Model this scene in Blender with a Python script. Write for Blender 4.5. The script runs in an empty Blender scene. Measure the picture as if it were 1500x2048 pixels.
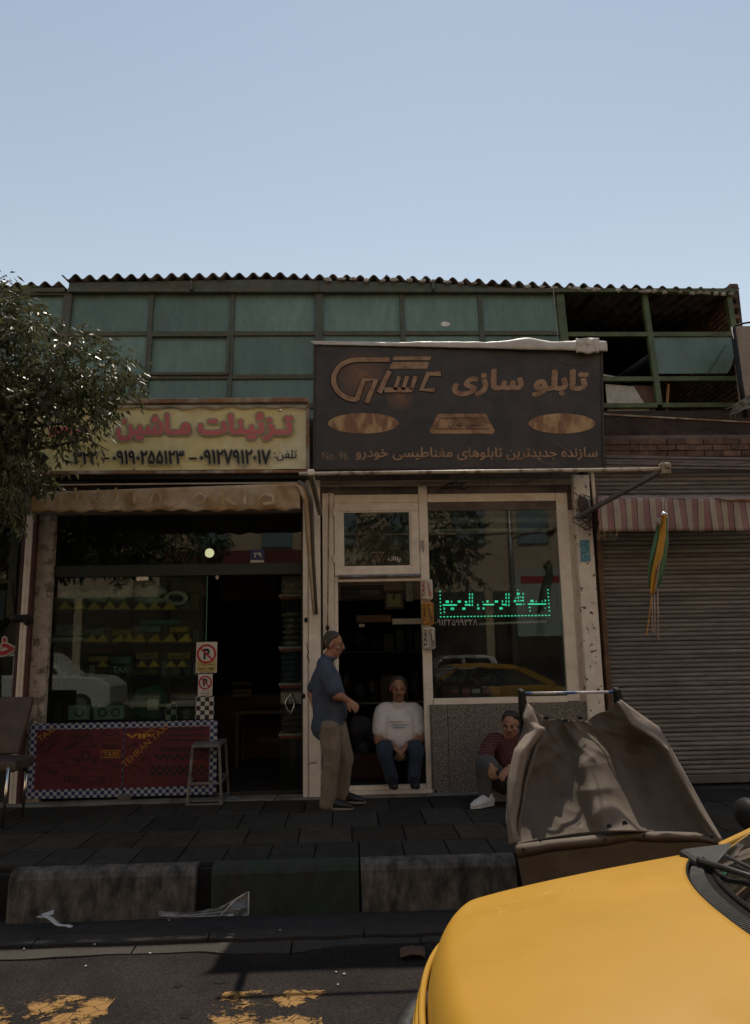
import bpy, math, random, re
from mathutils import Vector, Matrix, noise
from mathutils.geometry import delaunay_2d_cdt
random.seed(7)
R = math.radians
scn = bpy.context.scene
COL = scn.collection

# ---------------------------------------------------------------- camera, sky, sun, exposure
FPX, CAMZ, PITCH = 1500.0, 1.5, math.atan(266 / 1500)
cd = bpy.data.cameras.new('camera'); cam = bpy.data.objects.new('camera', cd); COL.objects.link(cam)
cd.sensor_fit = 'HORIZONTAL'; cd.sensor_width = 36; cd.lens = 36; cd.clip_start = 0.05; cd.clip_end = 600
ROLL, YAW = 0.018, 0.040                       # the camera is held a little askew to the street front
_ry = Matrix.Rotation(-YAW, 3, 'Z')
_r0, _u0, _f0 = Vector((1, 0, 0)), Vector((0, -math.sin(PITCH), math.cos(PITCH))), Vector((0, math.cos(PITCH), math.sin(PITCH)))
CRIGHT = _ry @ (_r0 * math.cos(ROLL) - _u0 * math.sin(ROLL)); CUP = _ry @ (_r0 * math.sin(ROLL) + _u0 * math.cos(ROLL)); CFWD = _ry @ _f0
cam.matrix_world = Matrix(((CRIGHT.x, CUP.x, -CFWD.x, 0), (CRIGHT.y, CUP.y, -CFWD.y, 0), (CRIGHT.z, CUP.z, -CFWD.z, CAMZ), (0, 0, 0, 1)))
scn.camera = cam
SUN_TRAVEL = _ry @ Vector((-0.35, -2.99, -4.915)).normalized()
w = bpy.data.worlds.new("World"); scn.world = w; w.use_nodes = True
nt = w.node_tree; bg = nt.nodes['Background']
sky = nt.nodes.new('ShaderNodeTexSky'); sky.sky_type = 'NISHITA'; sky.sun_disc = False
sky.sun_elevation = math.asin(-SUN_TRAVEL.z); sky.sun_rotation = math.atan2(-SUN_TRAVEL.x, -SUN_TRAVEL.y)
sky.altitude = 1200; sky.air_density = 1.55; sky.dust_density = 0.1; sky.ozone_density = 2.5
bg.inputs[1].default_value = 0.13
tint = nt.nodes.new('ShaderNodeMixRGB'); tint.blend_type = 'MULTIPLY'; tint.inputs[0].default_value = 1; tint.inputs[2].default_value = (1.60, 1.18, .86, 1)
nt.links.new(sky.outputs[0], tint.inputs[1]); nt.links.new(tint.outputs[0], bg.inputs[0])
sd = bpy.data.lights.new('sun', 'SUN'); sd.energy = 4.3; sd.angle = R(0.5); sd.color = (1, .90, .76)
sun = bpy.data.objects.new('sun', sd); COL.objects.link(sun); sun.location = (2, 15, 25)
sun.rotation_euler = SUN_TRAVEL.to_track_quat('-Z', 'Y').to_euler()
vs = scn.view_settings; vs.view_transform = 'Standard'; vs.look = 'None'; vs.exposure = 0.0; vs.gamma = 1; vs.use_curve_mapping = False

# ---------------------------------------------------------------- placing helpers
ZPX = 750
def X(px, py, Y): return at(px, py, Y).x
def Z(py, Y): return at(ZPX, py, Y).z
def ray(px, py):
    cx, cy = (px - 750) / FPX, (1024 - py) / FPX
    return CFWD + CRIGHT * cx + CUP * cy
def at(px, py, Y):
    d = ray(px, py); return Vector((0, 0, CAMZ)) + d * (Y / d.y)
def atz(px, py, z):
    d = ray(px, py); return Vector((0, 0, CAMZ)) + d * ((z - CAMZ) / d.z)
def nz(x, y=0., z=0., s=1.): return noise.noise(Vector((x * s, y * s, z * s)))
def V(*a): return Vector(a)
def lerp(a, b, t): return a + (b - a) * t

# ---------------------------------------------------------------- object helpers
OFF = {}
def tag(o, label=None, cat=None, group=None, kind=None):
    if label: o['label'] = label
    if cat: o['category'] = cat
    if group: o['group'] = group
    if kind: o['kind'] = kind
    return o
def thing(name, label, cat, loc=(0, 0, 0), group=None, kind=None):
    o = bpy.data.objects.new(name, None); COL.objects.link(o); o.location = loc; o.empty_display_size = .1
    OFF[o.name] = Vector(loc)
    return tag(o, label, cat, group, kind)
class MB:
    def __init__(s): s.v = []; s.f = []
    def quad(s, a, b, c, d):
        n = len(s.v); s.v += [Vector(a), Vector(b), Vector(c), Vector(d)]; s.f.append((n, n + 1, n + 2, n + 3)); return s
    def poly(s, pts):
        n = len(s.v); s.v += [Vector(p) for p in pts]; s.f.append(tuple(range(n, n + len(pts)))); return s
    def box(s, a, b):
        x0, y0, z0 = [min(p, q) for p, q in zip(a, b)]; x1, y1, z1 = [max(p, q) for p, q in zip(a, b)]
        n = len(s.v)
        s.v += [V(x0, y0, z0), V(x1, y0, z0), V(x1, y1, z0), V(x0, y1, z0), V(x0, y0, z1), V(x1, y0, z1), V(x1, y1, z1), V(x0, y1, z1)]
        for q in ((0, 3, 2, 1), (4, 5, 6, 7), (0, 1, 5, 4), (1, 2, 6, 5), (2, 3, 7, 6), (3, 0, 4, 7)): s.f.append(tuple(n + i for i in q))
        return s
    def prism(s, pts, d):
        d = Vector(d); n = len(s.v); k = len(pts)
        s.v += [Vector(p) for p in pts] + [Vector(p) + d for p in pts]
        s.f.append(tuple(range(n, n + k))); s.f.append(tuple(range(n + 2 * k - 1, n + k - 1, -1)))
        for i in range(k):
            j = (i + 1) % k; s.f.append((n + i, n + k + i, n + k + j, n + j))
        return s
    def bar(s, p, q, w, h, up=(0, 0, 1)):
        p, q = Vector(p), Vector(q); d = (q - p).normalized(); a = d.cross(Vector(up))
        if a.length < 1e-3: a = d.cross(V(1, 0, 0))
        a.normalize(); b = a.cross(d).normalized()
        a *= w / 2; b *= h / 2
        return s.prism([p - a - b, p + a - b, p + a + b, p - a + b], q - p)
    def tube(s, pts, r, n=8, cap=True):
        pts = [Vector(p) for p in pts]; base = len(s.v); k = len(pts); ref = None
        rr = r if isinstance(r, (list, tuple)) else [r] * k
        for i, p in enumerate(pts):
            t = (pts[min(i + 1, k - 1)] - pts[max(i - 1, 0)]).normalized()
            if ref is None:
                ref = t.cross(V(0, 0, 1)) if abs(t.z) < .9 else t.cross(V(0, 1, 0))
            a = (ref - t * ref.dot(t)).normalized(); ref = a; b = t.cross(a)
            for j in range(n):
                th = 2 * math.pi * j / n; s.v.append(p + (a * math.cos(th) + b * math.sin(th)) * rr[i])
        for i in range(k - 1):
            for j in range(n):
                jj = (j + 1) % n; s.f.append((base + i * n + j, base + i * n + jj, base + (i + 1) * n + jj, base + (i + 1) * n + j))
        if cap:
            s.f.append(tuple(base + j for j in reversed(range(n)))); s.f.append(tuple(base + (k - 1) * n + j for j in range(n)))
        return s
    def grid(s, fn, nu, nv, closed=False):
        b = len(s.v)
        for j in range(nv + 1):
            for i in range(nu + 1): s.v.append(Vector(fn(i / nu, j / nv)))
        for j in range(nv):
            for i in range(nu):
                q = b + j * (nu + 1) + i; s.f.append((q, q + 1, q + nu + 2, q + nu + 1))
        return s
    def ball(s, c, r, nu=10, nv=6, jit=0, seed=0):
        c = Vector(c); r = Vector(r) if not isinstance(r, (int, float)) else V(r, r, r); b = len(s.v)
        for j in range(nv + 1):
            ph = math.pi * j / nv
            for i in range(nu):
                th = 2 * math.pi * i / nu; d = V(math.sin(ph) * math.cos(th), math.sin(ph) * math.sin(th), math.cos(ph))
                k = 1 + jit * noise.noise(d * 2.2 + V(seed * 7.1, seed, 0)) if jit else 1
                s.v.append(c + V(d.x * r.x, d.y * r.y, d.z * r.z) * k)
        for j in range(nv):
            for i in range(nu):
                ii = (i + 1) % nu; s.f.append((b + j * nu + i, b + (j + 1) * nu + i, b + (j + 1) * nu + ii, b + j * nu + ii))
        return s
    def ring(s, c, r, t, axis=(0, 1, 0), n=24, m=6, sq=1.0):
        axis = Vector(axis).normalized(); a = axis.cross(V(0, 0, 1)) if abs(axis.z) < .9 else V(1, 0, 0); a.normalize(); b = axis.cross(a)
        base = len(s.v); c = Vector(c)
        for i in range(n):
            th = 2 * math.pi * i / n; d = a * math.cos(th) + b * math.sin(th) * sq
            for j in range(m):
                ph = 2 * math.pi * j / m; s.v.append(c + d * (r + t * math.cos(ph)) + axis * t * math.sin(ph))
        for i in range(n):
            for j in range(m):
                i2, j2 = (i + 1) % n, (j + 1) % m; s.f.append((base + i * m + j, base + i2 * m + j, base + i2 * m + j2, base + i * m + j2))
        return s
    def disc(s, c, r, axis=(0, 1, 0), n=24, sq=1.0):
        axis = Vector(axis).normalized(); a = axis.cross(V(0, 0, 1)) if abs(axis.z) < .9 else V(1, 0, 0); a.normalize(); b = axis.cross(a)
        c = Vector(c); return s.poly([c + (a * math.cos(2 * math.pi * i / n) + b * math.sin(2 * math.pi * i / n) * sq) * r for i in range(n)])
    def mesh(s, name, mat=None, off=V(0, 0, 0), smooth=False):
        me = bpy.data.meshes.new(name); me.from_pydata([tuple(p - off) for p in s.v], [], s.f)
        if mat: me.materials.append(mat)
        if smooth: me.polygons.foreach_set('use_smooth', [True] * len(me.polygons))
        me.update(); return me
    def build(s, name, mat, parent=None, smooth=False, bevel=0, solid=0, kind=None, label=None, seg=2):
        if parent is None:
            lo = V(*[min(p[i] for p in s.v) for i in range(3)]); hi = V(*[max(p[i] for p in s.v) for i in range(3)])
            off = V((lo.x + hi.x) / 2, (lo.y + hi.y) / 2, lo.z)
        else: off = OFF[parent.name]
        o = bpy.data.objects.new(name, s.mesh(name, mat, off, smooth)); COL.objects.link(o)
        if parent is None: o.location = off
        else: o.parent = parent
        OFF[o.name] = off
        if solid:
            m = o.modifiers.new('solid', 'SOLIDIFY'); m.thickness = solid; m.offset = 0
        if bevel:
            m = o.modifiers.new('bevel', 'BEVEL'); m.width = bevel; m.segments = seg; m.limit_method = 'ANGLE'; m.angle_limit = R(40)
        if kind: o['kind'] = kind
        if label: o['label'] = label
        return o
def piece(name, me, parent, loc=(0, 0, 0), rot=(0, 0, 0), scale=(1, 1, 1)):
    """one more object on a shared mesh; loc in world coordinates"""
    o = bpy.data.objects.new(name, me); COL.objects.link(o); o.parent = parent
    o.location = Vector(loc) - (OFF[parent.name] if parent else V(0, 0, 0)); o.rotation_euler = rot; o.scale = scale
    OFF[o.name] = OFF[parent.name] if parent else V(0, 0, 0)
    return o
def kids(o): return [c for c in bpy.data.objects if c.parent == o]
def copy_tree(o, parent=None):
    c = o.copy(); COL.objects.link(c); OFF[c.name] = OFF.get(o.name, V(0, 0, 0))
    if parent: c.parent = parent
    for ch in kids(o): copy_tree(ch, c)
    return c

# ---------------------------------------------------------------- materials
def newmat(name):
    m = bpy.data.materials.new(name); m.use_nodes = True; return m, m.node_tree, m.node_tree.nodes['Principled BSDF']
def M(name, col, rough=.6, metal=0., col2=None, lo=.45, hi=.65, scale=3., var=.25, vscale=9., bump=.0, bscale=60., spec=.5, rnd=0., coat=0., stretch=(1, 1, 1), detail=6., trans=0., emit=None, es=0., grime=0.):
    m, t, b = newmat(name); N = t.nodes.new; L = t.links.new
    b.inputs['Roughness'].default_value = rough; b.inputs['Metallic'].default_value = metal
    b.inputs['Specular IOR Level'].default_value = spec; b.inputs['Coat Weight'].default_value = coat
    tc = N('ShaderNodeTexCoord'); mp = N('ShaderNodeMapping'); mp.inputs['Scale'].default_value = stretch
    L(tc.outputs['Object'], mp.inputs[0])
    if rnd:
        oi = N('ShaderNodeObjectInfo'); am = N('ShaderNodeMath'); am.operation = 'MULTIPLY'; am.inputs[1].default_value = 37.0
        L(oi.outputs['Random'], am.inputs[0]); cb = N('ShaderNodeCombineXYZ'); L(am.outputs[0], cb.inputs[0]); L(am.outputs[0], cb.inputs[2])
        L(cb.outputs[0], mp.inputs['Location'])
    def nzt(s, d=detail, r=.6):
        n = N('ShaderNodeTexNoise'); n.inputs['Scale'].default_value = s; n.inputs['Detail'].default_value = d; n.inputs['Roughness'].default_value = r
        L(mp.outputs[0], n.inputs['Vector']); return n.outputs['Fac']
    def mapr(s, a0, a1, b0, b1):
        r = N('ShaderNodeMapRange'); r.inputs[1].default_value = a0; r.inputs[2].default_value = a1; r.inputs[3].default_value = b0; r.inputs[4].default_value = b1
        L(s, r.inputs[0]); return r.outputs[0]
    c = N('ShaderNodeRGB'); c.outputs[0].default_value = (*col, 1); out = c.outputs[0]
    if col2:
        mx = N('ShaderNodeMixRGB'); L(mapr(nzt(scale), lo, hi, 0, 1), mx.inputs[0]); L(out, mx.inputs[1]); mx.inputs[2].default_value = (*col2, 1); out = mx.outputs[0]
    if var or rnd:
        mu = N('ShaderNodeMixRGB'); mu.blend_type = 'MULTIPLY'; mu.inputs[0].default_value = 1
        f = mapr(nzt(vscale), .3, .7, 1 - var, 1 + var)
        if rnd:
            q = N('ShaderNodeMath'); q.operation = 'MULTIPLY'; L(f, q.inputs[0]); L(mapr(oi.outputs['Random'], 0, 1, 1 - rnd, 1 + rnd), q.inputs[1]); f = q.outputs[0]
        L(out, mu.inputs[1]); L(f, mu.inputs[2]); out = mu.outputs[0]
    if grime:
        mg = N('ShaderNodeMixRGB'); L(mapr(nzt(1.7, 8, .72), .52, .75, 0, grime), mg.inputs[0]); L(out, mg.inputs[1]); mg.inputs[2].default_value = (.03, .022, .015, 1); out = mg.outputs[0]
    L(out, b.inputs['Base Color'])
    L(mapr(nzt(vscale * 2.3, 3), .3, .7, max(0, rough - .1), min(1, rough + .1)), b.inputs['Roughness'])
    if bump:
        bp = N('ShaderNodeBump'); bp.inputs['Strength'].default_value = bump; bp.inputs['Distance'].default_value = .01
        L(nzt(bscale, 5), bp.inputs['Height']); L(bp.outputs[0], b.inputs['Normal'])
    if trans:
        tl = N('ShaderNodeBsdfTranslucent'); L(out, tl.inputs[0]); ms = N('ShaderNodeMixShader'); ms.inputs[0].default_value = trans
        o = t.nodes['Material Output']; L(b.outputs[0], ms.inputs[1]); L(tl.outputs[0], ms.inputs[2]); L(ms.outputs[0], o.inputs[0])
    if emit:
        b.inputs['Emission Color'].default_value = (*emit, 1); b.inputs['Emission Strength'].default_value = es
    return m
def glass(name, tint=(.8, .88, .86), ior=1.5, rough=0.0, dirt=.04, dcol=(.3, .28, .25)):
    m, t, b = newmat(name); N = t.nodes.new; L = t.links.new; o = t.nodes['Material Output']
    tr = N('ShaderNodeBsdfTransparent'); tr.inputs[0].default_value = (*tint, 1)
    gl = N('ShaderNodeBsdfGlossy'); gl.inputs['Roughness'].default_value = rough
    fr = N('ShaderNodeFresnel'); fr.inputs[0].default_value = ior
    mx = N('ShaderNodeMixShader'); L(fr.outputs[0], mx.inputs[0]); L(tr.outputs[0], mx.inputs[1]); L(gl.outputs[0], mx.inputs[2])
    b.inputs['Base Color'].default_value = (*dcol, 1); b.inputs['Roughness'].default_value = .9
    tc = N('ShaderNodeTexCoord'); n = N('ShaderNodeTexNoise'); n.inputs['Scale'].default_value = 2.5; n.inputs['Detail'].default_value = 8; L(tc.outputs['Object'], n.inputs['Vector'])
    r = N('ShaderNodeMapRange'); r.inputs[1].default_value = .35; r.inputs[2].default_value = .75; r.inputs[3].default_value = 0; r.inputs[4].default_value = dirt * 2
    L(n.outputs['Fac'], r.inputs[0])
    m2 = N('ShaderNodeMixShader'); L(r.outputs[0], m2.inputs[0]); L(mx.outputs[0], m2.inputs[1]); L(b.outputs[0], m2.inputs[2]); L(m2.outputs[0], o.inputs[0])
    return m
def checker(name, c1, c2, size, rough=.5, c3=None):
    m, t, b = newmat(name); N = t.nodes.new; L = t.links.new
    tc = N('ShaderNodeTexCoord'); sx = N('ShaderNodeSeparateXYZ'); L(tc.outputs['Object'], sx.inputs[0]); cb = N('ShaderNodeCombineXYZ')
    L(sx.outputs[0], cb.inputs[0]); L(sx.outputs[2], cb.inputs[1])
    ck = N('ShaderNodeTexChecker'); ck.inputs['Scale'].default_value = 1 / size; ck.inputs[1].default_value = (*c1, 1); ck.inputs[2].default_value = (*c2, 1)
    cb.inputs[2].default_value = .0137
    L(cb.outputs[0], ck.inputs[0]); L(ck.outputs[0], b.inputs['Base Color']); b.inputs['Roughness'].default_value = rough; return m

m_white = M('aged white paint', (.82, .72, .60), .5, col2=(.50, .39, .28), lo=.5, hi=.85, scale=2.2, var=.1, bump=.08, bscale=40, grime=.2)
m_peel = M('peeling white paint', (.78, .69, .58), .6, col2=(.09, .065, .05), lo=.60, hi=.635, scale=17, var=.12, bump=.25, bscale=22)
m_peel2 = M('grimy peeling paint', (.40, .35, .29), .6, col2=(.14, .11, .09), lo=.5, hi=.62, scale=14, var=.2, bump=.25, bscale=22)
m_green = M('green painted steel', (.075, .085, .055), .55, col2=(.10, .07, .045), lo=.45, hi=.75, scale=4, var=.25, bump=.1)
m_green2 = M('brighter green steel', (.085, .12, .045), .55, col2=(.05, .05, .025), lo=.45, hi=.75, scale=4, var=.25, bump=.1)
m_teal = M('teal painted glass', (.155, .235, .19), .3, col2=(.12, .185, .15), lo=.35, hi=.7, scale=2.0, var=.14, rnd=.2, spec=.5, grime=.3, stretch=(1.6, 1, .5))
m_roof = M('old fibre cement', (.17, .14, .12), .9, col2=(.06, .048, .04), lo=.4, hi=.65, scale=3, var=.3, bump=.3)
m_mortar = M('mortar', (.42, .38, .33), .95, var=.3, bump=.4, bscale=30)
m_brick = M('brick', (.16, .09, .062), .9, col2=(.08, .048, .037), scale=6, var=.3, bump=.3, rnd=.3)
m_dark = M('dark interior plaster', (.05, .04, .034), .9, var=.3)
m_plaster = M('stained plaster', (.16, .13, .11), .9, col2=(.07, .055, .05), scale=1.6, var=.25, bump=.25)
m_rust = M('rusty steel', (.26, .13, .06), .75, col2=(.42, .36, .28), lo=.45, hi=.6, scale=5, var=.3, bump=.2)
m_black = M('black steel', (.014, .0135, .013), .6, var=.2, spec=.25)
m_steel = M('dull steel', (.30, .28, .26), .45, metal=.6, col2=(.14, .10, .08), scale=8, var=.2, bump=.1)
m_chrome = M('chrome', (.75, .73, .70), .15, metal=1, var=.05)
m_concrete = M('worn concrete', (.17, .155, .135), .9, col2=(.07, .062, .055), lo=.4, hi=.7, scale=4, var=.25, bump=.35, bscale=35)
m_glass = glass('shop glass')
m_glass2 = glass('display glass', (.74, .83, .78), dirt=.012)
m_carglass = glass('car glass', (.25, .3, .28), dirt=.02)

# ---------------------------------------------------------------- Persian lettering
JO = {'ا': 0xFE8D, 'ب': 0xFE8F, 'پ': 0xFB56, 'ت': 0xFE95, 'خ': 0xFEA5, 'ج': 0xFE9D, 'ح': 0xFEA1, 'د': 0xFEA9, 'ر': 0xFEAD, 'ز': 0xFEAF, 'س': 0xFEB1, 'ش': 0xFEB5, 'ض': 0xFEBD, 'ط': 0xFEC1, 'ع': 0xFEC9, 'غ': 0xFECD,
      'ف': 0xFED1, 'ق': 0xFED5, 'ک': 0xFB8E, 'ل': 0xFEDD, 'م': 0xFEE1, 'ن': 0xFEE5, 'ه': 0xFEE9, 'و': 0xFEED, 'ی': 0xFBFC, 'ئ': 0xFE89}
NJ = 'ادرزو'
def shape(s):
    out = []
    for i, c in enumerate(s):
        if c not in JO: out.append(c); continue
        p = i > 0 and (s[i - 1] == 'ـ' or s[i - 1] in JO and s[i - 1] not in NJ)
        q = i < len(s) - 1 and (s[i + 1] == 'ـ' or s[i + 1] in JO) and c not in NJ
        out.append(chr(JO[c] + (3 if p and q else 1 if p else 2 if q else 0)))
    r = ''.join(reversed(out))
    return re.sub(r'[۰-۹A-Za-z0-9]+', lambda m: m.group(0)[::-1], r)   # digits and Latin words keep their own order
_gl = {}
def _raw(s):
    """outlines of a string as filled shapes: outer contours may overlap, so each is filled on its own with its holes"""
    cu = bpy.data.curves.new('glyph', 'FONT'); cu.body = s
    o = bpy.data.objects.new('glyph', cu); COL.objects.link(o); dg = bpy.context.evaluated_depsgraph_get(); ev = o.evaluated_get(dg); c = ev.to_curve(dg); polys = []
    for sp in c.splines:
        P = []; bp = sp.bezier_points; n = len(bp)
        if n == 0: P = [Vector(p.co[:2]) for p in sp.points]
        for k in range(n):
            a, b = bp[k], bp[(k + 1) % n]; p0, p1, p2, p3 = (Vector(q[:2]) for q in (a.co, a.handle_right, b.handle_left, b.co))
            straight = abs((p1 - p0).cross(p3 - p0)) + abs((p2 - p0).cross(p3 - p0)) < 1e-7
            for t in ((0,) if straight else (0, .25, .5, .75)): P.append(p0 * (1 - t) ** 3 + p1 * 3 * t * (1 - t) ** 2 + p2 * 3 * t * t * (1 - t) + p3 * t ** 3)
        Q = []
        for p in P:
            if not Q or (p - Q[-1]).length > 1e-5: Q.append(p)
        if len(Q) > 2: polys.append(Q)
    ev.to_curve_clear(); bpy.data.objects.remove(o); bpy.data.curves.remove(cu); return polys
def _wind(p, polys):
    n = 0
    for P in polys:
        for i in range(len(P)):
            a, b = P[i - 1], P[i]
            if (a.y <= p.y) != (b.y <= p.y):
                x = a.x + (p.y - a.y) * (b.x - a.x) / (b.y - a.y)
                if x > p.x: n += 1 if b.y > a.y else -1
    return n
def glyph(c):
    """non-zero winding fill, since the outlines of this font overlap themselves"""
    if c not in _gl:
        polys = _raw(c); v, f = [], []
        if polys:
            pts, eds = [], []
            for P in polys:
                b = len(pts); pts += P; eds += [(b + i, b + (i + 1) % len(P)) for i in range(len(P))]
            vo, _, fo, *_r = delaunay_2d_cdt(pts, eds, [], 0, 1e-6)
            v = [V(q.x, q.y, 0) for q in vo]
            for t in fo:
                m = (vo[t[0]] + vo[t[1]] + vo[t[2]]) / 3
                if _wind(m, polys): a, b, d = (vo[k] for k in t); f.append(tuple(t) if (b - a).cross(d - a) > 0 else tuple(t)[::-1])
        mx = lambda t: max(q.x for P in _raw(t) for q in P)
        _gl[c] = (v, f, mx(c + '|') - mx('|'))
    return _gl[c]
def text2d(s, off=.015, fa=True):
    vs_, fs, x, fat = [], [], 0, max(0, off - .008)
    sh = [(0, 0)] + ([(fat * math.cos(t), fat * math.sin(t)) for t in [i * math.pi / 4 for i in range(8)]] if fat > .004 else [])
    for ci, c in enumerate(shape(s) if fa else s):
        v, f, a = glyph(c)
        for k, (dx, dy) in enumerate(sh):
            n = len(vs_); dep = ((ci % 3) * len(sh) + k) * 4
            vs_ += [V(p.x + x + dx, p.y + dy, dep + p.z) for p in v]; fs += [tuple(n + i for i in q) for q in f]
        x += a
    x0, x1 = min(p.x for p in vs_), max(p.x for p in vs_); y0, y1 = min(p.y for p in vs_), max(p.y for p in vs_)
    return [((p.x - x0) / (x1 - x0), (p.y - y0) / (y1 - y0), p.z * .00002) for p in vs_], fs
def text(name, s, mat, parent, tl, tr, br, bl, off=.015, fa=True, proud=.003, mb=None):
    """flat print mapped into the four corners of a rectangle in the world"""
    uv, fs = text2d(s, off, fa); tl, tr, br, bl = map(Vector, (tl, tr, br, bl)); nrm = (tr - tl).cross(tl - bl).normalized()
    m = mb or MB(); n = len(m.v)
    m.v += [lerp(lerp(bl, br, u), lerp(tl, tr, u), v) + nrm * (proud + dp_) for u, v, dp_ in uv]; m.f += [tuple(n + i for i in q) for q in fs]
    return m if mb else m.build(name, mat, parent)
def tpx(name, s, mat, parent, x0, y0, x1, y1, Y, off=.015, fa=True, shear=0, proud=.003, mb=None):
    a, b, c, d = at(x0 + shear, y0, Y), at(x1 + shear, y0, Y), at(x1, y1, Y), at(x0, y1, Y)
    return text(name, s, mat, parent, a, b, c, d, off, fa, proud, mb)
def stroke(mb, pts, wd, proud=V(0, -.003, 0)):
    """flat painted stroke along points lying in a vertical plane facing -Y"""
    pts = [Vector(p) + proud for p in pts]; k = len(pts); base = len(mb.v)
    for i, p in enumerate(pts):
        t = (pts[min(i + 1, k - 1)] - pts[max(i - 1, 0)]); n = V(-t.z, 0, t.x).normalized() * wd / 2; mb.v += [p + n, p - n]
    for i in range(k - 1): q = base + 2 * i; mb.f.append((q, q + 1, q + 3, q + 2))
    return mb
# ================================================================ SETTING
FY = 8.0                     # face of the shops
ROADZ = -0.27
m_asph = M('asphalt', (.025, .0195, .018), .9, col2=(.0145, .012, .011), lo=.4, hi=.65, scale=2.2, var=.7, vscale=75, bump=.5, bscale=220, spec=.12)
m_asph2 = M('patched asphalt', (.048, .041, .035), .92, col2=(.028, .024, .021), lo=.4, hi=.7, scale=2.5, var=.4, vscale=90, bump=.5, bscale=150, spec=.3)
ground = MB().quad((-120, -120, -.44), (120, -120, -.44), (120, 120, -.44), (-120, 120, -.44)).build('ground', m_concrete, kind='structure')
# road with a ragged edge at the gutter
def ragged(x, y0, a, s, sd=0): return y0 + a * nz(x, sd, 0, s) + a * .5 * nz(x, sd + 9, 0, s * 3.7)
m_kgrey0 = M('gutter dirt', (.022, .019, .016), .95, var=.4, bump=.5)
mb = MB(); xs = [-30 + i * .05 for i in range(1201)]
for i in range(len(xs) - 1):
    a, b = xs[i], xs[i + 1]
    ya, yb = (ragged(x, 4.83, .07, 1.1) if abs(x) < 8 else 4.83 for x in (a, b))
    mb.quad((a, -6.9, ROADZ), (b, -6.9, ROADZ), (b, yb, ROADZ), (a, ya, ROADZ)); mb.quad((a, ya, ROADZ), (b, yb, ROADZ), (b, yb + .004, ROADZ - .15), (a, ya + .004, ROADZ - .15))
road = mb.build('road', m_asph, kind='structure'); OFF[road.name] = road.location.copy()
# two broken strips of old paving between the road and the gutter
for k, (y0, y1, zz) in enumerate(((4.85, 5.015, ROADZ - .004), (5.03, 5.2, ROADZ - .002))):
    x = -6.0
    while x < 6:
        L = random.uniform(.75, 1.3); mb = MB(); n = 14; top = []; bot = []
        for i in range(n + 1):
            xx = x + (L - .012) * i / n
            bot.append(V(xx, ragged(xx, y0 + (.0 if k == 0 else .004), .07 if k == 0 else .02, 1.1 if k == 0 else 4) + .022, zz + .008 * nz(xx, y0, 3, 2)))
            top.append(V(xx, ragged(xx, y1, .02 if k == 0 else .035, 4 if k == 0 else 2) - (.012 if k == 0 else 0), zz + .006 * nz(xx, y1, 3, 2)))
        mb.prism(bot + top[::-1], (0, 0, -.12)); mb.build('gutter_slab', m_asph2, road); x += L
MB().quad((-30, 5.1, -.315), (30, 5.1, -.315), (30, 5.7, -.315), (-30, 5.7, -.315)).build('gutter', m_kgrey0, kind='structure')
# worn yellow road paint
def paintmat():
    m, t, b = newmat('worn yellow road paint'); N = t.nodes.new; L = t.links.new
    b.inputs['Base Color'].default_value = (.23, .115, .02, 1); b.inputs['Roughness'].default_value = .8
    tc = N('ShaderNodeTexCoord'); n = N('ShaderNodeTexNoise'); n.inputs['Scale'].default_value = 5; n.inputs['Detail'].default_value = 10; n.inputs['Roughness'].default_value = .72; L(tc.outputs['Object'], n.inputs['Vector'])
    r = N('ShaderNodeMapRange'); r.inputs[1].default_value = .48; r.inputs[2].default_value = .53; L(n.outputs['Fac'], r.inputs[0])
    v = N('ShaderNodeTexVoronoi'); v.feature = 'DISTANCE_TO_EDGE'; v.inputs['Scale'].default_value = 11; L(tc.outputs['Object'], v.inputs['Vector'])
    r2 = N('ShaderNodeMapRange'); r2.inputs[1].default_value = .0; r2.inputs[2].default_value = .035; L(v.outputs['Distance'], r2.inputs[0])
    mu = N('ShaderNodeMath'); mu.operation = 'MULTIPLY'; L(r.outputs[0], mu.inputs[0]); L(r2.outputs[0], mu.inputs[1]); L(mu.outputs[0], b.inputs['Alpha']); return m
m_paint = paintmat()
for (a, b, c, d) in (((10, 1990), (240, 1990), (175, 2075), (-30, 2075)), ((445, 1982), (650, 1980), (640, 2075), (395, 2075))):
    pts = []
    for p, q in ((d, c), (c, b), (b, a), (a, d)):
        for i in range(14): t = i / 14; pts.append(atz(lerp(p[0], q[0], t), lerp(p[1], q[1], t), ROADZ + .004))
    cc = sum(pts, V(0, 0, 0)) / len(pts); pts = [cc + (p - cc) * (1 + .16 * nz(p.x, p.y, 3, 5) + .08 * nz(p.x, p.y, 7, 17)) for p in pts]; pts = [V(p.x, p.y, ROADZ + .004) for p in pts]
    MB().poly(pts).build('road_marking', m_paint, road)
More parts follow.
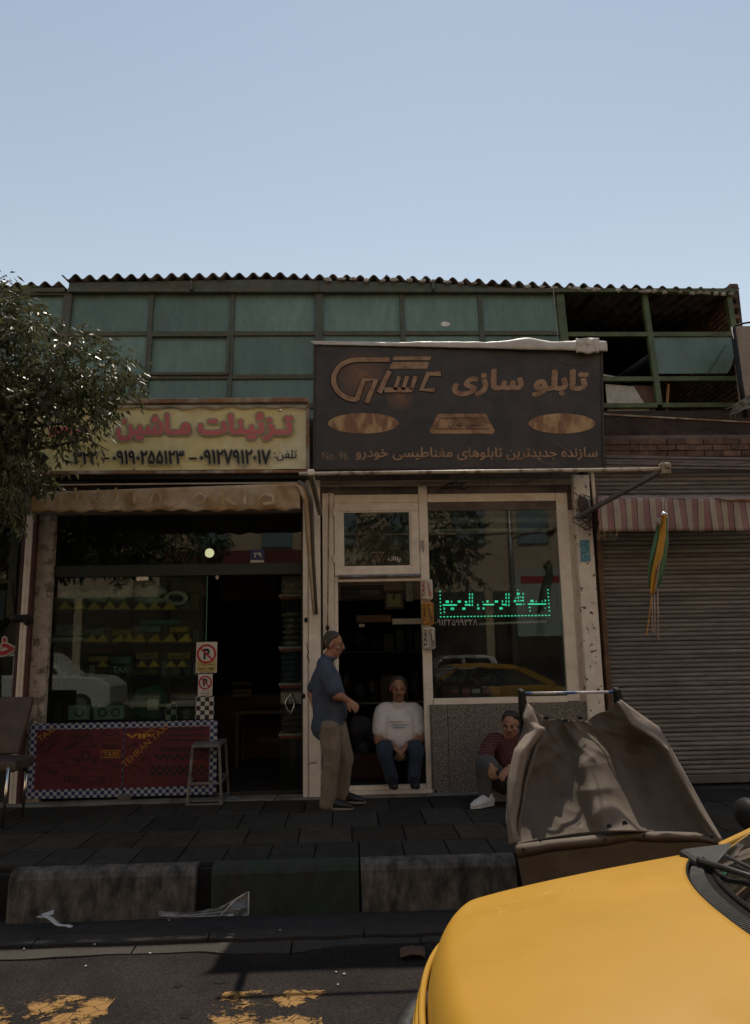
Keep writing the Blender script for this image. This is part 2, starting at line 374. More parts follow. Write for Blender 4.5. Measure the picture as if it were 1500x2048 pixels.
# pavement of large tiles on a base
m_tile = M('paving tile', (.042, .037, .030), .9, col2=(.028, .025, .021), lo=.4, hi=.7, scale=5, var=.3, vscale=30, bump=.35, bscale=90, rnd=.28, spec=.15)
m_tile2 = M('brown paving tile', (.055, .043, .031), .9, col2=(.035, .028, .022), lo=.4, hi=.7, scale=5, var=.3, vscale=30, bump=.35, bscale=90, rnd=.25, spec=.15)
m_grout = M('dark grout', (.02, .018, .016), .95, var=.3)
sw = MB().box((-30, 5.70, -.40), (30, 13.5, -.035)).build('sidewalk', m_grout, kind='structure'); OFF[sw.name] = sw.location.copy()
rows = ((5.745, 6.185, .33), (6.195, 6.69, .425), (6.70, 7.28, .40), (7.29, 7.86, .40))
for r, (y0, y1, tw) in enumerate(rows):
    me = MB().box((0, 0, -.035), (tw - .010, y1 - y0 - .004, 0)).mesh('paving_tile', m_tile2 if r == 1 else m_tile)
    x = -5.2 + r * .13
    while x < 6:
        o = piece('paving_tile', me, sw, (x, y0, random.uniform(-.004, .004)), (random.uniform(-.006, .006), random.uniform(-.006, .006), random.uniform(-.004, .004)))
        bv = o.modifiers.new('bevel', 'BEVEL'); bv.width = .004; bv.segments = 1
        x += tw
# kerb stones, painted in turn
m_kw = M('worn white kerb paint', (.14, .123, .104), .95, col2=(.03, .026, .022), lo=.36, hi=.66, scale=7, var=.3, vscale=25, bump=.4, bscale=30, stretch=(1.5, 1, .7))
m_kg = M('worn green kerb paint', (.022, .034, .022), .95, col2=(.03, .028, .024), lo=.42, hi=.62, scale=3.5, var=.3, bump=.4, bscale=30)
m_kgrey = M('bare kerb concrete', (.05, .045, .038), .9, col2=(.04, .036, .03), scale=4, var=.3, bump=.45, bscale=30)
kerb = thing('kerb', None, None, (0, 5.6, -.4), kind='structure')
def kx(px): return at(px, 1770, 5.6).x
ks = [(-420, -30, m_kg), (18, 390, m_kw), (424, 718, m_kg), (724, 1035, m_kw), (1045, 1340, m_kg), (1350, 1700, m_kw), (1710, 2100, m_kg)]
for a, b, m in ks:
    mb = MB(); n = 10; X0, X1 = kx(a), kx(b); prof = [(5.57, -.39), (5.60, -.05), (5.625, -.018), (5.66, .004), (5.74, .004), (5.74, -.39)]
    b0 = len(mb.v)
    for i in range(n + 1):
        x = lerp(X0, X1, i / n)
        for j, (y, z) in enumerate(prof):
            wob = .012 * nz(x, z, 2, 4) if j < 4 else 0
            mb.v.append(V(x + (.02 * (-.39 - z) if i in (0,) else 0), y + wob, z + (wob * .6 if 1 < j < 5 else 0)))
    k = len(prof)
    for i in range(n):
        for j in range(k):
            jj = (j + 1) % k; mb.f.append((b0 + i * k + j, b0 + i * k + jj, b0 + (i + 1) * k + jj, b0 + (i + 1) * k + j))
    mb.f.append(tuple(b0 + j for j in reversed(range(k)))); mb.f.append(tuple(b0 + n * k + j for j in range(k)))
    mb.build('kerb_stone', m, kerb, bevel=.006)
MB().box((kx(560), 5.60, -.39), (kx(700), 5.735, -.30)).build('kerb_rubble', m_kgrey, kerb)

# ================================================================ THE SHOP BUILDING
bl = thing('shop_building', 'two storey building with teal glazed upper floor above the shops and a wavy cement roof', 'building', (0, 9, 0))
LEAN, UZ, UYT = .105, 6.02, 9.15
def up(px, py, dy=0):
    """point of the leaning upper glazing seen at a pixel"""
    d = ray(px, py); t = (UYT - LEAN * (UZ - CAMZ) + dy) / (d.y - LEAN * d.z); return Vector((0, 0, CAMZ)) + d * t
def uy(z): return UYT - LEAN * (UZ - z)
XC = [up(p, 590).x for p in (-150, 28, 139, 305, 466, 638, 803, 958, 1118, 1288, 1455)]
ZR = [up(700, p).z for p in (587, 668, 754, 812)]
ZB = 3.98
def member(name, x, z0, z1, wd, dp, mat, dy=0):
    mb = MB(); a, b = V(x, uy(z0) + dy, z0), V(x, uy(z1) + dy, z1)
    return mb.bar(a, b, wd, dp, up=(0, 1, 0)).build(name, mat, bl, bevel=.004)
for i, x in enumerate(XC):
    big = i in (2, 5, 8)
    mt = m_green2 if i >= 8 else m_green
    member('frame_post', x, ZB if i < 8 else 4.42, UZ + .02, .105 if big else .058 if i < 8 else .07, .10 if big else .07, mt)
for j, z in enumerate(ZR[1:]):
    for i in range(len(XC) - 1):
        w0 = .0525 if i in (2, 5, 8) else .03; w1 = .0525 if i + 1 in (2, 5, 8) else .03
        zz = z - (.02 if i >= 8 else 0) - (.03 if (i >= 8 and j == 1) else 0)
        MB().box((XC[i] + w0, uy(zz) - .03, zz - .03), (XC[i + 1] - w1, uy(zz) + .025, zz + .03)).build('transom', m_green2 if i >= 8 else m_green, bl, bevel=.003)
def pane(i, j, poly=None, mat=m_teal, pad=.03, dy=.0):
    x0, x1 = XC[i] + pad, XC[i + 1] - pad; z1 = (ZR + [ZB])[j] - (.0 if j == 0 else .03); z0 = (ZR + [ZB])[j + 1] + .03
    P = poly or [(0, 0), (1, 0), (1, 1), (0, 1)]; t = random.uniform(-.006, .006)
    pts = []
    for u, v in P:
        z = lerp(z0, z1, v); pts.append(V(lerp(x0, x1, u), uy(z) + dy + t * (u - .5) * 2, z))
    return MB().prism(pts, (0, .006, 0)).build('window_pane', mat, bl)
for i in range(8):
    for j in range(4):
        if i >= 5 and j == 3: continue
        pane(i, j)
pane(9, 1, [(0, 0), (.86, 0), (.93, .2), (.97, .42), (1, .48), (1, 1), (0, 1)], dy=-.002)
m_crack = M('crack', (.015, .02, .018), .8)
a, b = up(1407, 760, -.012), up(1452, 690, -.012); MB().bar(a, b, .008, .003).build('glass_crack', m_crack, bl)
# opened sash in the second row
z1, z0 = ZR[1] - .035, ZR[2] + .035; sx0, sx1 = XC[3] + .03, XC[4] - .03
for (a, b) in (((sx0, z0), (sx0, z1)), ((sx1, z0), (sx1, z1)), ((sx0, z1), (sx1, z1)), ((sx0, z0), (sx1, z0))):
    p, q = V(a[0], uy(a[1]) - .045, a[1]), V(b[0], uy(b[1]) - .045, b[1]); MB().bar(p, q, .035, .03, up=(0, 1, 0)).build('sash_frame', m_green, bl)
MB().disc(up(891, 648, -.012), .062, (0, 1, .1), 20, .52).build('round_sticker', M('white sticker', (.8, .78, .72), .6), bl)
# header board under the roof
def eave(x):   # height of the roof edge
    px = 750 + (x - .04 * 9.05) * 1500 / 9.05 * .93
    ks_ = [(-100, 556), (120, 552), (540, 545), (850, 552), (1130, 566), (1455, 577), (1700, 585)]
    for (a, ya), (b, yb) in zip(ks_, ks_[1:]):
        if px <= b or b == 1700: return at(px, lerp(ya, yb, (px - a) / (b - a)), 9.0).z
for i, (a, b, mt) in enumerate(((XC[0], XC[2] - .03, m_green), (XC[2] + .01, XC[5], m_green), (XC[5] + .004, XC[8], m_green), (XC[8] + .004, XC[10] + .06, m_green2))):
    low = .16 if i == 0 else 0
    mb = MB(); n = 12
    for s in range(n):
        xa, xb = lerp(a, b, s / n), lerp(a, b, (s + 1) / n)
        mb.quad((xa, 9.08, UZ), (xb, 9.08, UZ), (xb, 9.10, eave(xb) - .05 - low), (xa, 9.10, eave(xa) - .05 - low))
    mb.build('header_board', mt, bl, solid=.02)
    MB().box((a, 9.05, UZ - .02), (b, 9.13, UZ + .035)).build('header_rail', mt, bl, bevel=.004)
for px in (383, 866): # small hooks hanging from the roof
    p = at(px, 562, 9.02); MB().bar(p, p - V(0, 0, .12), .03, .03, up=(0, 1, 0)).bar(p - V(0, 0, .12), p - V(0, -.06, .12), .03, .02).build('roof_hook', m_green, bl)
# corrugated roof sheets
WL = .176
def sheet(x0, nw, drop, y0, y1=13.6):
    n = nw * 10; t = .008
    def f(u, v):
        x = x0 + u * nw * WL; y = lerp(y0, y1, v); return V(x, y + (.02 * nz(x, 1, 0, 3) if v == 0 else 0), eave(x) - drop + .034 * math.cos(2 * math.pi * u * nw) + .014 * nz(x, 3, 8, 4) * (1 - v) + .13 * (y - 9) * .8 + .006 * nz(x, y, 5, 1.5))
    return MB().grid(f, n, 3).build('roof_sheet', m_roof, bl, smooth=True, solid=.012)
x = XC[2] - .07; k = 0
while x < XC[10] + .02:
    n = 6 if x + 6 * WL < XC[10] + .1 else max(2, round((XC[10] + .05 - x) / WL))
    sheet(x, n, .012 * (k % 2) + random.uniform(0, .008), 9.045 + random.uniform(-.02, .03)); x += n * WL - .02; k += 1
for s in (-1, -2, -3): sheet(XC[2] - .1 + s * 6 * WL, 6, .085 + random.uniform(0, .01), 9.05)
mb = MB() # lumps of mortar under the crests
x = XC[5] + .1
while x < XC[10]:
    if random.random() < .8:
        mb.ball((x + random.uniform(-.03, .03), 9.05, eave(x) - .045 + random.uniform(-.01, .012)), (random.uniform(.03, .06), .03, random.uniform(.016, .03)), 8, 5, .5, x)
    x += WL if x < XC[8] else WL * .55
mb.build('mortar', m_mortar, bl, kind='stuff')
# upper room: back wall, floor, purlins, brick side wall
MB().box((XC[0], 13.5, 4.3), (XC[10] + .3, 13.65, 6.9)).build('rear_wall', m_plaster, bl)
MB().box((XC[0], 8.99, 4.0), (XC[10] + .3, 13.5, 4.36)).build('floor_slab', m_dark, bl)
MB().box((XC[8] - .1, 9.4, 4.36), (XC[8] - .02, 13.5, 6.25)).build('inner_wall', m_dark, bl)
for y in (10, 11, 12, 13): MB().box((XC[8], y, 6.12 + .1 * (y - 9)), (XC[10] + .1, y + .06, 6.2 + .1 * (y - 9))).build('purlin', m_dark, bl)
for i in range(6):
    xx = lerp(XC[8] + .1, XC[10] - .1, i / 5); MB().bar((xx, 9.2, 6.1), (xx + .2, 13.4, 6.5), .05, .05).build('rafter', m_dark, bl)
MB().prism([(XC[10] + .16, 9.25, 4.2), (XC[10] + .16, 13.5, 4.2), (XC[10] + .16, 13.5, 6.68), (XC[10] + .16, 9.25, 6.2)], (.06, 0, 0)).build('brick_backing', M('sooty brick backing', (.06, .038, .03), .95, var=.4), bl)
bme = [MB().box((0, 0, 0), (.105 + d, .205, .058)).mesh('brick', m_brick) for d in (0, .012, -.01)]
nb = 0
for c in range(25):
    z = 4.38 + c * .0725
    if z > 6.17: break
    for k in range(11):
        y = 9.17 + k * .22 + (.11 if c % 2 else 0) + (0.05 if random.random() < .2 and k == 0 else 0)
        piece('brick', bme[nb % 3], bl, (XC[10] + .055 + random.uniform(-.006, .006), y, z), (0, 0, random.uniform(-.02, .02))); nb += 1
# things seen in the broken bays
m_sheetw = M('dusty white sheet', (.42, .39, .33), .8, var=.2, vscale=20, bump=.3, bscale=12)
mb = MB(); p = [up(1211, 768, .03), up(1268, 773, .03), up(1281, 795, .03), up(1300, 822, .03), up(1216, 824, .03)]; mb.prism(p, (0, .012, 0)).build('broken_pane', m_sheetw, bl)
MB().bar(up(1203, 752, .1), up(1258, 762, .05), .10, .02).build('loose_board', m_sheetw, bl)
MB().bar(up(1337, 768, .06), up(1332, 828, .06), .025, .025).build('wooden_stick', M('pale wood', (.35, .19, .06), .7, var=.2), bl)
MB().prism([up(1262, 770, .1), up(1305, 772, .1), up(1312, 826, .1), up(1296, 822, .1), up(1274, 800, .1)], (0, .02, 0)).build('brown_board', M('brown board', (.14, .075, .05), .7, var=.2), bl)
# fascia, brick band and steel channel over the shutter
xr = 6.2
m_fascia = M('brown fascia sheet', (.055, .036, .027), .95, col2=(.035, .025, .02), scale=2, var=.3, bump=.1, spec=.05)
def edge(px0, px1, py0, py1, Y): return at(px0, py0, Y), at(px1, py1, Y)
a, b = edge(1195, 1560, 829, 849, 8.45); c, d = edge(1195, 1560, 884, 886, 8.2)
MB().quad(c, d, b, a).build('fascia_sheet', m_fascia, bl, solid=.012)
MB().bar(a + V(0, -.012, 0), b + V(0, -.012, 0), .03, .018).build('fascia_edge', m_rust, bl)
zt, zb_ = at(1350, 880, 8.15).z, at(1350, 915, 8.15).z
MB().box((2.48, 8.16, zb_ - .05), (xr, 8.5, zt + .06)).build('lintel', m_plaster, bl)
bm2 = [MB().box((0, 0, 0), (.2 + e, .06, .062)).mesh('brick', m_brick) for e in (0, .01)]
for r in range(3):
    for k in range(15): piece('brick', bm2[k % 2], bl, (2.6 + k * .213 + (.1 if r % 2 else 0), 8.13 + random.uniform(-.01, .006), zb_ + .01 + r * .071), (0, 0, random.uniform(-.01, .01)))
a, b = edge(1208, 1560, 925, 930, 8.0)
m_channel = M('grey channel', (.16, .135, .12), .6, col2=(.09, .07, .06), scale=4, var=.2, stretch=(1, 1, 8))
for s in range(4):
    MB().bar(a + V(0, -.02 + .012 * (s % 2), .055 - s * .036), b + V(0, -.02 + .012 * (s % 2), .055 - s * .036), .06, .034).build('channel_fold', m_channel, bl, bevel=.006)
# main pillars and walls between the shops
def pillar(name, pxt, pyt, pxb, pyb, wpx, Y, mat, dp=.25, z0=0, lab=None):
    p, q = at(pxt, pyt, Y), at(pxb, pyb, Y); xx = at((pxt + pxb) / 2, (pyt + pyb) / 2, Y).x; hw = wpx / 2 * Y / 1500
    return MB().box((xx - hw, Y, z0), (xx + hw, Y + dp, max(p.z, q.z))).build(name, mat, bl, bevel=.008, label=lab)
# ---- lower storey walls that close the rooms
MB().box((-6.5, 8.02, 2.93), (2.58, 8.25, 3.98)).build('front_wall', m_plaster, bl)
MB().box((-6.5, 8.25, 3.9), (2.58, 9.1, 3.97)).build('ledge', m_plaster, bl)
MB().box((2.58, 8.17, 2.94), (6.3, 8.4, 3.62)).build('front_wall', m_plaster, bl)
MB().box((2.58, 8.45, 3.5), (6.3, 8.6, 3.9)).build('front_wall', m_plaster, bl)
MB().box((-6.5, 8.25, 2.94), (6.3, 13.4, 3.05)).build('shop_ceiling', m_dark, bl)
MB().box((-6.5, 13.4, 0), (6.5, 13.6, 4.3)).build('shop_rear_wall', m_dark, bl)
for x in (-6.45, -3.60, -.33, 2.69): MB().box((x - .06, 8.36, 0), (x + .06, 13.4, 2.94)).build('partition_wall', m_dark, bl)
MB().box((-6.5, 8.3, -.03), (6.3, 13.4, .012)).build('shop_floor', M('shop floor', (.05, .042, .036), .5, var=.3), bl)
m_step = M('pale doorstep stone', (.20, .19, .175), .7, col2=(.11, .10, .09), scale=5, var=.2, bump=.2)
x = -3.9
for wdt in (1.25, .9, 1.02, .55, .95, .9, .8):
    MB().box((x, 7.868, -.03), (x + wdt - .008, 8.1, .012 + random.uniform(-.003, .003))).build('doorstep', m_step, bl, bevel=.005); x += wdt

# ================================================================ GLASS SHOPFRONT (yellow sign)
gs = thing('glass_shopfront', 'dark framed shopfront full of taxi signs with its door standing open', 'shopfront', (-2.2, 8.05, 0))
m_dframe = M('dark green frame', (.018, .025, .018), .45, var=.2)
GY = 8.12
ZPX = 300
zt = 2.93; zbar0, zbar1 = Z(1153, GY), Z(1130, GY)
xl, xd, xrr = X(84, 1300, GY), X(411, 1300, GY), X(609, 1300, GY)
pillar('shop_pillar', 90, 1030, 64, 1590, 34, 8.03, m_peel2, .08, lab='narrow scuffed white pillar')
MB().box((xl - .02, GY - .03, 0), (xl + .045, GY + .03, zt)).build('frame_post', m_dframe, gs, bevel=.004)
MB().box((xrr - .03, GY - .03, 0), (xrr, GY + .03, zt)).build('frame_post', m_dframe, gs, bevel=.004)
MB().box((xl + .045, GY - .04, zbar0), (xrr - .03, GY + .04, zbar1)).build('header_bar', m_dframe, gs, bevel=.004)
MB().box((xl + .045, GY, zbar1), (X(265, 1080, GY) - .004, GY + .008, zt)).build('transom_pane', m_glass2, gs)
MB().box((X(265, 1080, GY) + .004, GY, zbar1), (xrr - .03, GY + .008, zt)).build('transom_pane', m_glass2, gs)
xm = X(263, 1300, GY)
MB().box((xl + .045, GY, .02), (xm - .004, GY + .008, zbar0)).build('display_pane', m_glass2, gs)
MB().box((xm + .004, GY, .02), (xd, GY + .008, zbar0)).build('display_pane', m_glass2, gs)
MB().box((xd + .001, GY, .7), (xd + .007, GY + .009, zbar0)).build('pane_edge', M('green glass edge', (.12, .32, .24), .2), gs)
for px in (282, 434): MB().box((X(px, 1158, GY) - .04 if px < 400 else X(px, 1160, GY) - .015, GY - .015, zbar0 - .045), (X(px, 1158, GY) + .08 if px < 400 else X(px, 1160, GY) + .015, GY + .02, zbar0)).build('patch_fitting', m_chrome, gs, bevel=.003)
# glass door leaf folded in, with a bow handle
door = MB().box((X(562, 1400, 8.2), 8.16, .03), (xrr - .035, 8.168, zbar0 - .01)).build('glass_door', m_glass2, gs)
h0 = at(582, 1388, 8.12); h1 = at(582, 1426, 8.12)
MB().tube([lerp(h0, h1, t) + V(-.055 * math.sin(math.pi * t), -.04, 0) for t in [i / 10 for i in range(11)]], .007).tube([h0 + V(.0, -.04, 0), h0 + V(0, .04, 0)], .006).tube([h1 + V(0, -.04, 0), h1 + V(0, .04, 0)], .006).tube([lerp(h0, h1, t) + V(.035 * math.sin(math.pi * t), -.03, 0) for t in [i / 10 for i in range(11)]], .005).build('door_handle', m_chrome, door, smooth=True)
# red panels with blue and white checks
m_redp = M('red vinyl', (.115, .012, .018), .55, col2=(.075, .010, .014), scale=2, var=.1)
m_check = checker('blue white checks', (.36, .37, .40), (.012, .022, .10), .036)
m_ylt = M('orange print', (.42, .19, .02), .6); m_blk = M('black print', (.012, .010, .010), .6)
PY = 8.0
def RX(px): return X(px, 1520, PY)
zp0, zp1 = Z(1592, PY), Z(1443, PY)
panels = []
for (a, b, lab) in ((56, 246, 'red panel covered in small black taxi emblems'), (248, 433, 'red panel lettered VIP and TEHRAN TAXI beside black check strips')):
    xa, xb = RX(a), RX(b)
    pn = MB().box((xa, PY, max(.016, zp0)), (xb, PY + .02, zp1)).build('front_panel', m_check, gs, label=lab); panels.append(pn)
    MB().box((xa + (.075 if a < 100 else .004), PY - .003, zp0 + .085), (xb - (.004 if a < 100 else .075), PY, zp1 - .06)).build('red_field', m_redp, pn)
mb_y, mb_k, mb_y2, mb_k2 = MB(), MB(), MB(), MB(); TY = PY - .004
def diag(s, x0, y0, x1, y1, h, mb, fa=False, off=.02):
    a, b = at(x0, y0, TY), at(x1, y1, TY); d = (b - a).normalized(); n = V(-d.z, 0, d.x) * h
    text(None, s, None, None, a + n, b + n, b, a, off, fa, .002, mb)
diag('TAXI', 80, 1484, 112, 1460, .055, mb_y); tpx(None, 'TAXI', None, None, 207, 1503, 236, 1513, TY, .03, False, mb=mb_y)
def frame_(mb, x0, y0, x1, y1, wd=.006, inset=0):
    a, b, c, d = at(x0 + inset, y0, TY), at(x1 - inset, y0, TY), at(x1, y1, TY), at(x0, y1, TY)
    for p, q in ((a, b), (b, c), (c, d), (d, a)): stroke(mb, [p, q], wd)
frame_(mb_y, 203, 1501, 240, 1515)
def diagframe(mb, x0, y0, x1, y1, h):
    a, b = at(x0, y0, TY), at(x1, y1, TY); d = (b - a).normalized(); n = V(-d.z, 0, d.x) * h
    for p, q in ((a, b), (b, b + n), (b + n, a + n), (a + n, a)): stroke(mb, [p, q], .006)
diag('تاکسی', 92, 1504, 122, 1476, .06, mb_k, True, .02); diagframe(mb_k, 88, 1509, 127, 1474, .085)
tpx(None, 'تاکسی تهران', None, None, 141, 1466, 181, 1476, TY, .03, True, mb=mb_k); frame_(mb_k, 137, 1461, 184, 1480, inset=3)
frame_(mb_k, 200, 1462, 239, 1479, inset=3); stroke(mb_k, [at(204, 1466, TY), at(218, 1472, TY), at(236, 1465, TY)], .01)
diag('TEHRAN', 128, 1504, 158, 1490, .045, mb_k); tpx(None, 'تاکسی', None, None, 165, 1488, 196, 1497, TY, .03, True, mb=mb_k)
tpx(None, 'AIRPORT', None, None, 201, 1488, 237, 1498, TY, .01, False, mb=mb_k)
for rr in (.048, .036): # ringed emblem with wings
    c = at(172, 1511, TY); stroke(mb_k, [c + V(math.cos(t) * rr, 0, math.sin(t) * rr) for t in [i * math.pi / 12 for i in range(25)]], .007)
for s in (-1, 1):
    for k in range(4): stroke(mb_k, [at(172 + s * 12, 1518 + k * 3, TY), at(172 + s * (34 - 4 * k), 1512 + k * 5, TY)], .008)
diag('تاکسی', 100, 1526, 128, 1532, .05, mb_k, True); diag('TAXI', 84, 1541, 112, 1552, .05, mb_k); diag('تهران', 206, 1522, 236, 1540, .06, mb_k, True)
tpx(None, 'TAXI', None, None, 124, 1551, 160, 1566, TY, .03, False, mb=mb_k); tpx(None, 'تاکسی', None, None, 174, 1555, 214, 1566, TY, .03, True, mb=mb_k); frame_(mb_k, 168, 1553, 222, 1568)
stroke(mb_k, [at(120, 1535, TY), at(150, 1530, TY), at(176, 1537, TY), at(200, 1539, TY)], .008)
tpx(None, 'V.I.P', None, None, 252, 1456, 271, 1463, TY, .01, False, mb=mb_k2); tpx(None, 'VIP', None, None, 252, 1467, 303, 1477, TY, .05, False, mb=mb_y2)
tpx(None, 'تاکسی', None, None, 290, 1454, 310, 1466, TY, .01, True, mb=mb_y2)
diag('TEHRAN TAXI', 250, 1535, 338, 1455, .06, mb_y2, False, .01)
tpx(None, 'تاکسی', None, None, 254, 1482, 276, 1495, TY, .03, True, mb=mb_k2)
c = at(287, 1518, TY); mb_k2.poly([c + V(math.cos(k * math.pi / 4) * (.03 if k % 2 == 0 else .014), -.003, math.sin(k * math.pi / 4) * (.03 if k % 2 == 0 else .014)) for k in range(8)])
stroke(mb_k2, [at(270 + 12 * math.cos(t), 1541 - 10 * math.sin(t), TY) for t in [i * math.pi / 10 for i in range(11)]], .008)
for (y, h, n, x0) in ((1459, 2.2, 34, 338), (1470, 3, 30, 336), (1480, 2.4, 30, 330), (1499, 4.2, 22, 320), (1514, 5.2, 14, 308)):
    for r in range(2):
        for k in range(n):
            if (k + r) % 2: continue
            wpx = (413 - x0) / n; a = at(x0 + k * wpx, y - h + r * h, TY); b = at(x0 + (k + 1) * wpx, y + r * h, TY); mb_k2.quad((a.x, TY - .003, b.z), (b.x, TY - .003, b.z), (b.x, TY - .003, a.z), (a.x, TY - .003, a.z))
for r in range(3):
    for k in range(16):
        if (k + r) % 2: continue
        a = at(302 + k * 7, 1531 + r * 6.5, TY); b = at(309 + k * 7, 1537.5 + r * 6.5, TY); mb_k2.quad((a.x, TY - .003, b.z), (b.x, TY - .003, b.z), (b.x, TY - .003, a.z), (a.x, TY - .003, a.z))
mb_y.build('orange_print', m_ylt, panels[0], kind='stuff'); mb_k.build('black_print', m_blk, panels[0], kind='stuff'); mb_y2.build('orange_print', m_ylt, panels[1], kind='stuff'); mb_k2.build('black_print', m_blk, panels[1], kind='stuff')
MB().box((RX(240), PY - .03, .02), (RX(266), PY - .003, .065)).build('panel_foot', m_concrete, gs)
# no-parking stickers and check stickers on the edge of the glass
m_stw = M('sticker white', (.62, .58, .50), .5, var=.08); m_str = M('sticker red', (.42, .02, .03), .5); m_stn = M('sticker navy', (.012, .014, .04), .5); m_sty = M('sticker cream', (.50, .40, .14), .5)
SY = GY - .006
def noparking(x0, y0, x1, y1, lab):
    s = MB().box((X(x0, (y0 + y1) / 2, SY), SY, Z(y1, SY)), (X(x1, (y0 + y1) / 2, SY), SY + .004, Z(y0, SY))).build('no_parking_sign', m_stw); tag(s, lab, 'sign')
    cx, cy = (x0 + x1) / 2, y0 + (x1 - x0) * .52; r = (x1 - x0) * .40 * SY / 1500; c = at(cx, cy, SY); c.x = (X(x0, cy, SY) + X(x1, cy, SY)) / 2
    zc = y0 + (y1 - y0) * .6
    MB().box((X(x0 + 2, zc, SY), SY - .002, Z(y1 - 2, SY)), (X(x1 - 2, zc, SY), SY, Z(zc, SY))).build('cream_field', m_sty if y1 - y0 > 50 else m_stw, s)
    w_ = r * .62; text('letter', 'P', m_stn, s, c + V(-w_ * .55, 0, w_), c + V(w_ * .6, 0, w_), c + V(w_ * .6, 0, -w_), c + V(-w_ * .55, 0, -w_), .05, False, .003)
    m = MB(); stroke(m, [c + V(math.cos(t) * r, 0, math.sin(t) * r) for t in [i * math.pi / 16 for i in range(33)]], r * .24, V(0, -.004, 0)); stroke(m, [c + V(-r * .68, 0, r * .68), c + V(r * .68, 0, -r * .68)], r * .2, V(0, -.0045, 0)); m.build('ban_ring', m_str, s)
    m = MB(); h = y1 - y0; tpx(None, 'لطفا مقابل', None, None, x0 + 6, y0 + h * .65, x1 - 6, y0 + h * .73, SY, .01, mb=m); tpx(None, 'توقف نکنید', None, None, x0 + 5, y0 + h * .76, x1 - 5, y0 + h * .88, SY, .02, mb=m); m.build('lettering', m_blk, s)
    tpx('red_lettering', 'NO PARKING', m_str, s, x0 + 8, y0 + h * .91, x1 - 8, y0 + h * .96, SY, .01, False)
noparking(392, 1286, 434, 1348, 'larger no-parking sign with a cream lower half on the shop glass')
noparking(396, 1350, 425, 1394, 'smaller all white no-parking sticker below the cream one')
m_ckbw = checker('black white checks', (.55, .52, .47), (.02, .02, .02), .045)
s = MB().box((X(391, 1420, SY), SY, Z(1441, SY)), (X(428, 1420, SY), SY + .003, Z(1395, SY))).build('check_sticker', m_ckbw); tag(s, 'black and white checked sticker under the no-parking signs', 'sticker')
s = MB().box((X(330, 1420, 8.3), 8.3, Z(1441, 8.3)), (X(354, 1420, 8.3), 8.304, Z(1405, 8.3))).build('check_card', checker('green tinted checks', (.40, .45, .40), (.03, .03, .03), .055)); tag(s, 'small checked card standing inside the display window', 'card')
s = MB().box((X(500, 1110, SY), SY - .004, Z(1123, SY)), (X(529, 1110, SY), SY, Z(1102, SY))).build('number_plate', M('enamel blue', (.02, .035, .16), .35)); tag(s, 'small blue enamel house number plate above the open door', 'number plate')
tpx('numerals', '۲۹', M('enamel white', (.75, .75, .72), .4), s, 508, 1105, 523, 1115, SY - .004, .02)
MB().box((X(501, 1125, SY), SY - .004, Z(1128, SY)), (X(528, 1125, SY), SY, Z(1123.4, SY))).build('plate_strip', m_stw, s)
# lit lamp inside
lp = MB().ball(at(419, 1106, 8.9), (.055, .055, .055), 12, 8).build('hanging_lamp', M('lamp glow', (.9, .85, .6), .5, emit=(1, .80, .50), es=1.1), smooth=True); tag(lp, 'small glowing lamp hanging behind the transom glass', 'lamp')
MB().tube([at(419, 1098, 8.9), at(419, 1060, 8.9)], .006).build('cord', m_black, lp)
# ---- display goods
gsh = thing('display_shelves', 'dark shelves holding taxi signs and bagged goods behind the glass', 'shelves', (-2.6, 8.6, 0))
DY = 8.55
m_cl1, m_cl2, m_cl3, m_cl4 = M('olive pack', (.10, .09, .03), .5, var=.3), M('brown pack', (.09, .055, .03), .6, var=.3), M('greenish pack', (.06, .10, .08), .5, var=.4), M('pale pack', (.22, .22, .18), .5, var=.4, vscale=20)
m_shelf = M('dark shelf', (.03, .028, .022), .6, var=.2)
for py, a, b in ((1220, 100, 392), (1285, 95, 392), (1353, 90, 392), (1441, 85, 392)):
    MB().box((X(a, py, DY), DY - .12, Z(py, DY) - .015), (X(b, py, DY), DY + .3, Z(py, DY))).build('shelf_board', m_shelf, gsh)
random.seed(40)
for py in (1220, 1285, 1353, 1441):
    x = X(100, py, DY) 
    while x < X(385, py, DY):
        wd = random.uniform(.05, .14); hh = random.uniform(.06, .2)
        if random.random() < .8: MB().box((x, DY + .02 + random.uniform(0, .05), Z(py, DY)), (x + wd, DY + .2, Z(py, DY) + hh)).build('stored_goods', random.choice((m_cl1, m_cl2, m_cl3, m_cl4)), gsh, bevel=.008)
        x += wd + random.uniform(.0, .05)
for px in (98, 390): MB().box((X(px, 1300, DY) - .01, DY + .28, 0), (X(px, 1300, DY) + .01, DY + .31, 2.6)).build('shelf_upright', m_shelf, gsh)
MB().box((X(95, 1300, DY), DY + .31, 0), (X(395, 1300, DY), DY + .33, 2.9)).build('shelf_back', m_dark, gsh)
m_ytri = M('yellow plastic', (.62, .40, .03), .35, rnd=.12, var=.1)
ORD = ('first', 'second', 'third', 'fourth', 'fifth', 'sixth', 'seventh', 'last')
for row, (py, xs_, hh) in enumerate(((1219, (129, 158, 188, 219, 247, 281, 308, 337), 17), (1284, (181, 203, 237, 255, 277, 308, 337, 368), 17), (1334, (205, 283, 307, 341, 364), 14))):
    for i, px in enumerate(xs_):
        wd = 14 if row != 2 else 11; Yd = DY - .13
        a, b, c = at(px - wd, py, Yd), at(px + wd, py, Yd), at(px + (0 if row != 1 else 5), py - hh, Yd)
        o = MB().prism([a, b, c], (0, .09, 0)).build('warning_triangle', m_ytri, bevel=.003)
        nm = 'under the plastic bags' if row == 0 else 'on the middle shelf' if row == 1 else 'on the lowest shelf'
        tag(o, ORD[i] + ' from the white pillar of the yellow triangular wedges ' + nm, 'roof sign', 'yellow triangular wedges in the window')
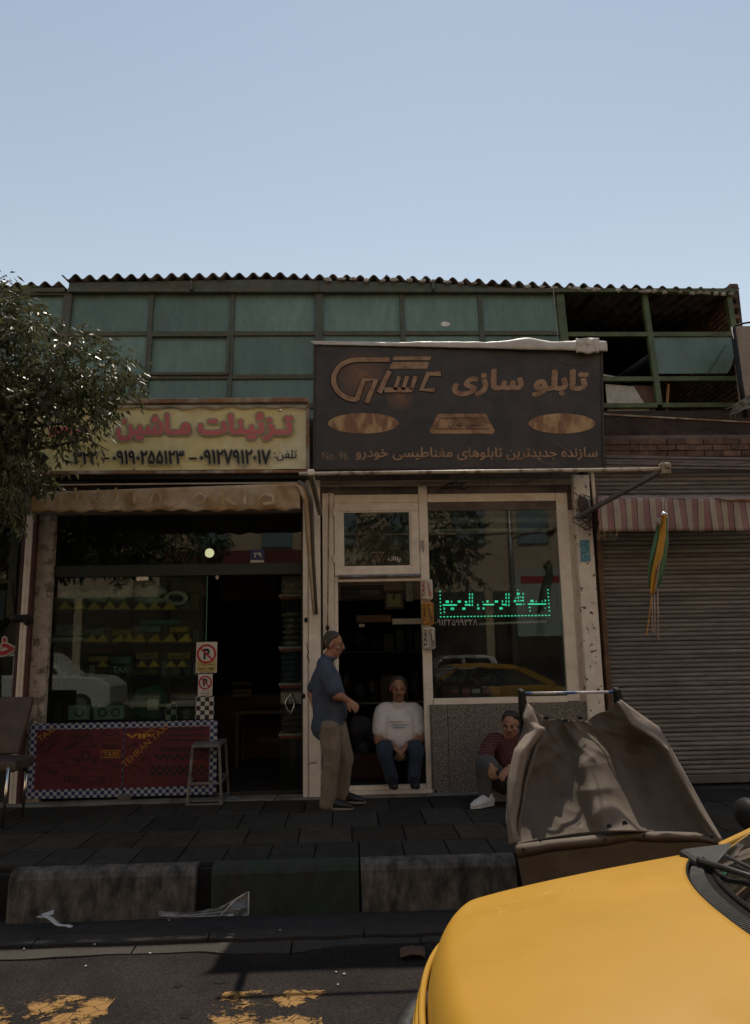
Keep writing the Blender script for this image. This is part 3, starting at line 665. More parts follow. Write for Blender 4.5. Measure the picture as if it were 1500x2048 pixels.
m_bag = M('milky plastic bag', (.62, .74, .67), .3, var=.3, vscale=14, bump=.6, bscale=10, trans=.25)
for i, (px, py, wpx, hpx, lab) in enumerate(((147, 1193, 26, 13, 'first bag from the pillar, low and rounded'), (196, 1193, 26, 13, 'second bag from the pillar, with a dark fold'), (240, 1188, 23, 17, 'tallest bag in the middle of the row'), (303, 1183, 27, 13, 'flattened bag lying on another one'), (300, 1200, 26, 9, 'squashed bag under the flattened one'))):
    c = at(px, py, DY - .02); mb = MB().ball(c, (wpx * .0057, .1, hpx * .0057), 18, 10, .45, i + 2); o = mb.build('plastic_bag', m_bag, smooth=True); tag(o, f'milky plastic bag on the top shelf, {lab}', 'bag', 'bags on the top shelf')
c = at(352, 1196, DY - .05); mb = MB().ring(c, .115, .028, (.25, 1, .5), 24, 8, .62); o = mb.build('bagged_wheel_cover', m_bag, smooth=True); tag(o, 'wheel cover wrapped in clear plastic at the end of the top shelf', 'wheel cover')
def good(name, px0, py0, px1, py1, mat, lab, cat, Y=DY - .1, dp=.12, bev=.01, lean=0):
    a, b = at(px0, py1, Y), at(px1, py0, Y); o = MB().box((a.x, Y, a.z), (b.x, Y + dp, b.z)).build(name, mat, bevel=bev); tag(o, lab, cat); return o
m_bluec = M('faded blue card', (.06, .14, .16), .6, col2=(.16, .22, .20), scale=9, var=.3); m_yel2 = M('dull yellow plastic', (.30, .19, .015), .4, var=.2)
m_pale = M('pale green plastic', (.36, .48, .42), .4, var=.2, bump=.3, bscale=14); m_tealb = M('teal box', (.03, .14, .13), .5, var=.2); m_dred = M('dark red', (.11, .014, .014), .6, var=.2)
good('parts_box', 110, 1249, 166, 1272, m_bluec, 'blue and yellow parts box at the pillar end of the middle shelf', 'box'); good('long_pouch', 100, 1274, 168, 1284, m_pale, 'long pale pouch lying under the blue parts box', 'pouch', bev=.03)
good('parts_box', 170, 1258, 208, 1271, m_bluec, 'flat blue box above two yellow wedges', 'box'); good('taxi_plate', 222, 1259, 262, 1272, m_yel2, 'dull yellow plate above the middle shelf wedges', 'plate')
good('flat_case', 280, 1239, 355, 1250, m_tealb, 'flat teal case on top of the stack at the door end', 'case'); good('flat_case', 280, 1252, 320, 1265, m_bluec, 'dark blue case just below the teal case', 'case'); good('taxi_plate', 338, 1253, 374, 1265, m_yel2, 'yellow plate beside the blue case near the glass edge', 'plate')
good('long_box', 168, 1297, 226, 1308, m_dred, 'dark red long box on the lowest shelf', 'box'); good('taxi_plate', 176, 1312, 216, 1324, m_yel2, 'yellow block on the lowest shelf under the red box', 'plate'); good('parts_box', 222, 1313, 262, 1328, m_bluec, 'blue box between yellow blocks on the lowest shelf', 'box')
for (x0, x1, y0, y1, t, lab) in ((272, 316, 1305, 1318, 'TAXI', 'long yellow taxi plate above two lowest wedges'), (336, 380, 1305, 1318, 'تاکسی', 'yellow taxi plate nearest to the glass edge'), (266, 322, 1337, 1351, 'تاکسی', 'dark taxi plate with yellow script along the bottom of the shelf')):
    o = good('taxi_plate', x0, y0, x1, y1, m_yel2 if y0 < 1330 else m_shelf, lab, 'plate', DY - .14, .02, .003); tpx('lettering', t, m_blk if y0 < 1330 else m_yel2, o, x0 + 7, y0 + 2.5, x1 - 7, y1 - 2.5, DY - .141, .02, t != 'TAXI')
o = good('taxi_card', 222, 1331, 262, 1350, m_shelf, 'dark card lettered TAXI in pale green', 'card', DY - .15, .01, .002); tpx('lettering', 'TAXI', m_pale, o, 226, 1333, 260, 1345, DY - .151, .02, False)
for (x0, x1, lab) in ((136, 180, 'white wheel cover carton nearest the pillar'), (186, 248, 'wider white carton printed with two round wheels')):
    o = good('wheel_carton', x0, 1411, x1, 1440, m_pale, lab, 'carton', DY - .14, .12, .006)
    mb = MB()
    for q in ((.3, .72) if x1 - x0 > 50 else (.5,)): mb.ring(at(lerp(x0, x1, q), 1425, DY - .143), .04, .006, (0, 1, 0), 16, 4)
    mb.build('wheel_print', m_blk, o)
o = MB().ball(at(298, 1408, DY - .02), (.2, .09, .2), 16, 10, .3, 3).build('jacket_bag', M('green fabric bag', (.05, .12, .085), .6, var=.3, bump=.5, bscale=12), smooth=True); tag(o, 'big green bagged jacket propped in the display corner', 'bag')
MB().box((X(290, 1405, 8.3), 8.40, Z(1420, 8.4)), (X(312, 1405, 8.3), 8.404, Z(1398, 8.4))).build('paper_tag', m_stw, o)
# ---- inside, through the open door
sg = thing('interior_sign', 'orange brown sign with black Persian lines deep inside the taxi shop', 'sign', (-1.5, 11.0, 1.8))
MB().box((X(438, 1180, 11), 11.0, Z(1205, 11)), (X(556, 1180, 11), 11.04, Z(1148, 11))).build('board', M('burnt orange board', (.15, .05, .018), .6, var=.15), sg)
mb = MB(); tpx(None, 'بیرون و داخل ماشین', None, None, 436, 1150, 556, 1164, 11.0, .02, mb=mb); tpx(None, 'دودی UV دار ، ضد خش', None, None, 440, 1172, 556, 1187, 11.0, .02, mb=mb); mb.build('lettering', m_blk, sg)
dr = thing('display_rack', 'rack of white edged shelves stacked with packs beside the open door', 'rack', (-1.05, 8.6, 0))
m_wedge = M('white shelf edge', (.40, .38, .35), .5); m_redt = M('red trim', (.30, .03, .025), .5)
m_pack = M('clear wrapped packs', (.12, .10, .085), .3, col2=(.30, .25, .20), scale=22, var=.4, stretch=(1, 1, 4), bump=.5, bscale=20); m_pblue = M('blue wrapped cloths', (.015, .04, .075), .35, var=.4, bump=.5, bscale=14)
for i, (py, m_, top) in enumerate(((1197, m_pack, 1168), (1302, m_pack, 1232), (1376, m_pblue, 1308), (1478, m_dark, 1430))):
    z = Z(py, 8.5); a, b = X(557, py, 8.5), X(602, py, 8.5)
    MB().box((a, 8.5, z), (b, 8.8, z + .022)).build('shelf_board', m_wedge, dr, bevel=.003); MB().box((a + .01, 8.505, z - .03), (b, 8.52, z - .001)).build('red_trim', m_redt, dr)
    zt_ = Z(top, 8.5); n = max(2, int((zt_ - z) / .055))
    for k in range(n):
        z0 = z + .024 + k * (zt_ - z) / n; MB().ball(((a + b) / 2 + .02 + random.uniform(-.012, .012), 8.64, z0 + (zt_ - z) / n * .5), ((b - a) * .48, .12, (zt_ - z) / n * .62), 12, 6, .3, k + i).build('pack', m_, dr, smooth=True)
MB().box((X(604, 1300, 8.5), 8.5, 0), (X(604, 1300, 8.5) + .02, 8.8, 2.4)).build('rack_upright', m_shelf, dr)
m_wood = M('worn wood', (.11, .075, .05), .6, var=.3, stretch=(1, 1, 6)); m_woodr = M('reddish wood', (.10, .035, .02), .6, var=.3)
t = thing('interior_counter', 'low brown table deep inside the open taxi shop', 'table', (-1.5, 10.2, 0))
MB().box((X(470, 1520, 10), 9.9, .66), (X(590, 1520, 10), 10.6, .70)).build('table_top', m_wood, t)
for px in (475, 585):
    for y in (9.95, 10.55): MB().box((X(px, 1520, 10) - .02, y - .02, .012), (X(px, 1520, 10) + .02, y + .02, .66)).build('leg', m_wood, t)
MB().box((X(515, 1520, 10), 9.95, .30), (X(565, 1520, 10), 9.98, .36)).build('cross_rail', m_woodr, t)
t = thing('wooden_crate', 'slatted pale crate on the floor shelf inside the taxi shop', 'crate', (-1.7, 10.8, .5))
for py in (1371, 1385, 1395): MB().box((X(465, py, 10.6), 10.6, Z(py, 10.6) - .015), (X(502, py, 10.6), 10.62, Z(py, 10.6) + .02)).build('slat', M('crate slat', (.20, .16, .12), .7, var=.2), t)
MB().box((X(464, 1380, 10.6), 10.61, .86), (X(503, 1380, 10.6), 10.9, .9)).build('crate_base', m_wood, t)
MB().box((X(430, 1380, 10.6), 10.7, .012), (X(560, 1380, 10.6), 11.4, .85)).build('cabinet_body', m_woodr, t)

# ================================================================ STOOL, CHAIR
st = thing('metal_stool', 'tall grey metal stool standing in front of the red panels', 'stool', (-1.75, 7.6, 0))
sc_ = [atz(374, 1612, 0), atz(440, 1614, 0), atz(457, 1589, 0), atz(392, 1588, 0)]; zs = Z(1500, 7.65)
yf, yb2 = sc_[0].y, sc_[2].y; xa, xb = sc_[0].x, sc_[1].x; xa2, xb2 = sc_[3].x, sc_[2].x
topc = [V(xa + .035, yf + .03, zs), V(xb - .035, yf + .03, zs), V(xb2 - .035, yb2 - .03, zs), V(xa2 + .035, yb2 - .03, zs)]; botc = [V(xa, yf, 0), V(xb, yf, 0), V(xb2, yb2, 0), V(xa2, yb2, 0)]
m_stool = M('scuffed grey stool', (.20, .185, .17), .5, col2=(.10, .085, .075), scale=12, var=.2, metal=.2)
for p, q in zip(topc, botc): MB().bar(p, q, .026, .026, up=(0, 1, 0)).build('leg', m_stool, st, bevel=.003)
for t_, nm in ((.62, 'stretcher'), (.985, 'foot_rail')):
    for i in range(4):
        j = (i + 1) % 4; MB().bar(lerp(topc[i], botc[i], t_), lerp(topc[j], botc[j], t_), .02, .022).build(nm, m_stool, st)
mb = MB(); mb.prism([p + (p - sum(topc, V(0, 0, 0)) / 4).normalized() * .02 for p in topc], (0, 0, .03)); mb.build('seat', M('stool seat', (.13, .12, .12), .4, col2=(.22, .20, .19), scale=20, var=.3), st, bevel=.006)
ch = thing('brown_chair', 'brown padded chair with a chrome leg at the edge of the pavement', 'chair', (-3.55, 7.3, 0))
m_uph = M('brown leatherette', (.085, .055, .042), .55, col2=(.05, .034, .028), scale=5, var=.25, bump=.2, bscale=30)
a, b = at(-55, 1500, 7.45), at(60, 1392, 7.5)
mb = MB(); mb.grid(lambda u, v: V(lerp(a.x, b.x, u) + .05 * v - .03, 7.40 + .14 * v + .03 * math.cos(math.pi * (u - .5)), lerp(Z(1502, 7.4), Z(1390, 7.5), v)), 8, 8); mb.build('backrest', m_uph, ch, smooth=True, solid=.05, bevel=.01)
mb = MB().box((a.x, 6.98, Z(1535, 7.1)), (X(42, 1530, 7.1), 7.42, Z(1512, 7.1))); mb.build('seat', m_uph, ch, bevel=.03, seg=3)
for (px, py0, py1, Y) in ((17, 1535, 1622, 6.98), (55, 1530, 1598, 7.42), (-50, 1535, 1622, 6.98)):
    p = at(px, py0, Y); q = V(p.x - .02, p.y, 0); MB().tube([p, lerp(p, q, .5), q], .013).build('leg', m_chrome, ch, smooth=True)
MB().tube([at(18, 1536, 6.99), at(40, 1525, 7.2), at(55, 1545, 7.42)], .012).build('frame_tube', m_black, ch, smooth=True)
ZPX = 880
# ================================================================ WHITE SHOPFRONT (dark sign)
ws = thing('white_shopfront', 'white painted steel shopfront with an open doorway and a large display window', 'shopfront', (.9, 8.0, 0))
WY = 8.0
def wb(name, x0, y0, x1, y1, mat=m_white, Y=WY, dp=.06, parent=None, bev=.004, xref=None):
    """upright member given by its pixel rectangle; x taken at its own middle height"""
    ym = (y0 + y1) / 2; xr_ = xref or ym
    return MB().box((X(x0, xr_, Y), Y, Z(y1, Y)), (X(x1, xr_, Y), Y + dp, Z(y0, Y))).build(name, mat, parent or ws, bevel=bev)
zth = .045; ztop = Z(988, WY)
xj0, xj1 = X(645, 1100, WY), X(668, 1100, WY); xd0, xm0, xm1 = X(677, 1300, WY), X(844, 1250, WY), X(862, 1250, WY)
xw1, xw2, xw3 = X(1118, 1100, WY), X(1141, 1100, WY), X(1152, 1100, WY)
def vb(name, x0, x1, z0, z1, mat=m_white, y=WY, dp=.06, parent=None, bev=.004): return MB().box((x0, y, z0), (x1, y + dp, z1)).build(name, mat, parent or ws, bevel=bev)
vb('jamb', xj0, xj1, 0, ztop + .02); vb('jamb', xj1 + .003, xd0, zth, Z(1160, WY), y=WY + .012)
vb('mullion', xm0, xm1, zth, ztop + .10, dp=.07)
vb('jamb', xw1, xw2, Z(1408, WY), ztop - .002, dp=.08); vb('jamb', xw2 + .004, xw3 + .02, .0, ztop, y=WY + .05, dp=.05)
zr0 = Z(1004, WY)
vb('top_rail', xj1 + .003, xm0 - .003, zr0, ztop); vb('top_rail', xm1 + .003, xw1 - .003, zr0, ztop)
vb('door_head', xj1 + .003, xm0 - .003, Z(1161, WY), Z(1150, WY)); vb('threshold', xj1 - .03, xm1 + .005, .0, zth, y=WY - .03, dp=.13)
vb('threshold_rail', xj1 + .003, xm0 - .003, zth + .002, .09, y=WY + .01, dp=.05)
vb('sill', xm1 + .003, xw1 - .003, Z(1409, WY), Z(1397, WY), y=WY - .02, dp=.1)
# opening fanlight with hinges and a latch
fx0, fx1, fz0, fz1 = xj1 + .006, xm0 - .006, Z(1149, WY), Z(1005, WY)
fl = thing  # (kept simple: the sash is a part with its own pane, lettering, hinges and latch)
mb = MB(); fw = .085; fyy = WY - .018
for a, b in (((fx0, fz0), (fx1, fz0 + fw)), ((fx0, fz1 - fw), (fx1, fz1)), ((fx0, fz0 + fw), (fx0 + fw, fz1 - fw)), ((fx1 - fw, fz0 + fw), (fx1, fz1 - fw))): mb.box((a[0], fyy, a[1]), (b[0], fyy + .05, b[1]))
sash = mb.build('fanlight_sash', m_white, ws, bevel=.004)
mb = MB(); ib = .018
for a, b in (((fx0 + fw, fz0 + fw), (fx1 - fw, fz0 + fw + ib)), ((fx0 + fw, fz1 - fw - ib), (fx1 - fw, fz1 - fw)), ((fx0 + fw, fz0 + fw + ib), (fx0 + fw + ib, fz1 - fw - ib)), ((fx1 - fw - ib, fz0 + fw + ib), (fx1 - fw, fz1 - fw - ib))): mb.box((a[0], fyy + .012, a[1]), (b[0], fyy + .045, b[1]))
mb.build('glazing_bead', m_white, sash, bevel=.003)
MB().box((fx0 + fw + ib, fyy + .03, fz0 + fw + ib), (fx1 - fw - ib, fyy + .036, fz1 - fw - ib)).build('fanlight_pane', m_glass, sash)
m_gold = M('gold outline', (.30, .19, .08), .5)
tpx('lettering', 'پلاک', m_stw, sash, 776, 1113, 801, 1124, fyy + .029, .02)
tpx('numerals', '27', m_gold, sash, 743, 1104, 768, 1121, fyy + .029, .026, False); tpx('numeral_core', '27', M('numeral dark', (.03, .02, .012), .5), sash, 744, 1105.3, 767, 1119.7, fyy + .0285, .0, False, proud=.006)
for py in (1023, 1115): MB().tube([V(fx0 - .004, fyy - .01, Z(py + 7, WY)), V(fx0 - .004, fyy - .01, Z(py - 7, WY))], .012, 8).build('hinge', m_white, sash)
p = at(846, 1090, WY - .03); MB().box(p + V(-.012, -.012, -.03), p + V(.012, .03, .05)).bar(p + V(0, -.015, .02), p + V(0, -.02, -.08), .014, .014).build('latch', m_steel, sash, bevel=.003)
MB().tube([at(677, 1154, WY - .02), at(842, 1151, WY - .02)], .022, 8).build('roller_tube', m_steel, ws)
MB().box((xj1 + .01, WY + .03, ztop + .003), (xm0 - .005, WY + .036, ztop + .10)).build('slot_pane', m_glass, ws); MB().box((xm1 + .005, WY + .03, ztop + .003), (xw1 + .01, WY + .036, ztop + .07)).build('slot_pane', m_glass, ws)
MB().box((xm1 + .003, WY + .03, Z(1397, WY) + .002), (xw1 - .003, WY + .038, zr0)).build('window_pane', m_glass, ws)
# white boarding over the top rail
zb0 = ztop + .08; zb1 = 3.25; n = 5
m_board = M('white siding', (.50, .43, .35), .55, col2=(.26, .20, .15), scale=2, var=.15, grime=.4, stretch=(1, 1, 5))
for i in range(n):
    z0 = lerp(zb0, zb1, i / n); z1 = lerp(zb0, zb1, (i + 1) / n) - .006
    MB().box((X(640, 960, 7.93), 7.90 + .006 * (i % 2), z0), (X(1141, 960, 7.93), 7.96, z1)).build('siding_board', m_board, ws, bevel=.004)
# granite riser and flanking posts
m_granite = M('speckled granite', (.30, .265, .23), .45, col2=(.06, .052, .047), lo=.40, hi=.58, scale=95, var=.35, vscale=80, spec=.5, detail=3)
xg0, xg1 = X(862, 1500, WY), X(1207, 1500, WY)
for a, b in ((xg0 + .012, 1.03), (1.034, xg1)): MB().box((a, WY - .03, .0), (b, WY + .03, Z(1409, WY))).build('granite_slab', m_granite, ws, bevel=.003)
MB().box((xg0 - .002, WY - .036, .0), (xg0 + .008, WY + .03, Z(1409, WY))).build('granite_edge', M('granite edge', (.12, .11, .10), .5, var=.3), ws)
pillar('shop_post', 1162, 950, 1192, 1408, 34, 7.93, m_peel, z0=Z(1409, 7.93) - .4, lab='white post with peeling paint and a blue sticker')
pillar('shop_post', 632, 960, 620, 1590, 30, 7.95, m_white, z0=.0)
pillar('shop_post', 1205, 960, 1218, 1590, 10, 8.02, M('rusty edge strip', (.13, .07, .04), .7, var=.4), .1)
for (x0, x1) in ((606, 616), (618, 640)): MB().box((X(x0, 1300, 7.93), 7.925, .01), (X(x1, 1300, 7.93) - .004, 7.95, Z(975, 7.93))).build('channel_strip', m_white, bl, bevel=.003)
MB().tube([at(658, 985, 7.96), at(655, 1265, 7.96)], .008, 6).build('rust_rod', m_rust, bl)
for px, py in ((655, 1256), (612, 1240), (607, 1392)): MB().ball(at(px, py, 7.92), (.02, .012, .028), 8, 6).build('lock_boss', m_black, bl)
s = MB().box((X(1161, 1104, 7.92), 7.916, Z(1127, 7.92)), (X(1180, 1104, 7.92), 7.922, Z(1084, 7.92))).build('wall_sticker', M('cyan sticker', (.06, .25, .36), .5, col2=(.25, .40, .45), lo=.5, hi=.6, scale=30, var=.1)); tag(s, 'small cyan sticker on the peeling white post', 'sticker')
s = MB().box((X(1182, 1104, 7.99), 7.985, Z(1130, 7.99)), (X(1189, 1104, 7.99), 7.99, Z(1084, 7.99))).build('wall_sticker', M('blue strip', (.02, .05, .22), .5, var=.2)); tag(s, 'narrow dark blue sticker strip beside the cyan one', 'sticker')
# scribbles of paint on the pillar
mb = MB(); random.seed(3)
for (cx, cy, n, dx) in ((622, 1308, 9, .0), (625, 1525, 8, 2.2)):
    pts = [at(cx - 8 + i * (dx or .6) + random.uniform(-3, 3), cy + (random.uniform(-4, 4) if dx else -22 + i * 5), 7.923) for i in range(n)]; stroke(mb, pts, .007)
mb.build('scribble', m_blk, bl)
# ---- taxi roof lamps hung on the mullion
m_lw = M('white lamp plastic', (.55, .49, .40), .35, var=.1, bump=.05); m_lo = M('orange lamp plastic', (.46, .20, .02), .35, var=.12)
for i, (x0, y0, x1, y1, mt, lm, lab) in enumerate(((843, 1158, 865, 1200, m_lw, m_str, 'white taxi lamp with red lettering, topmost of three on the mullion'), (845, 1204, 867, 1250, m_lo, m_blk, 'orange taxi lamp with black lettering, between two white ones'), (847, 1254, 870, 1299, m_lw, m_blk, 'white taxi lamp with black lettering, lowest of three on the mullion'))):
    Y = 7.90; a, b = at(x0, y1, Y), at(x1, y0, Y); xa, xb, z0, z1 = a.x, b.x, a.z, b.z; xm_ = lerp(xa, xb, .38)
    mb = MB(); ch_ = .018
    P = [(xa, 8.0), (xb, 8.0), (xb, 7.91), (xm_, 7.875), (xa, 7.91)]; k = 5; c = V(sum(p[0] for p in P) / 5, sum(p[1] for p in P) / 5, 0)
    def rg(z, s_): return [V(c.x + (p[0] - c.x) * s_, c.y + (p[1] - c.y) * s_, z) for p in P]
    R_ = [rg(z0, .8), rg(z0 + ch_, 1), rg(z1 - ch_, 1), rg(z1, .8)]; mb.v = [p for r in R_ for p in r]
    for j in range(3):
        for q in range(k): mb.f.append((j * k + q, j * k + (q + 1) % k, (j + 1) * k + (q + 1) % k, (j + 1) * k + q))
    mb.f += [tuple(reversed(range(k))), tuple(3 * k + q for q in range(k))]
    o = mb.build('taxi_roof_lamp', mt, bevel=.004); tag(o, lab, 'roof lamp', 'taxi lamps hung on the mullion')
    fl0, fl1 = V(xm_ + .008, 7.878, 0), V(xb - .006, 7.908, 0)
    def fp(u, z): q = lerp(fl0, fl1, u); return V(q.x, q.y - .003, z)
    zz0, zz1 = z0 + .03, z1 - .03
    text('lettering', 'تاکسی', lm, o, fp(.82, zz1), fp(.82, zz0), fp(.18, zz0), fp(.18, zz1), .05)
    mb = MB()
    for p, q in (((0.05, zz0 - .012), (0.05, zz1 + .012)), ((.95, zz0), (.95, zz1)), ((.05, zz1 + .012), (.95, zz1)), ((.05, zz0 - .012), (.95, zz0))): mb.bar(fp(p[0], p[1]), fp(q[0], q[1]), .005, .003)
    if i: mb.build('outline', lm, o)
    g0, g1 = V(xa + .004, 7.908, 0), V(xm_ - .004, 7.88, 0)
    def gp(u, z): q = lerp(g0, g1, u); return V(q.x, q.y - .003, z)
    text('side_lettering', 'TAXI', lm, o, gp(.15, zz0), gp(.15, zz1), gp(.85, zz1), gp(.85, zz0), .03, False)
# ---- LED sign behind the window
led = thing('led_sign', 'dark message board with green lit Persian dots inside the window', 'sign', (1.25, 8.2, 1.9))
LY = 8.18
MB().box((X(866, 1210, LY), LY, Z(1238, LY)), (X(1112, 1210, LY), LY + .05, Z(1172, LY))).build('housing', M('dark board', (.012, .012, .012), .5), led, bevel=.004)
m_led = M('green diodes', (.05, .5, .3), .5, emit=(.05, .80, .42), es=1.0, var=0)
mb = MB()
def dot(zx, zy, wpx=2.6, hpx=2.6):
    x, y = 840 + zx * 320 / 1500, 1130 + zy * 290 / 1359; a, b = at(x - wpx / 2, y + hpx / 2, LY - .006), at(x + wpx / 2, y - hpx / 2, LY - .006); mb.box(a, b + V(0, .008, 0))
for k in range(33): dot(195 + k * 31.8, 486 - k * .45, 3.2, 2.2)
for y in (248, 284, 317, 350, 384, 416, 450): dot(188 + (y - 248) * .03, y, 2.2, 2.6)
for y in (233, 265, 298, 330, 362, 396, 430): dot(1200 + (y - 233) * .07, y, 2.2, 2.6)
for (x0, x1, y) in ((222, 350, 375), (428, 470, 374), (597, 697, 371), (775, 812, 370), (908, 955, 368), (1020, 1180, 366)):
    x = x0
    while x <= x1: dot(x, y, 3.1, 2.6); x += 13
for (x, y, a, b) in ((256, 344, 6, 5), (297, 345, 1.6, 4), (369, 343, 6, 4.5), (430, 344, 4, 3), (437, 352, 2, 3), (228, 410, 2, 5), (228, 442, 2, 3), (294, 410, 2, 5), (312, 410, 3, 5), (412, 409, 6, 4.5), (590, 346, 1.6, 2), (634, 341, 3.6, 4.5), (717, 342, 6, 4.5), (773, 341, 2, 4), (543, 375, 2, 4), (548, 407, 4, 4), (596, 407, 3.5, 4), (760, 406, 6, 4.5), (918, 236, 2, 2), (921, 270, 5, 4.5), (967, 270, 1.8, 4), (922, 305, 2, 4.5), (944, 302, 2, 2), (967, 303, 2, 4), (898, 310, 1.5, 2), (886, 338, 2, 4.5), (898, 338, 2, 4), (924, 336, 2, 3), (950, 334, 4, 2), (968, 334, 2, 4), (974, 368, 2, 2.4), (1050, 337, 5.5, 4.5), (1090, 340, 1.4, 2), (1146, 340, 1.5, 2), (1176, 334, 1.8, 4), (1028, 398, 4, 2), (1034, 430, 2, 2.4), (1174, 404, 1.5, 2)): dot(x, y, a, b)
for x0 in (465, 808):
    for y in (276, 308, 342, 374):
        for x in (x0, x0 + 26): dot(x, y, 1.9, 4.4)
mb.build('lit_dots', m_led, led, kind='stuff')
p, q = at(958, 1248, 8.16), at(1092, 1243, 8.16); s = MB().bar(p, q, .03, .022).build('white_tube', m_stw); tag(s, 'white tube lying level under the green message board', 'tube')
tpx('phone_number', '۰۹۱۲۲۵۹۹۳۲۸', M('pale number print', (.40, .36, .31), .5), ws, 870, 1238, 955, 1251, WY + .028, .015)
s = MB().tube([at(860, 1041, 8.3), at(1108, 1039, 8.3)], .035, 10).tube([at(860, 1061, 8.28), at(1108, 1059, 8.28)], .018, 8).build('rolled_blind', M('blind cream', (.42, .39, .31), .6, var=.1), smooth=True); tag(s, 'rolled cream blind across the top of the display window', 'blind')
# steering wheels and boxes in the window
for (px, py, lab) in ((905, 1362, 'black steering wheel hung in the window nearest the taxi lamps'), (966, 1362, 'second black steering wheel in the window, closer to the mat stand')):
    c = at(px, py, 8.35); r = 31 * 8.35 / 1500
    s = thing('steering_wheel', lab, 'steering wheel', tuple(c), 'steering wheels in the window')
    MB().ring(c, r, .017, (0, 1, .35), 28, 8).build('rim', m_black, s, smooth=True); MB().ball(c + V(0, -.02, .02), (.065, .03, .05), 12, 8).build('hub', m_black, s, smooth=True)
    for k in (-1, 1): MB().bar(c + V(k * .05, -.01, .01), c + V(k * (r - .01), 0, .03), .035, .012, (0, 1, 0)).build('spoke', m_black, s)
    MB().bar(c + V(0, -.01, -.03), c + V(0, .02, -r + .01), .035, .012, (0, 1, 0)).build('spoke', m_black, s)
m_bx = M('maroon carton', (.085, .018, .016), .6, var=.2); m_bxl = M('pink label', (.42, .09, .09), .5); m_bxd = M('dark carton', (.03, .022, .02), .6)
for i, px in enumerate((893, 911, 933, 953, 974, 992)):
    a, b = at(px - 9, 1398, 8.2), at(px + 8, 1372, 8.2); o = MB().box((a.x, 8.2, a.z), (b.x, 8.33, b.z)).build('small_carton', m_bx if i % 2 == 0 else m_bxd, bevel=.003)
    tag(o, ('maroon' if i % 2 == 0 else 'dark') + f" small carton on the window sill, {('first', 'second', 'third', 'fourth', 'fifth', 'last')[i]} from the mullion", 'carton', 'cartons along the window sill')
    if i: MB().box((a.x + .006, 8.196, lerp(a.z, b.z, .45)), (b.x - .006, 8.2, lerp(a.z, b.z, .78))).build('label_band', m_bxl if i != 3 else m_stw, o)
MB().box((xm1, 8.08, Z(1400, 8.2) - .03), (xw1, 8.6, Z(1400, 8.2) - .003)).build('window_shelf', m_shelf, ws)
# ---- inside the doorway
pb = MB().box((X(660, 1200, 8.95), 9.0, 2.03), (X(850, 1200, 8.95), 9.04, 2.93)).build('inner_partition', M('tan wall', (.30, .20, .15), .8, var=.12), bl)
pf = thing('picture_frame', 'wide dark framed orange picture high on the inner wall', 'picture', (.0, 8.95, 2.3)); FYY = 8.955
fx = [at(684, 1199, FYY), at(767, 1170, FYY)]
mb = MB(); a, b = fx
for p, q in (((a.x, a.z), (b.x, a.z + .05)), ((a.x, b.z - .05), (b.x, b.z)), ((a.x, a.z + .05), (a.x + .05, b.z - .05)), ((b.x - .05, a.z + .05), (b.x, b.z - .05))): mb.box((p[0], FYY, p[1]), (q[0], FYY + .04, q[1]))
mb.build('frame', M('dark brown frame', (.028, .016, .012), .4), pf, bevel=.005)
MB().box((a.x + .05, FYY + .02, a.z + .05), (b.x - .05, FYY + .025, b.z - .05)).build('picture', M('orange print scene', (.40, .19, .05), .5, col2=(.14, .09, .06), lo=.42, hi=.5, scale=1.6, var=.15), pf)
MB().box((a.x + .05, FYY + .015, a.z + .05), (a.x + .22, FYY + .019, b.z - .05)).build('dark_margin', M('dark print', (.05, .05, .05), .5), pf)
ck = thing('wall_clock', 'square brown framed wall clock with a cream face', 'clock', (.3, 8.95, 2.2))
a, b = at(769, 1219, FYY), at(808, 1181, FYY)
mb = MB()
for p, q in (((a.x, a.z), (b.x, a.z + .03)), ((a.x, b.z - .03), (b.x, b.z)), ((a.x, a.z + .03), (a.x + .03, b.z - .03)), ((b.x - .03, a.z + .03), (b.x, b.z - .03))): mb.box((p[0], FYY - .02, p[1]), (q[0], FYY + .04, q[1]))
mb.build('frame', M('clock frame', (.06, .03, .022), .4), ck, bevel=.005); MB().box((a.x + .03, FYY, a.z + .03), (b.x - .03, FYY + .01, b.z - .03)).build('face', M('cream face', (.38, .30, .12), .5), ck)
c = (a + b) / 2; c.y = FYY - .004
mb = MB(); stroke(mb, [c, c + V(.004, 0, .085)], .011, V(0, -.002, 0)); stroke(mb, [c, c + V(-.028, 0, .05)], .014, V(0, -.003, 0)); mb.build('clock_hand', m_blk, ck)
mb = MB()
for k in range(12): q = c + V(math.sin(k * math.pi / 6) * .085, 0, math.cos(k * math.pi / 6) * .085); mb.box(q + V(-.007, -.001, -.007), q + V(.007, .001, .007))
mb.build('hour_mark', m_blk, ck)
MB().box((X(812, 1200, 8.9), 8.9, 2.0), (X(826, 1200, 8.9), 8.95, 2.75)).build('inner_post', M('grey post', (.30, .25, .21), .7), bl)
MB().box((X(785, 1240, 8.8), 8.8, Z(1247, 8.8)), (X(846, 1240, 8.8), 9.0, Z(1236, 8.8))).build('white_ledge', m_stw, bl)
s = good('carved_board', 712, 1229, 783, 1246, M('carved wood', (.12, .055, .018), .5, var=.3), 'carved brown wooden board under the picture frame', 'carving', 8.9, .05); s = good('glint_slip', 718, 1248, 729, 1254, m_stw, 'small white slip standing for a bright reflection in the dark doorway', 'paper', 8.8, .01, .0)  # the white slip is added to stand for a bright light reflection
isf = thing('interior_shelves', 'dark shelves packed with goods behind the seated man', 'shelves', (.1, 10.2, 0)); random.seed(12)
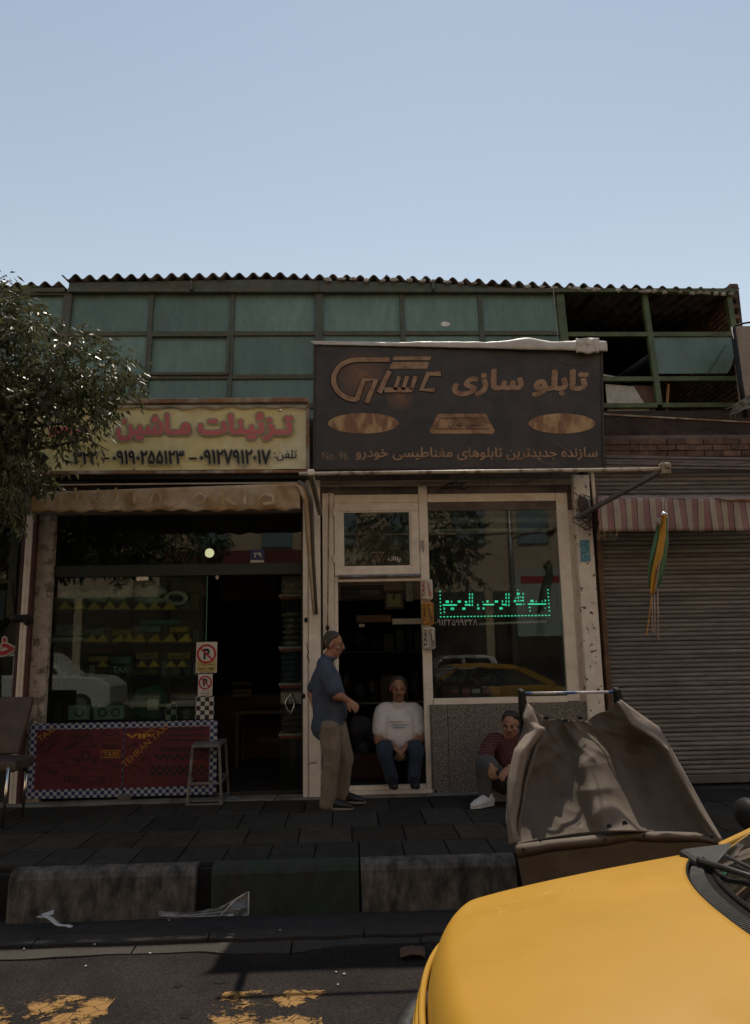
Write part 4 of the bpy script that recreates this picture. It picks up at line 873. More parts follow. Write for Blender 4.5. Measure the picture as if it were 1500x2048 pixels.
for py in (1300, 1402, 1500):
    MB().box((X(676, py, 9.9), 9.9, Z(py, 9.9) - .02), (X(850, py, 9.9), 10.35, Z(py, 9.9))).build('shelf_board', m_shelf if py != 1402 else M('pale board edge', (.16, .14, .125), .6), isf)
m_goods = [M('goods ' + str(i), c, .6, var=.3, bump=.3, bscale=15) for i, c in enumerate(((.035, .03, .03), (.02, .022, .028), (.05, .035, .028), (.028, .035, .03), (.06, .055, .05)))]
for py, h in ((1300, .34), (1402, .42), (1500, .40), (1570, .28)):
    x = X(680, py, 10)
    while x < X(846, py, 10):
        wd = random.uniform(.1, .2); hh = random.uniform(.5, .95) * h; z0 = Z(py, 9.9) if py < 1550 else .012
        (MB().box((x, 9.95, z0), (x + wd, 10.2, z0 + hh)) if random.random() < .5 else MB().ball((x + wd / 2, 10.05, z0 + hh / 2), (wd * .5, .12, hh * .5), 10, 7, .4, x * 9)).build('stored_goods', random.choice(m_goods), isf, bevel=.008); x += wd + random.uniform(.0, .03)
m_sack = M('grey sack', (.085, .08, .078), .8, var=.25, bump=.4, bscale=14)
for (px, py, rx, rz, lab) in ((722, 1462, .17, .17, 'grey bundle piled behind the standing man'), (728, 1510, .15, .2, 'pale grey sack under the bundle in the doorway'), (745, 1480, .11, .13, 'small brown bundle beside the seated man')):
    o = MB().ball(at(px, py, 9.1), (rx, .16, rz), 18, 12, .5, px).build('sack', m_sack if 'brown' not in lab else m_goods[2], smooth=True); tag(o, lab, 'sack')
sb = MB().box((X(690, 1560, 9.1), 8.85, .012), (X(775, 1560, 9.1), 9.35, .28)).build('low_bench', m_woodr, bevel=.01); tag(sb, 'low brown bench holding the sacks in the doorway', 'bench')
bench = thing('door_stool', 'low dark stool under the man in the white shirt', 'stool', (.28, 8.45, 0))
MB().box((.38, 8.19, .36), (.82, 8.57, .41)).build('seat', m_shelf, bench, bevel=.01)
for a in (.41, .79):
    for b in (8.22, 8.54): MB().box((a - .018, b - .018, .012), (a + .018, b + .018, .36)).build('leg', m_shelf, bench)

ZPX = 900
# ================================================================ DARK SIGN
m_navy = M('faded black vinyl', (.044, .038, .035), .6, col2=(.056, .047, .042), lo=.4, hi=.7, scale=3, var=.2, vscale=3, bump=.05)
m_tan = M('rusty gold print', (.42, .255, .145), .6, col2=(.19, .095, .05), lo=.42, hi=.62, scale=9, var=.25)
SGY = 7.55
sg2 = thing('shop_sign', 'large black sign with rusty gold Persian lettering and two ovals', 'sign', (.8, SGY + .1, 3.3))
c4 = [at(628, 938, SGY), at(1207, 936, SGY), at(1203, 697, SGY), at(629, 690, SGY)]
MB().prism(c4, (0, .16, 0)).build('sign_panel', m_navy, sg2, bevel=.006)
mb = MB()
for i in range(4):
    a, b = c4[i], c4[(i + 1) % 4]; mb.bar(a + V(0, -.004, 0), b + V(0, -.004, 0), .018, .02)
mb.build('edge_trim', M('sign edge', (.035, .028, .024), .6), sg2)
for x in (-.05, 1.1, 2.2): MB().bar((x, SGY + .15, 4.2), (x, 8.05, 4.2), .05, .05).bar((x, SGY + .15, 3.4), (x, 8.05, 3.4), .05, .05).build('bracket', m_black, sg2)
def glowmat():
    m, t, b = newmat('printed brown glow'); N = t.nodes.new; L = t.links.new
    tc = N('ShaderNodeTexCoord'); g = N('ShaderNodeTexGradient'); g.gradient_type = 'SPHERICAL'; mp = N('ShaderNodeMapping'); L(tc.outputs['Generated'], mp.inputs[0])
    mp.inputs['Location'].default_value = (-1, 0, -1); mp.inputs['Scale'].default_value = (2, 0, 2); L(mp.outputs[0], g.inputs[0])
    n = N('ShaderNodeTexNoise'); n.inputs['Scale'].default_value = 9; n.inputs['Detail'].default_value = 8; L(tc.outputs['Object'], n.inputs['Vector'])
    mu = N('ShaderNodeMath'); mu.operation = 'MULTIPLY'; L(g.outputs['Fac'], mu.inputs[0]); L(n.outputs['Fac'], mu.inputs[1])
    mx = N('ShaderNodeMixRGB'); L(mu.outputs[0], mx.inputs[0]); mx.inputs[1].default_value = (.048, .041, .038, 1); mx.inputs[2].default_value = (.34, .15, .06, 1); L(mx.outputs[0], b.inputs['Base Color']); b.inputs['Roughness'].default_value = .6; return m
m_glow = glowmat()
MB().disc(at(722, 752, SGY - .001), .33, (0, 1, 0), 40).build('printed_disc', m_glow, sg2); MB().disc(at(800, 795, SGY - .0015), .16, (0, 1, 0), 32).build('printed_disc', m_glow, sg2)
def sz(x, y): return at(620 + x * .4, 660 + y * .4, SGY)     # coordinates read off an enlargement of the sign
def zstroke(mb, pts, wd):
    k = .4 * SGY / 1500 / .94; stroke(mb, [sz(*p) for p in pts], wd * k, V(0, -.006, 0))
def arc(cx, cy, rx, ry, a0, a1, n=14): return [(cx + rx * math.cos(math.radians(lerp(a0, a1, i / n))), cy - ry * math.sin(math.radians(lerp(a0, a1, i / n)))) for i in range(n + 1)]
for wd, mt, nm, pr in ((33, m_black, 'logo_outline', 0), (25, m_tan, 'logo', 1)):
    e = (33 - 25) / 2 if not pr else 0; mb = MB()
    zstroke(mb, [(398 + e, 149), (255, 149)] + arc(240, 250, 122, 101, 95, 262, 20) + [(236, 345), (268, 250), (330, 250), (282 - e * .4, 366 + e)], wd)
    zstroke(mb, [(398 + e * .4, 206 - e), (345 - e * .4, 316 + e)], wd); zstroke(mb, [(372 - e, 301), (512 + e, 301)], wd)
    for x in (430, 470, 512): zstroke(mb, [(x + 16, 232 - e), (x - 6, 300)], wd * .8)
    zstroke(mb, [(655 + e, 220), (590, 220), (556, 300), (622 + e, 300)], wd)
    if pr: mb.v = [p + V(0, -.004, 0) for p in mb.v]
    mb.build(nm, mt, sg2)
mb = MB()
for q in (((420, 134), (606, 134), (600, 152), (412, 152)), ((410, 162), (594, 162), (585, 195), (394, 195))): mb.poly([sz(*p) + V(0, -.008, 0) for p in q[::-1]])
mb.build('logo_bar', m_tan, sg2)
def zt(name, s, x0, y0, x1, y1, mat, off=.02, fa=True, shear=0):
    a, b, c, d = sz(x0 + shear, y0), sz(x1 + shear, y0), sz(x1, y1), sz(x0, y1); return text(name, s, mat, sg2, a, b, c, d, off, fa, .005)
zt('lettering', 'تابلو', 1108, 197, 1385, 335, m_tan, .055, True, 12); zt('lettering', 'سازی', 706, 195, 1062, 332, m_tan, .055, True, 12)
zt('lettering', 'سازنده جدیدترین تابلوهای مغناطیسی خودرو', 228, 586, 1436, 652, m_tan, .03); zt('lettering', 'No. 96', 62, 610, 188, 650, M('pale gold print', (.24, .16, .10), .6), .012, False)
mb = MB()
for (cx, cy, rx, ry) in ((267, 467, 176, 51), (1259, 468, 166, 50)):
    a = MB().poly([sz(cx + rx * math.cos(t), cy + ry * math.sin(t)) + V(0, -.004, 0) for t in [i * math.pi / 24 for i in range(48)]][::-1]).build('oval', M('gold oval', (.46, .29, .14), .6, col2=(.24, .115, .055), lo=.44, hi=.56, scale=5, var=.2, stretch=(1.6, 1, .7)), sg2)
MB().poly([sz(*p) + V(0, -.004, 0) for p in ((605, 519), (915, 519), (924, 505), (882, 425), (874, 419), (645, 419), (636, 425), (597, 505))]).build('lamp_emblem', M('gold emblem', (.38, .22, .11), .6, col2=(.20, .09, .045), lo=.42, hi=.6, scale=7, var=.2), sg2)
mb = MB(); zstroke(mb, [(627, 495), (652, 441), (868, 441), (895, 495), (627, 495)], 5); mb.build('emblem_line', M('emblem brown', (.10, .045, .022), .6), sg2)
zt('emblem_lettering', 'تاکسی تهران', 690, 452, 874, 490, m_blk, .012)
mb = MB(); zstroke(mb, [(1330 + 98 * math.cos(t), 138 + 34 * math.sin(t)) for t in [i * math.pi / 18 for i in range(37)]], 4); mb.build('faint_oval', M('faded brown line', (.09, .05, .03), .6), sg2)
zt('faint_lettering', 'تابلو', 1280, 120, 1385, 152, M('faded brown print', (.065, .038, .026), .6), .01)
mb = MB()
for pts in (((1120, 640), (1180, 668), (1230, 690)), ((1225, 565), (1270, 590), (1300, 608)), ((1190, 668), (1250, 672))): zstroke(mb, pts, 3)
mb.build('scratch', M('scratch', (.16, .14, .12), .6), sg2)
# crumpled tarpaulin over its upper edge
m_tarp = M('white tarpaulin', (.58, .53, .47), .55, col2=(.5, .44, .38), scale=4, var=.1, bump=.2, bscale=12)
A, B = at(626, 684, SGY - .03), at(1212, 690, SGY - .03)
def tf(u, v):
    th = lerp(-.35, math.pi * 1.12, v); base = lerp(A, B, u); rr = lerp(.018, .055, min(1, u * 1.25)) * (1 + .35 * nz(u * 9, v * 2, 1) + .2 * nz(u * 30, v * 3, 4)); lump = .05 * math.exp(-((u - .73) / .055) ** 2) + .025 * math.exp(-((u - .93) / .05) ** 2)
    return base + V(0, -math.cos(th) * (rr + lump * .5) * 1.2 + .04, (math.sin(th) * (rr + lump * .8)) - .012 - (.05 * u if v < .1 else 0) * 1.0)
tp = MB().grid(tf, 110, 12).build('tarpaulin', m_tarp, smooth=True, solid=.006); tag(tp, 'crumpled white tarpaulin rolled along the top of the black sign', 'tarpaulin')
MB().tube([at(622, 684, SGY), at(1212, 690, SGY)], .012, 8).build('rod', m_stw, tp)
MB().grid(lambda u, v: at(lerp(1152, 1198, u), lerp(676, 706, v) + 4 * nz(u * 3, v * 3, 3), SGY - .08 + .04 * nz(u * 4, v * 4, 7)) , 8, 6).build('loose_flap', m_tarp, tp, smooth=True, solid=.005)
o = MB().tube([at(1106, 570, 8.9), at(1110, 620, 8.95), at(1117, 690, 8.8)], .007, 6).build('hanging_cable', M('grey cable', (.25, .23, .2), .6)); tag(o, 'thin grey cable running down the upper glazing to the black sign', 'cable')

ZPX = 350
# ================================================================ YELLOW SIGN
def yelmat():
    m = M('yellow vinyl', (.80, .65, .27), .55, col2=(.80, .72, .45), lo=.4, hi=.65, scale=1.1, var=.1, bump=.08, bscale=4, grime=.25); return m
m_yv = yelmat(); m_redl = M('red lettering', (.62, .15, .14), .5, var=.08); m_halo = M('grey halo print', (.36, .32, .21), .6)
YSY = 7.7
ys = thing('banner_sign', 'yellow vinyl banner sign with red Persian heading and black phone numbers', 'sign', (-2.0, YSY, 3.2))
a, b = at(20, 941, YSY), at(612, 813, YSY); zlo, zhi = Z(940, YSY), Z(815, YSY)
bn = MB().grid(lambda u, v: V(lerp(a.x, b.x, u), YSY + .012 * nz(u * 7, v * 2, 2) + .014 * math.exp(-((u - .93 - .10 * (v - .5)) / .02) ** 2), lerp(zlo, zhi, v) - (.014 * math.sin(u * math.pi * 5) if v > .98 else 0)), 60, 10).build('banner', m_yv, ys, smooth=True)
BY = YSY - .022
def ytext(s, x0, y0, x1, y1, mat, off, halo):
    if halo: tpx('lettering_halo', s, m_halo, ys, x0 - 3, y0 - 3, x1 + 3, y1 + 3, BY, off + .05)
    tpx('lettering', s, mat, ys, x0, y0, x1, y1, BY - .003, off)
ytext('تـزئینات', 396, 825, 586, 881, m_redl, .05, True); ytext('مـاشین', 232, 826, 382, 882, m_redl, .05, True)
mb = MB(); stroke(mb, [at(98, 864, BY), at(150, 862, BY)], .09); stroke(mb, [at(150, 868, BY), at(176, 858, BY)], .06); mb.build('lettering', m_redl, ys)
ytext('تلفن:', 548, 899, 594, 922, m_blk, .02, False)
ytext('۰۹۱۲۷۹۱۲۰۱۷', 400, 900, 541, 928, m_blk, .035, True); ytext('۰۹۱۹۰۲۵۵۱۲۳', 226, 902, 368, 928, m_blk, .035, True); ytext('۳۲۲', 148, 904, 194, 928, m_blk, .035, True); ytext('۰۲۱', 60, 906, 90, 930, m_blk, .035, True)
mb = MB()
for x in (386, 211): stroke(mb, [at(x - 8, 917, BY), at(x + 8, 917, BY)], .022)
mb.build('dash', m_blk, ys, kind='stuff')
MB().bar(at(15, 806, YSY - .03), at(617, 801, YSY - .03), .07, .05).build('frame_rail', m_rust, ys, bevel=.006); MB().bar(at(15, 947, YSY - .02), at(617, 943, YSY - .02), .05, .03).build('frame_rail', m_rust, ys, bevel=.006)
MB().bar(at(616, 806, YSY - .01), at(616, 942, YSY - .01), .04, .05, (0, 1, 0)).build('frame_rail', m_rust, ys, bevel=.006)
MB().grid(lambda u, v: at(lerp(235, 616, u), 811 + 6 * v + (2.2 * math.sin(u * 40) + 3 * nz(u * 9, 1, 1)) * v, YSY - .045 + .02 * v), 60, 3).build('folded_hem', M('pale hem', (.5, .44, .33), .6, var=.15), ys, smooth=True, solid=.004)
for px, py in ((268, 938), (490, 933), (560, 822)): MB().ring(at(px, py, YSY - .03), .012, .004, (0, 1, 0), 12, 5).build('eyelet', m_steel, ys)
MB().box((a.x, YSY + .03, zlo + .04), (b.x, 8.04, zhi - .03)).build('sign_box', m_black, ys)

# ================================================================ FADED AWNING (left) and AWNING FRAME (middle)
m_canvas = M('faded beige canvas', (.62, .47, .31), .85, col2=(.46, .27, .11), lo=.46, hi=.62, scale=2.6, var=.15, bump=.25, bscale=9, trans=.2, grime=.25)
aw = thing('canvas_awning', 'faded beige canvas awning rolled up under the yellow sign', 'awning', (-2, 7.35, 2.6))
AY = 7.35
def vf(u, v):
    px = lerp(62, 600, u); py = lerp(lerp(985, 966, u), 1024 - 5 * u, v) + (2.0 * math.sin(u * 75) * (v > .9)) + 3 * nz(u * 5, 0, 2) * v
    return at(px, py, AY + .03 * nz(u * 12, v, 3) + .012 * math.sin(u * 60 + 2 * nz(u * 8, 0, 0)) * v)
MB().grid(vf, 160, 8).build('valance', m_canvas, aw, smooth=True, solid=.006)
MB().grid(lambda u, v: at(lerp(70, 600, u), lerp(968, 963, u) + 3 * (1 - v), lerp(AY, 8.0, v)), 20, 4).build('canopy_cloth', m_canvas, aw, smooth=True, solid=.006)
mb = MB()  # ghost of the old lettering on the valance
for x0, pts in ((120, ((0, 0), (4, -26), (8, -30))), (150, ((0, -34), (6, -10), (-6, 4))), (186, ((0, -20), (12, -30), (24, -16), (10, -4), (0, -12))), (232, ((0, -34), (4, -6), (-10, 4))), (268, ((0, -30), (2, 0), (18, -2))), (300, ((0, -4), (10, -26), (22, -20), (26, -2))), (330, ((0, 0), (10, 8), (24, -4))), (385, ((0, -8), (14, -24), (30, -14), (22, 0), (2, -2))), (440, ((0, -32), (8, 2))), (452, ((0, -6), (22, 2))), (490, ((0, -34), (0, 2))), (515, ((0, -6), (14, -22), (34, -16), (36, 0), (12, 2)))):
    stroke(mb, [at(x0 + a * .9, 1006 + b * .9, AY - .045) for a, b in pts], .026)
mb.build('ghost_lettering', kind='stuff', mat=M('ghost lettering', (.50, .33, .15), .85, col2=(.58, .44, .30), lo=.4, hi=.65, scale=9, var=.2), parent=aw)
# cloth and arm curling down at the right end
path = [(596, 963, 7.35), (612, 972, 7.36), (622, 1000, 7.4), (624, 1050, 7.5), (626, 1110, 7.62), (630, 1180, 7.75), (633, 1228, 7.86)]
MB().tube([at(*p) for p in path], [.02, .024, .024, .022, .02, .018, .016], 8).build('folding_arm', M('arm grey', (.12, .10, .085), .6, var=.2), aw, smooth=True)
def flap(u, v):
    k = v * (len(path) - 1); i = min(int(k), len(path) - 2); p = [lerp(path[i][j], path[i + 1][j], k - i) for j in range(3)]
    return at(p[0] - 3 - u * (16 - 12 * v) * (1 if v > .1 else v * 10), p[1] + 2, p[2] - .03 + .03 * math.sin(u * 5 + v * 3))
MB().grid(flap, 6, 30).build('side_cloth', m_canvas, aw, smooth=True, solid=.005)
MB().bar(at(100, 953, 7.75), at(610, 951, 7.75), .10, .08).build('roller', m_black, aw)
RY = 6.19
ar = thing('awning_frame', 'bare awning rod on two folding arms under the black sign', 'awning frame', (.9, RY, 2.9))
ra, rb = at(598, 948, RY), at(1332, 938, RY)
MB().tube([ra, rb], .016, 10).build('front_rod', M('pale scuffed rod', (.50, .42, .32), .5, col2=(.2, .12, .07), lo=.5, hi=.62, scale=14, var=.15), ar, smooth=True)
MB().bar(at(1322, 943, RY + .01), at(1152, 1036, 7.85), .05, .035).build('folding_arm', M('arm steel', (.17, .15, .13), .5, var=.2), ar, bevel=.004)
MB().bar(at(622, 950, RY + .01), at(640, 1028, 7.85), .045, .035).build('folding_arm', M('arm cream', (.32, .25, .18), .6, var=.25, grime=.4), ar, bevel=.004)
MB().box(rb + V(-.05, -.04, -.05), rb + V(.03, .04, .05)).ball(rb + V(0, -.04, .02), .03, 8, 6).build('end_bracket', M('bracket cream', (.30, .24, .17), .6, var=.3), ar, bevel=.01)
MB().box(at(622, 947, RY) + V(-.03, -.03, -.02), at(622, 947, RY) + V(.03, .03, .03)).build('end_bracket', m_white, ar, bevel=.01)
MB().bar(at(1184, 946, 7.7), at(1190, 1010, 7.86), .03, .03, (0, 1, 0)).build('drop_bar', m_white, ar)
for px in (684, 975, 1103):
    p = at(px, 946, RY); MB().tube([p, p + V(.004, 0, -.06), p + V(.0, 0, -.13), p + V(-.012, 0, -.14)], .004, 5).build('wire_hook', m_black, ar)
mb = MB(); random.seed(5)
for k in range(26):
    c = at(1172 + random.uniform(-12, 12), 1015 + random.uniform(-22, 30), 7.86); mb.tube([c, c + V(random.uniform(-.1, .1), -.03, random.uniform(-.1, .06)), c + V(random.uniform(-.12, .12), -.01, random.uniform(-.15, .1))], .006, 5)
mb.ball(at(1165, 1008, 7.88), (.06, .05, .09), 12, 8, .6, 4); o = mb.build('rag_bundle', M('dirty rag', (.13, .10, .08), .9, var=.4), smooth=True); tag(o, 'tangled dirty rags and wire tied where the awning arm meets the post', 'rags')
mb = MB()
for k in range(7): c = at(882 + k * 6, 977 - (k % 3) * 4, 7.86); mb.tube([c, c + V(.05, -.02, random.uniform(-.03, .03)), c + V(.11, 0, .02)], .007, 5)
o = mb.build('wire_tangle', m_black, smooth=True); tag(o, 'small knot of black wire over the display window', 'wire')

# ---- straps hanging from the rod end
hs = thing('hanging_straps', 'green and yellow straps hanging on a cord from the awning rod end', 'straps', tuple(rb))
SXY = RY - .01
MB().tube([at(1332, 944, SXY), at(1331, 990, SXY), at(1328, 1028, SXY)], .003, 5).build('cord', M('brown cord', (.16, .07, .04), .8), hs)
def ribbon(pts, w0, mat, name, dy=0):
    mb = MB(); n = len(pts)
    def f(u, v):
        k = v * (n - 1); i = min(int(k), n - 2); x, y, ww = [lerp(pts[i][j], pts[i + 1][j], k - i) for j in range(3)]
        return at(x + (u - .5) * ww, y, SXY + dy + .018 * math.sin(u * 6 + v * 4) + .008 * math.sin(v * 9))
    return mb.grid(f, 6, 40).build(name, mat, hs, smooth=True, solid=.004)
m_sgn = M('green webbing', (.10, .20, .09), .8, var=.15, bump=.2, bscale=120, trans=.2); m_syl = M('yellow webbing', (.62, .31, .035), .8, var=.12, bump=.2, bscale=120, trans=.25); m_spale = M('pale webbing', (.42, .33, .26), .8, trans=.2)
ribbon([(1319, 1040, 6), (1313, 1080, 12), (1304, 1130, 16), (1300, 1175, 8)], 0, m_sgn, 'green_strap', .03); ribbon([(1331, 1035, 6), (1330, 1080, 14), (1322, 1140, 16), (1313, 1178, 8)], 0, m_sgn, 'green_strap', .02)
ribbon([(1328, 1030, 8), (1325, 1070, 13), (1318, 1110, 15), (1308, 1150, 12), (1304, 1188, 8)], 0, m_syl, 'yellow_strap', -.02); ribbon([(1325, 1050, 4), (1322, 1100, 8), (1315, 1150, 7), (1311, 1180, 4)], 0, m_spale, 'pale_strap', .0)
MB().ball(at(1318, 1044, SXY), (.028, .02, .035), 10, 8, .4, 2).build('knot', m_spale, hs, smooth=True); MB().ball(at(1328, 1028, SXY), (.03, .02, .02), 10, 8, .5, 5).build('clip', m_chrome, hs, smooth=True)
for (x0, y0, x1, y1, mt) in ((1304, 1190, 1304, 1262, m_spale), (1309, 1190, 1309, 1264, m_spale), (1315, 1176, 1316, 1278, m_spale), (1303, 1190, 1293, 1270, m_syl)):
    MB().tube([at(x0, y0, SXY), at((x0 + x1) / 2 + 1, (y0 + y1) / 2, SXY), at(x1, y1, SXY), at(x1 + 3, y1 + 2, SXY)], .005, 6).build('loop_cord', mt, hs, smooth=True)

ZPX = 1330
# ================================================================ ROLLER SHUTTER, STRIPED AWNING
rs = thing('roller_shutter', 'closed dark slatted roller shutter under the striped awning', 'shutter', (3.8, 8.12, 0))
m_slat = M('dusty shutter slat', (.235, .212, .195), .65, col2=(.145, .127, .112), lo=.4, hi=.65, scale=2.2, var=.2, rnd=.14, metal=.15, stretch=(.5, 1, 3), grime=.4)
SHY = 8.12; xs0, xs1 = X(1206, 1400, SHY), 6.1; pz = .0478
pr = [(0, .0), (-.010, .008), (-.014, .022), (-.010, .036), (0, .0445), (.004, .0445), (.004, 0)]
def slatmesh():
    mb = MB(); mb.prism([V(0, y, z) for y, z in pr], (xs1 - xs0, 0, 0)); return mb.mesh('slat', m_slat, smooth=False)
sm = slatmesh(); z = .10; ns = 0
while z < 3.40:
    o = piece('slat', sm, rs, (xs0, SHY + random.uniform(-.004, .003), z + random.uniform(-.0015, .0015)), (random.uniform(-.10, .10), 0, random.uniform(-.0008, .0008))); z += pz; ns += 1
MB().box((xs0, SHY - .02, .012), (xs1, SHY + .02, .098)).build('bottom_bar', M('shutter bar', (.11, .10, .09), .5, var=.2), rs, bevel=.006)
MB().box((xs0 - .06, SHY - .03, .0), (xs0 - .005, SHY + .05, 3.4)).build('guide_rail', m_black, rs); MB().box((xs0, SHY + .03, 0), (xs1, SHY + .045, 3.42)).build('shutter_back', m_black, rs)
mb = MB(); random.seed(8)
m_spl = M('paint smear', (.05, .07, .12), .7, col2=(.14, .11, .03), lo=.45, hi=.55, scale=3, var=.3)
sa = thing('striped_awning', 'faded pink and cream striped awning above the roller shutter', 'awning', (3.6, 7.6, 2.5))
def stripemat():
    m, t, b = newmat('pink cream stripes'); N = t.nodes.new; L = t.links.new
    tc = N('ShaderNodeTexCoord'); sx = N('ShaderNodeSeparateXYZ'); L(tc.outputs['Object'], sx.inputs[0])
    n = N('ShaderNodeTexNoise'); n.inputs['Scale'].default_value = 3; n.inputs['Detail'].default_value = 7; L(tc.outputs['Object'], n.inputs['Vector'])
    def mt(op, a, bb):
        q = N('ShaderNodeMath'); q.operation = op
        (L(a, q.inputs[0]) if not isinstance(a, (int, float)) else setattr(q.inputs[0], 'default_value', a)); (L(bb, q.inputs[1]) if not isinstance(bb, (int, float)) else setattr(q.inputs[1], 'default_value', bb)); return q.outputs[0]
    fr = mt('FRACT', mt('DIVIDE', sx.outputs[0], .127), 0); st_ = mt('LESS_THAN', fr, .48); ln = mt('LESS_THAN', mt('ABSOLUTE', mt('SUBTRACT', fr, .50), 0), .03)
    mx = N('ShaderNodeMixRGB'); L(st_, mx.inputs[0]); mx.inputs[1].default_value = (.42, .35, .265, 1); mx.inputs[2].default_value = (.32, .17, .155, 1)
    m2 = N('ShaderNodeMixRGB'); L(ln, m2.inputs[0]); L(mx.outputs[0], m2.inputs[1]); m2.inputs[2].default_value = (.06, .04, .04, 1)
    r = N('ShaderNodeMapRange'); r.inputs[1].default_value = .3; r.inputs[2].default_value = .7; r.inputs[3].default_value = .65; r.inputs[4].default_value = 1.1; L(n.outputs['Fac'], r.inputs[0])
    m3 = N('ShaderNodeMixRGB'); m3.blend_type = 'MULTIPLY'; m3.inputs[0].default_value = 1; L(m2.outputs[0], m3.inputs[1]); L(r.outputs[0], m3.inputs[2]); L(m3.outputs[0], b.inputs['Base Color']); b.inputs['Roughness'].default_value = .9; return m
m_stripe = stripemat()
VA = 7.55
MB().grid(lambda u, v: at(lerp(1198 - 4 * (1 - v) + 3 * nz(v * 6, 1, 4), 1600, u), lerp(997 + 3 * nz(u * 6, 1, 0), 1063 - 2 * u + 2 * nz(u * 11, 4, 0), v), VA + .03 * nz(u * 9, v, 3) + .02 * math.sin(u * 40) * v), 80, 8).build('valance', m_stripe, sa, smooth=True, solid=.005)
MB().grid(lambda u, v: at(lerp(1195, 1600, u), lerp(997, 990, v) + 2 * nz(u * 7, v, 0), lerp(VA, 8.05, v)), 40, 4).build('canopy_cloth', m_stripe, sa, smooth=True, solid=.005)
MB().tube([at(1440, 998, VA - .02), at(1600, 1003, VA - .02)], .014, 8).build('front_rod', m_rust, sa)
mb = MB()
for k in range(10): c = at(1200 + random.uniform(-4, 36), 1062, VA); mb.tube([c, c + V(random.uniform(-.03, .03), 0, -.04), c + V(random.uniform(-.06, .06), 0, -random.uniform(.05, .1))], .002, 4)
mb.build('frayed_thread', m_canvas, sa)
# neighbour wall, pipe and a plastic rag at the right edge
nb_ = MB().box((X(1474, 700, 8.6), 8.6, 4.35), (8.5, 8.68, at(1480, 652, 8.6).z)).build('neighbour_wall', M('beige render', (.33, .27, .215), .85, var=.12, bump=.15)); tag(nb_, 'beige rendered wall of the house beside the brick end wall', 'wall')
o = MB().tube([at(1466, 655, 8.55), at(1480, 760, 8.5), at(1492, 835, 8.45)], .03, 8).build('drain_pipe', m_black, smooth=True); tag(o, 'black drain pipe running down between the two buildings', 'pipe')
o = MB().tube([at(1470, 652, 8.5), at(1485, 647, 8.5), at(1530, 640, 8.4)], .012, 6).build('roof_cable', m_black, smooth=True); tag(o, 'black cable leaving the top of the beige wall', 'cable')
random.seed(21); mb = MB().grid(lambda u, v: at(lerp(1466, 1530, u), lerp(812 - 42 * u, 828 - 22 * u, v) + 5 * nz(u * 4, v * 3, 1), 8.3 + .08 * nz(u * 5, v * 4, 6)), 16, 8)
for k in range(16): c = at(1468 + random.uniform(0, 16), 815 + random.uniform(-8, 10), 8.28); mb.tube([c, c + V(-.05, 0, random.uniform(-.05, .02)), c + V(random.uniform(-.12, -.02), 0, random.uniform(-.12, .0))], .004, 4)
o = mb.build('plastic_rag', M('grey shredded plastic', (.24, .22, .195), .7, var=.3, bump=.3, bscale=30, trans=.2), smooth=True); tag(o, 'shredded grey plastic hanging off the wall at the roof gap', 'rag')

ZPX = 20
# ================================================================ NEIGHBOUR SHOP AT THE LEFT EDGE
ns_ = thing('neighbour_shopfront', 'edge of the next shop with red Persian letters on its glass', 'shopfront', (-4.3, 8.1, 0))
NX1 = X(58, 1250, 8.05)
MB().box((-6.4, 8.14, .5), (X(38, 1250, 8.14), 8.148, 2.93)).build('window_pane', m_glass, ns_)
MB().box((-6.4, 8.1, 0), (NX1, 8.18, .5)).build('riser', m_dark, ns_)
for i, (px, mt) in enumerate(((44, M('oxide pipe', (.06, .022, .02), .6, var=.3)), (52, m_white), (60, m_white), (68, M('oxide strip', (.07, .022, .02), .6, var=.3)))):
    xx = X(px, 1150, 8.02); MB().box((xx - .018, 8.0 - .01 * i, 0), (xx + .018, 8.06, 2.93)).build('guide_strip', mt, ns_, bevel=.004)
MB().box((X(20, 1100, 8.2), 8.2, Z(1235, 8.2)), (X(36, 1100, 8.2), 8.205, 2.9)).build('white_poster', M('poster paper', (.36, .31, .26), .7, var=.15), ns_)
MB().box((-4.5, 8.21, Z(1166, 8.2)), (X(18, 1100, 8.2), 8.214, Z(1158, 8.2))).build('yellow_strip', m_sty, ns_); MB().box((-4.5, 8.21, Z(1240, 8.2)), (X(16, 1100, 8.2), 8.214, Z(1180, 8.2))).build('blue_poster', M('pale blue paper', (.20, .25, .29), .7, var=.2), ns_)
mb = MB(); stroke(mb, [at(26 + random.uniform(-2, 2), 1165 + i * 7, 8.19) for i in range(8)], .012); mb.build('purple_writing', M('purple ink', (.06, .02, .07), .6), ns_)
tpx('letter_outline', 'خد', m_stw, ns_, -26, 1272, 32, 1314, 8.135, .10); tpx('letters', 'خد', m_str, ns_, -22, 1275, 28, 1311, 8.130, .04)
MB().ball(at(40, 1237, 7.98), (.11, .03, .04), 12, 8, .5, 3).ball(at(56, 1240, 7.98), (.05, .03, .06), 10, 8, .5, 6).build('shutter_lock', m_black, ns_, smooth=True)
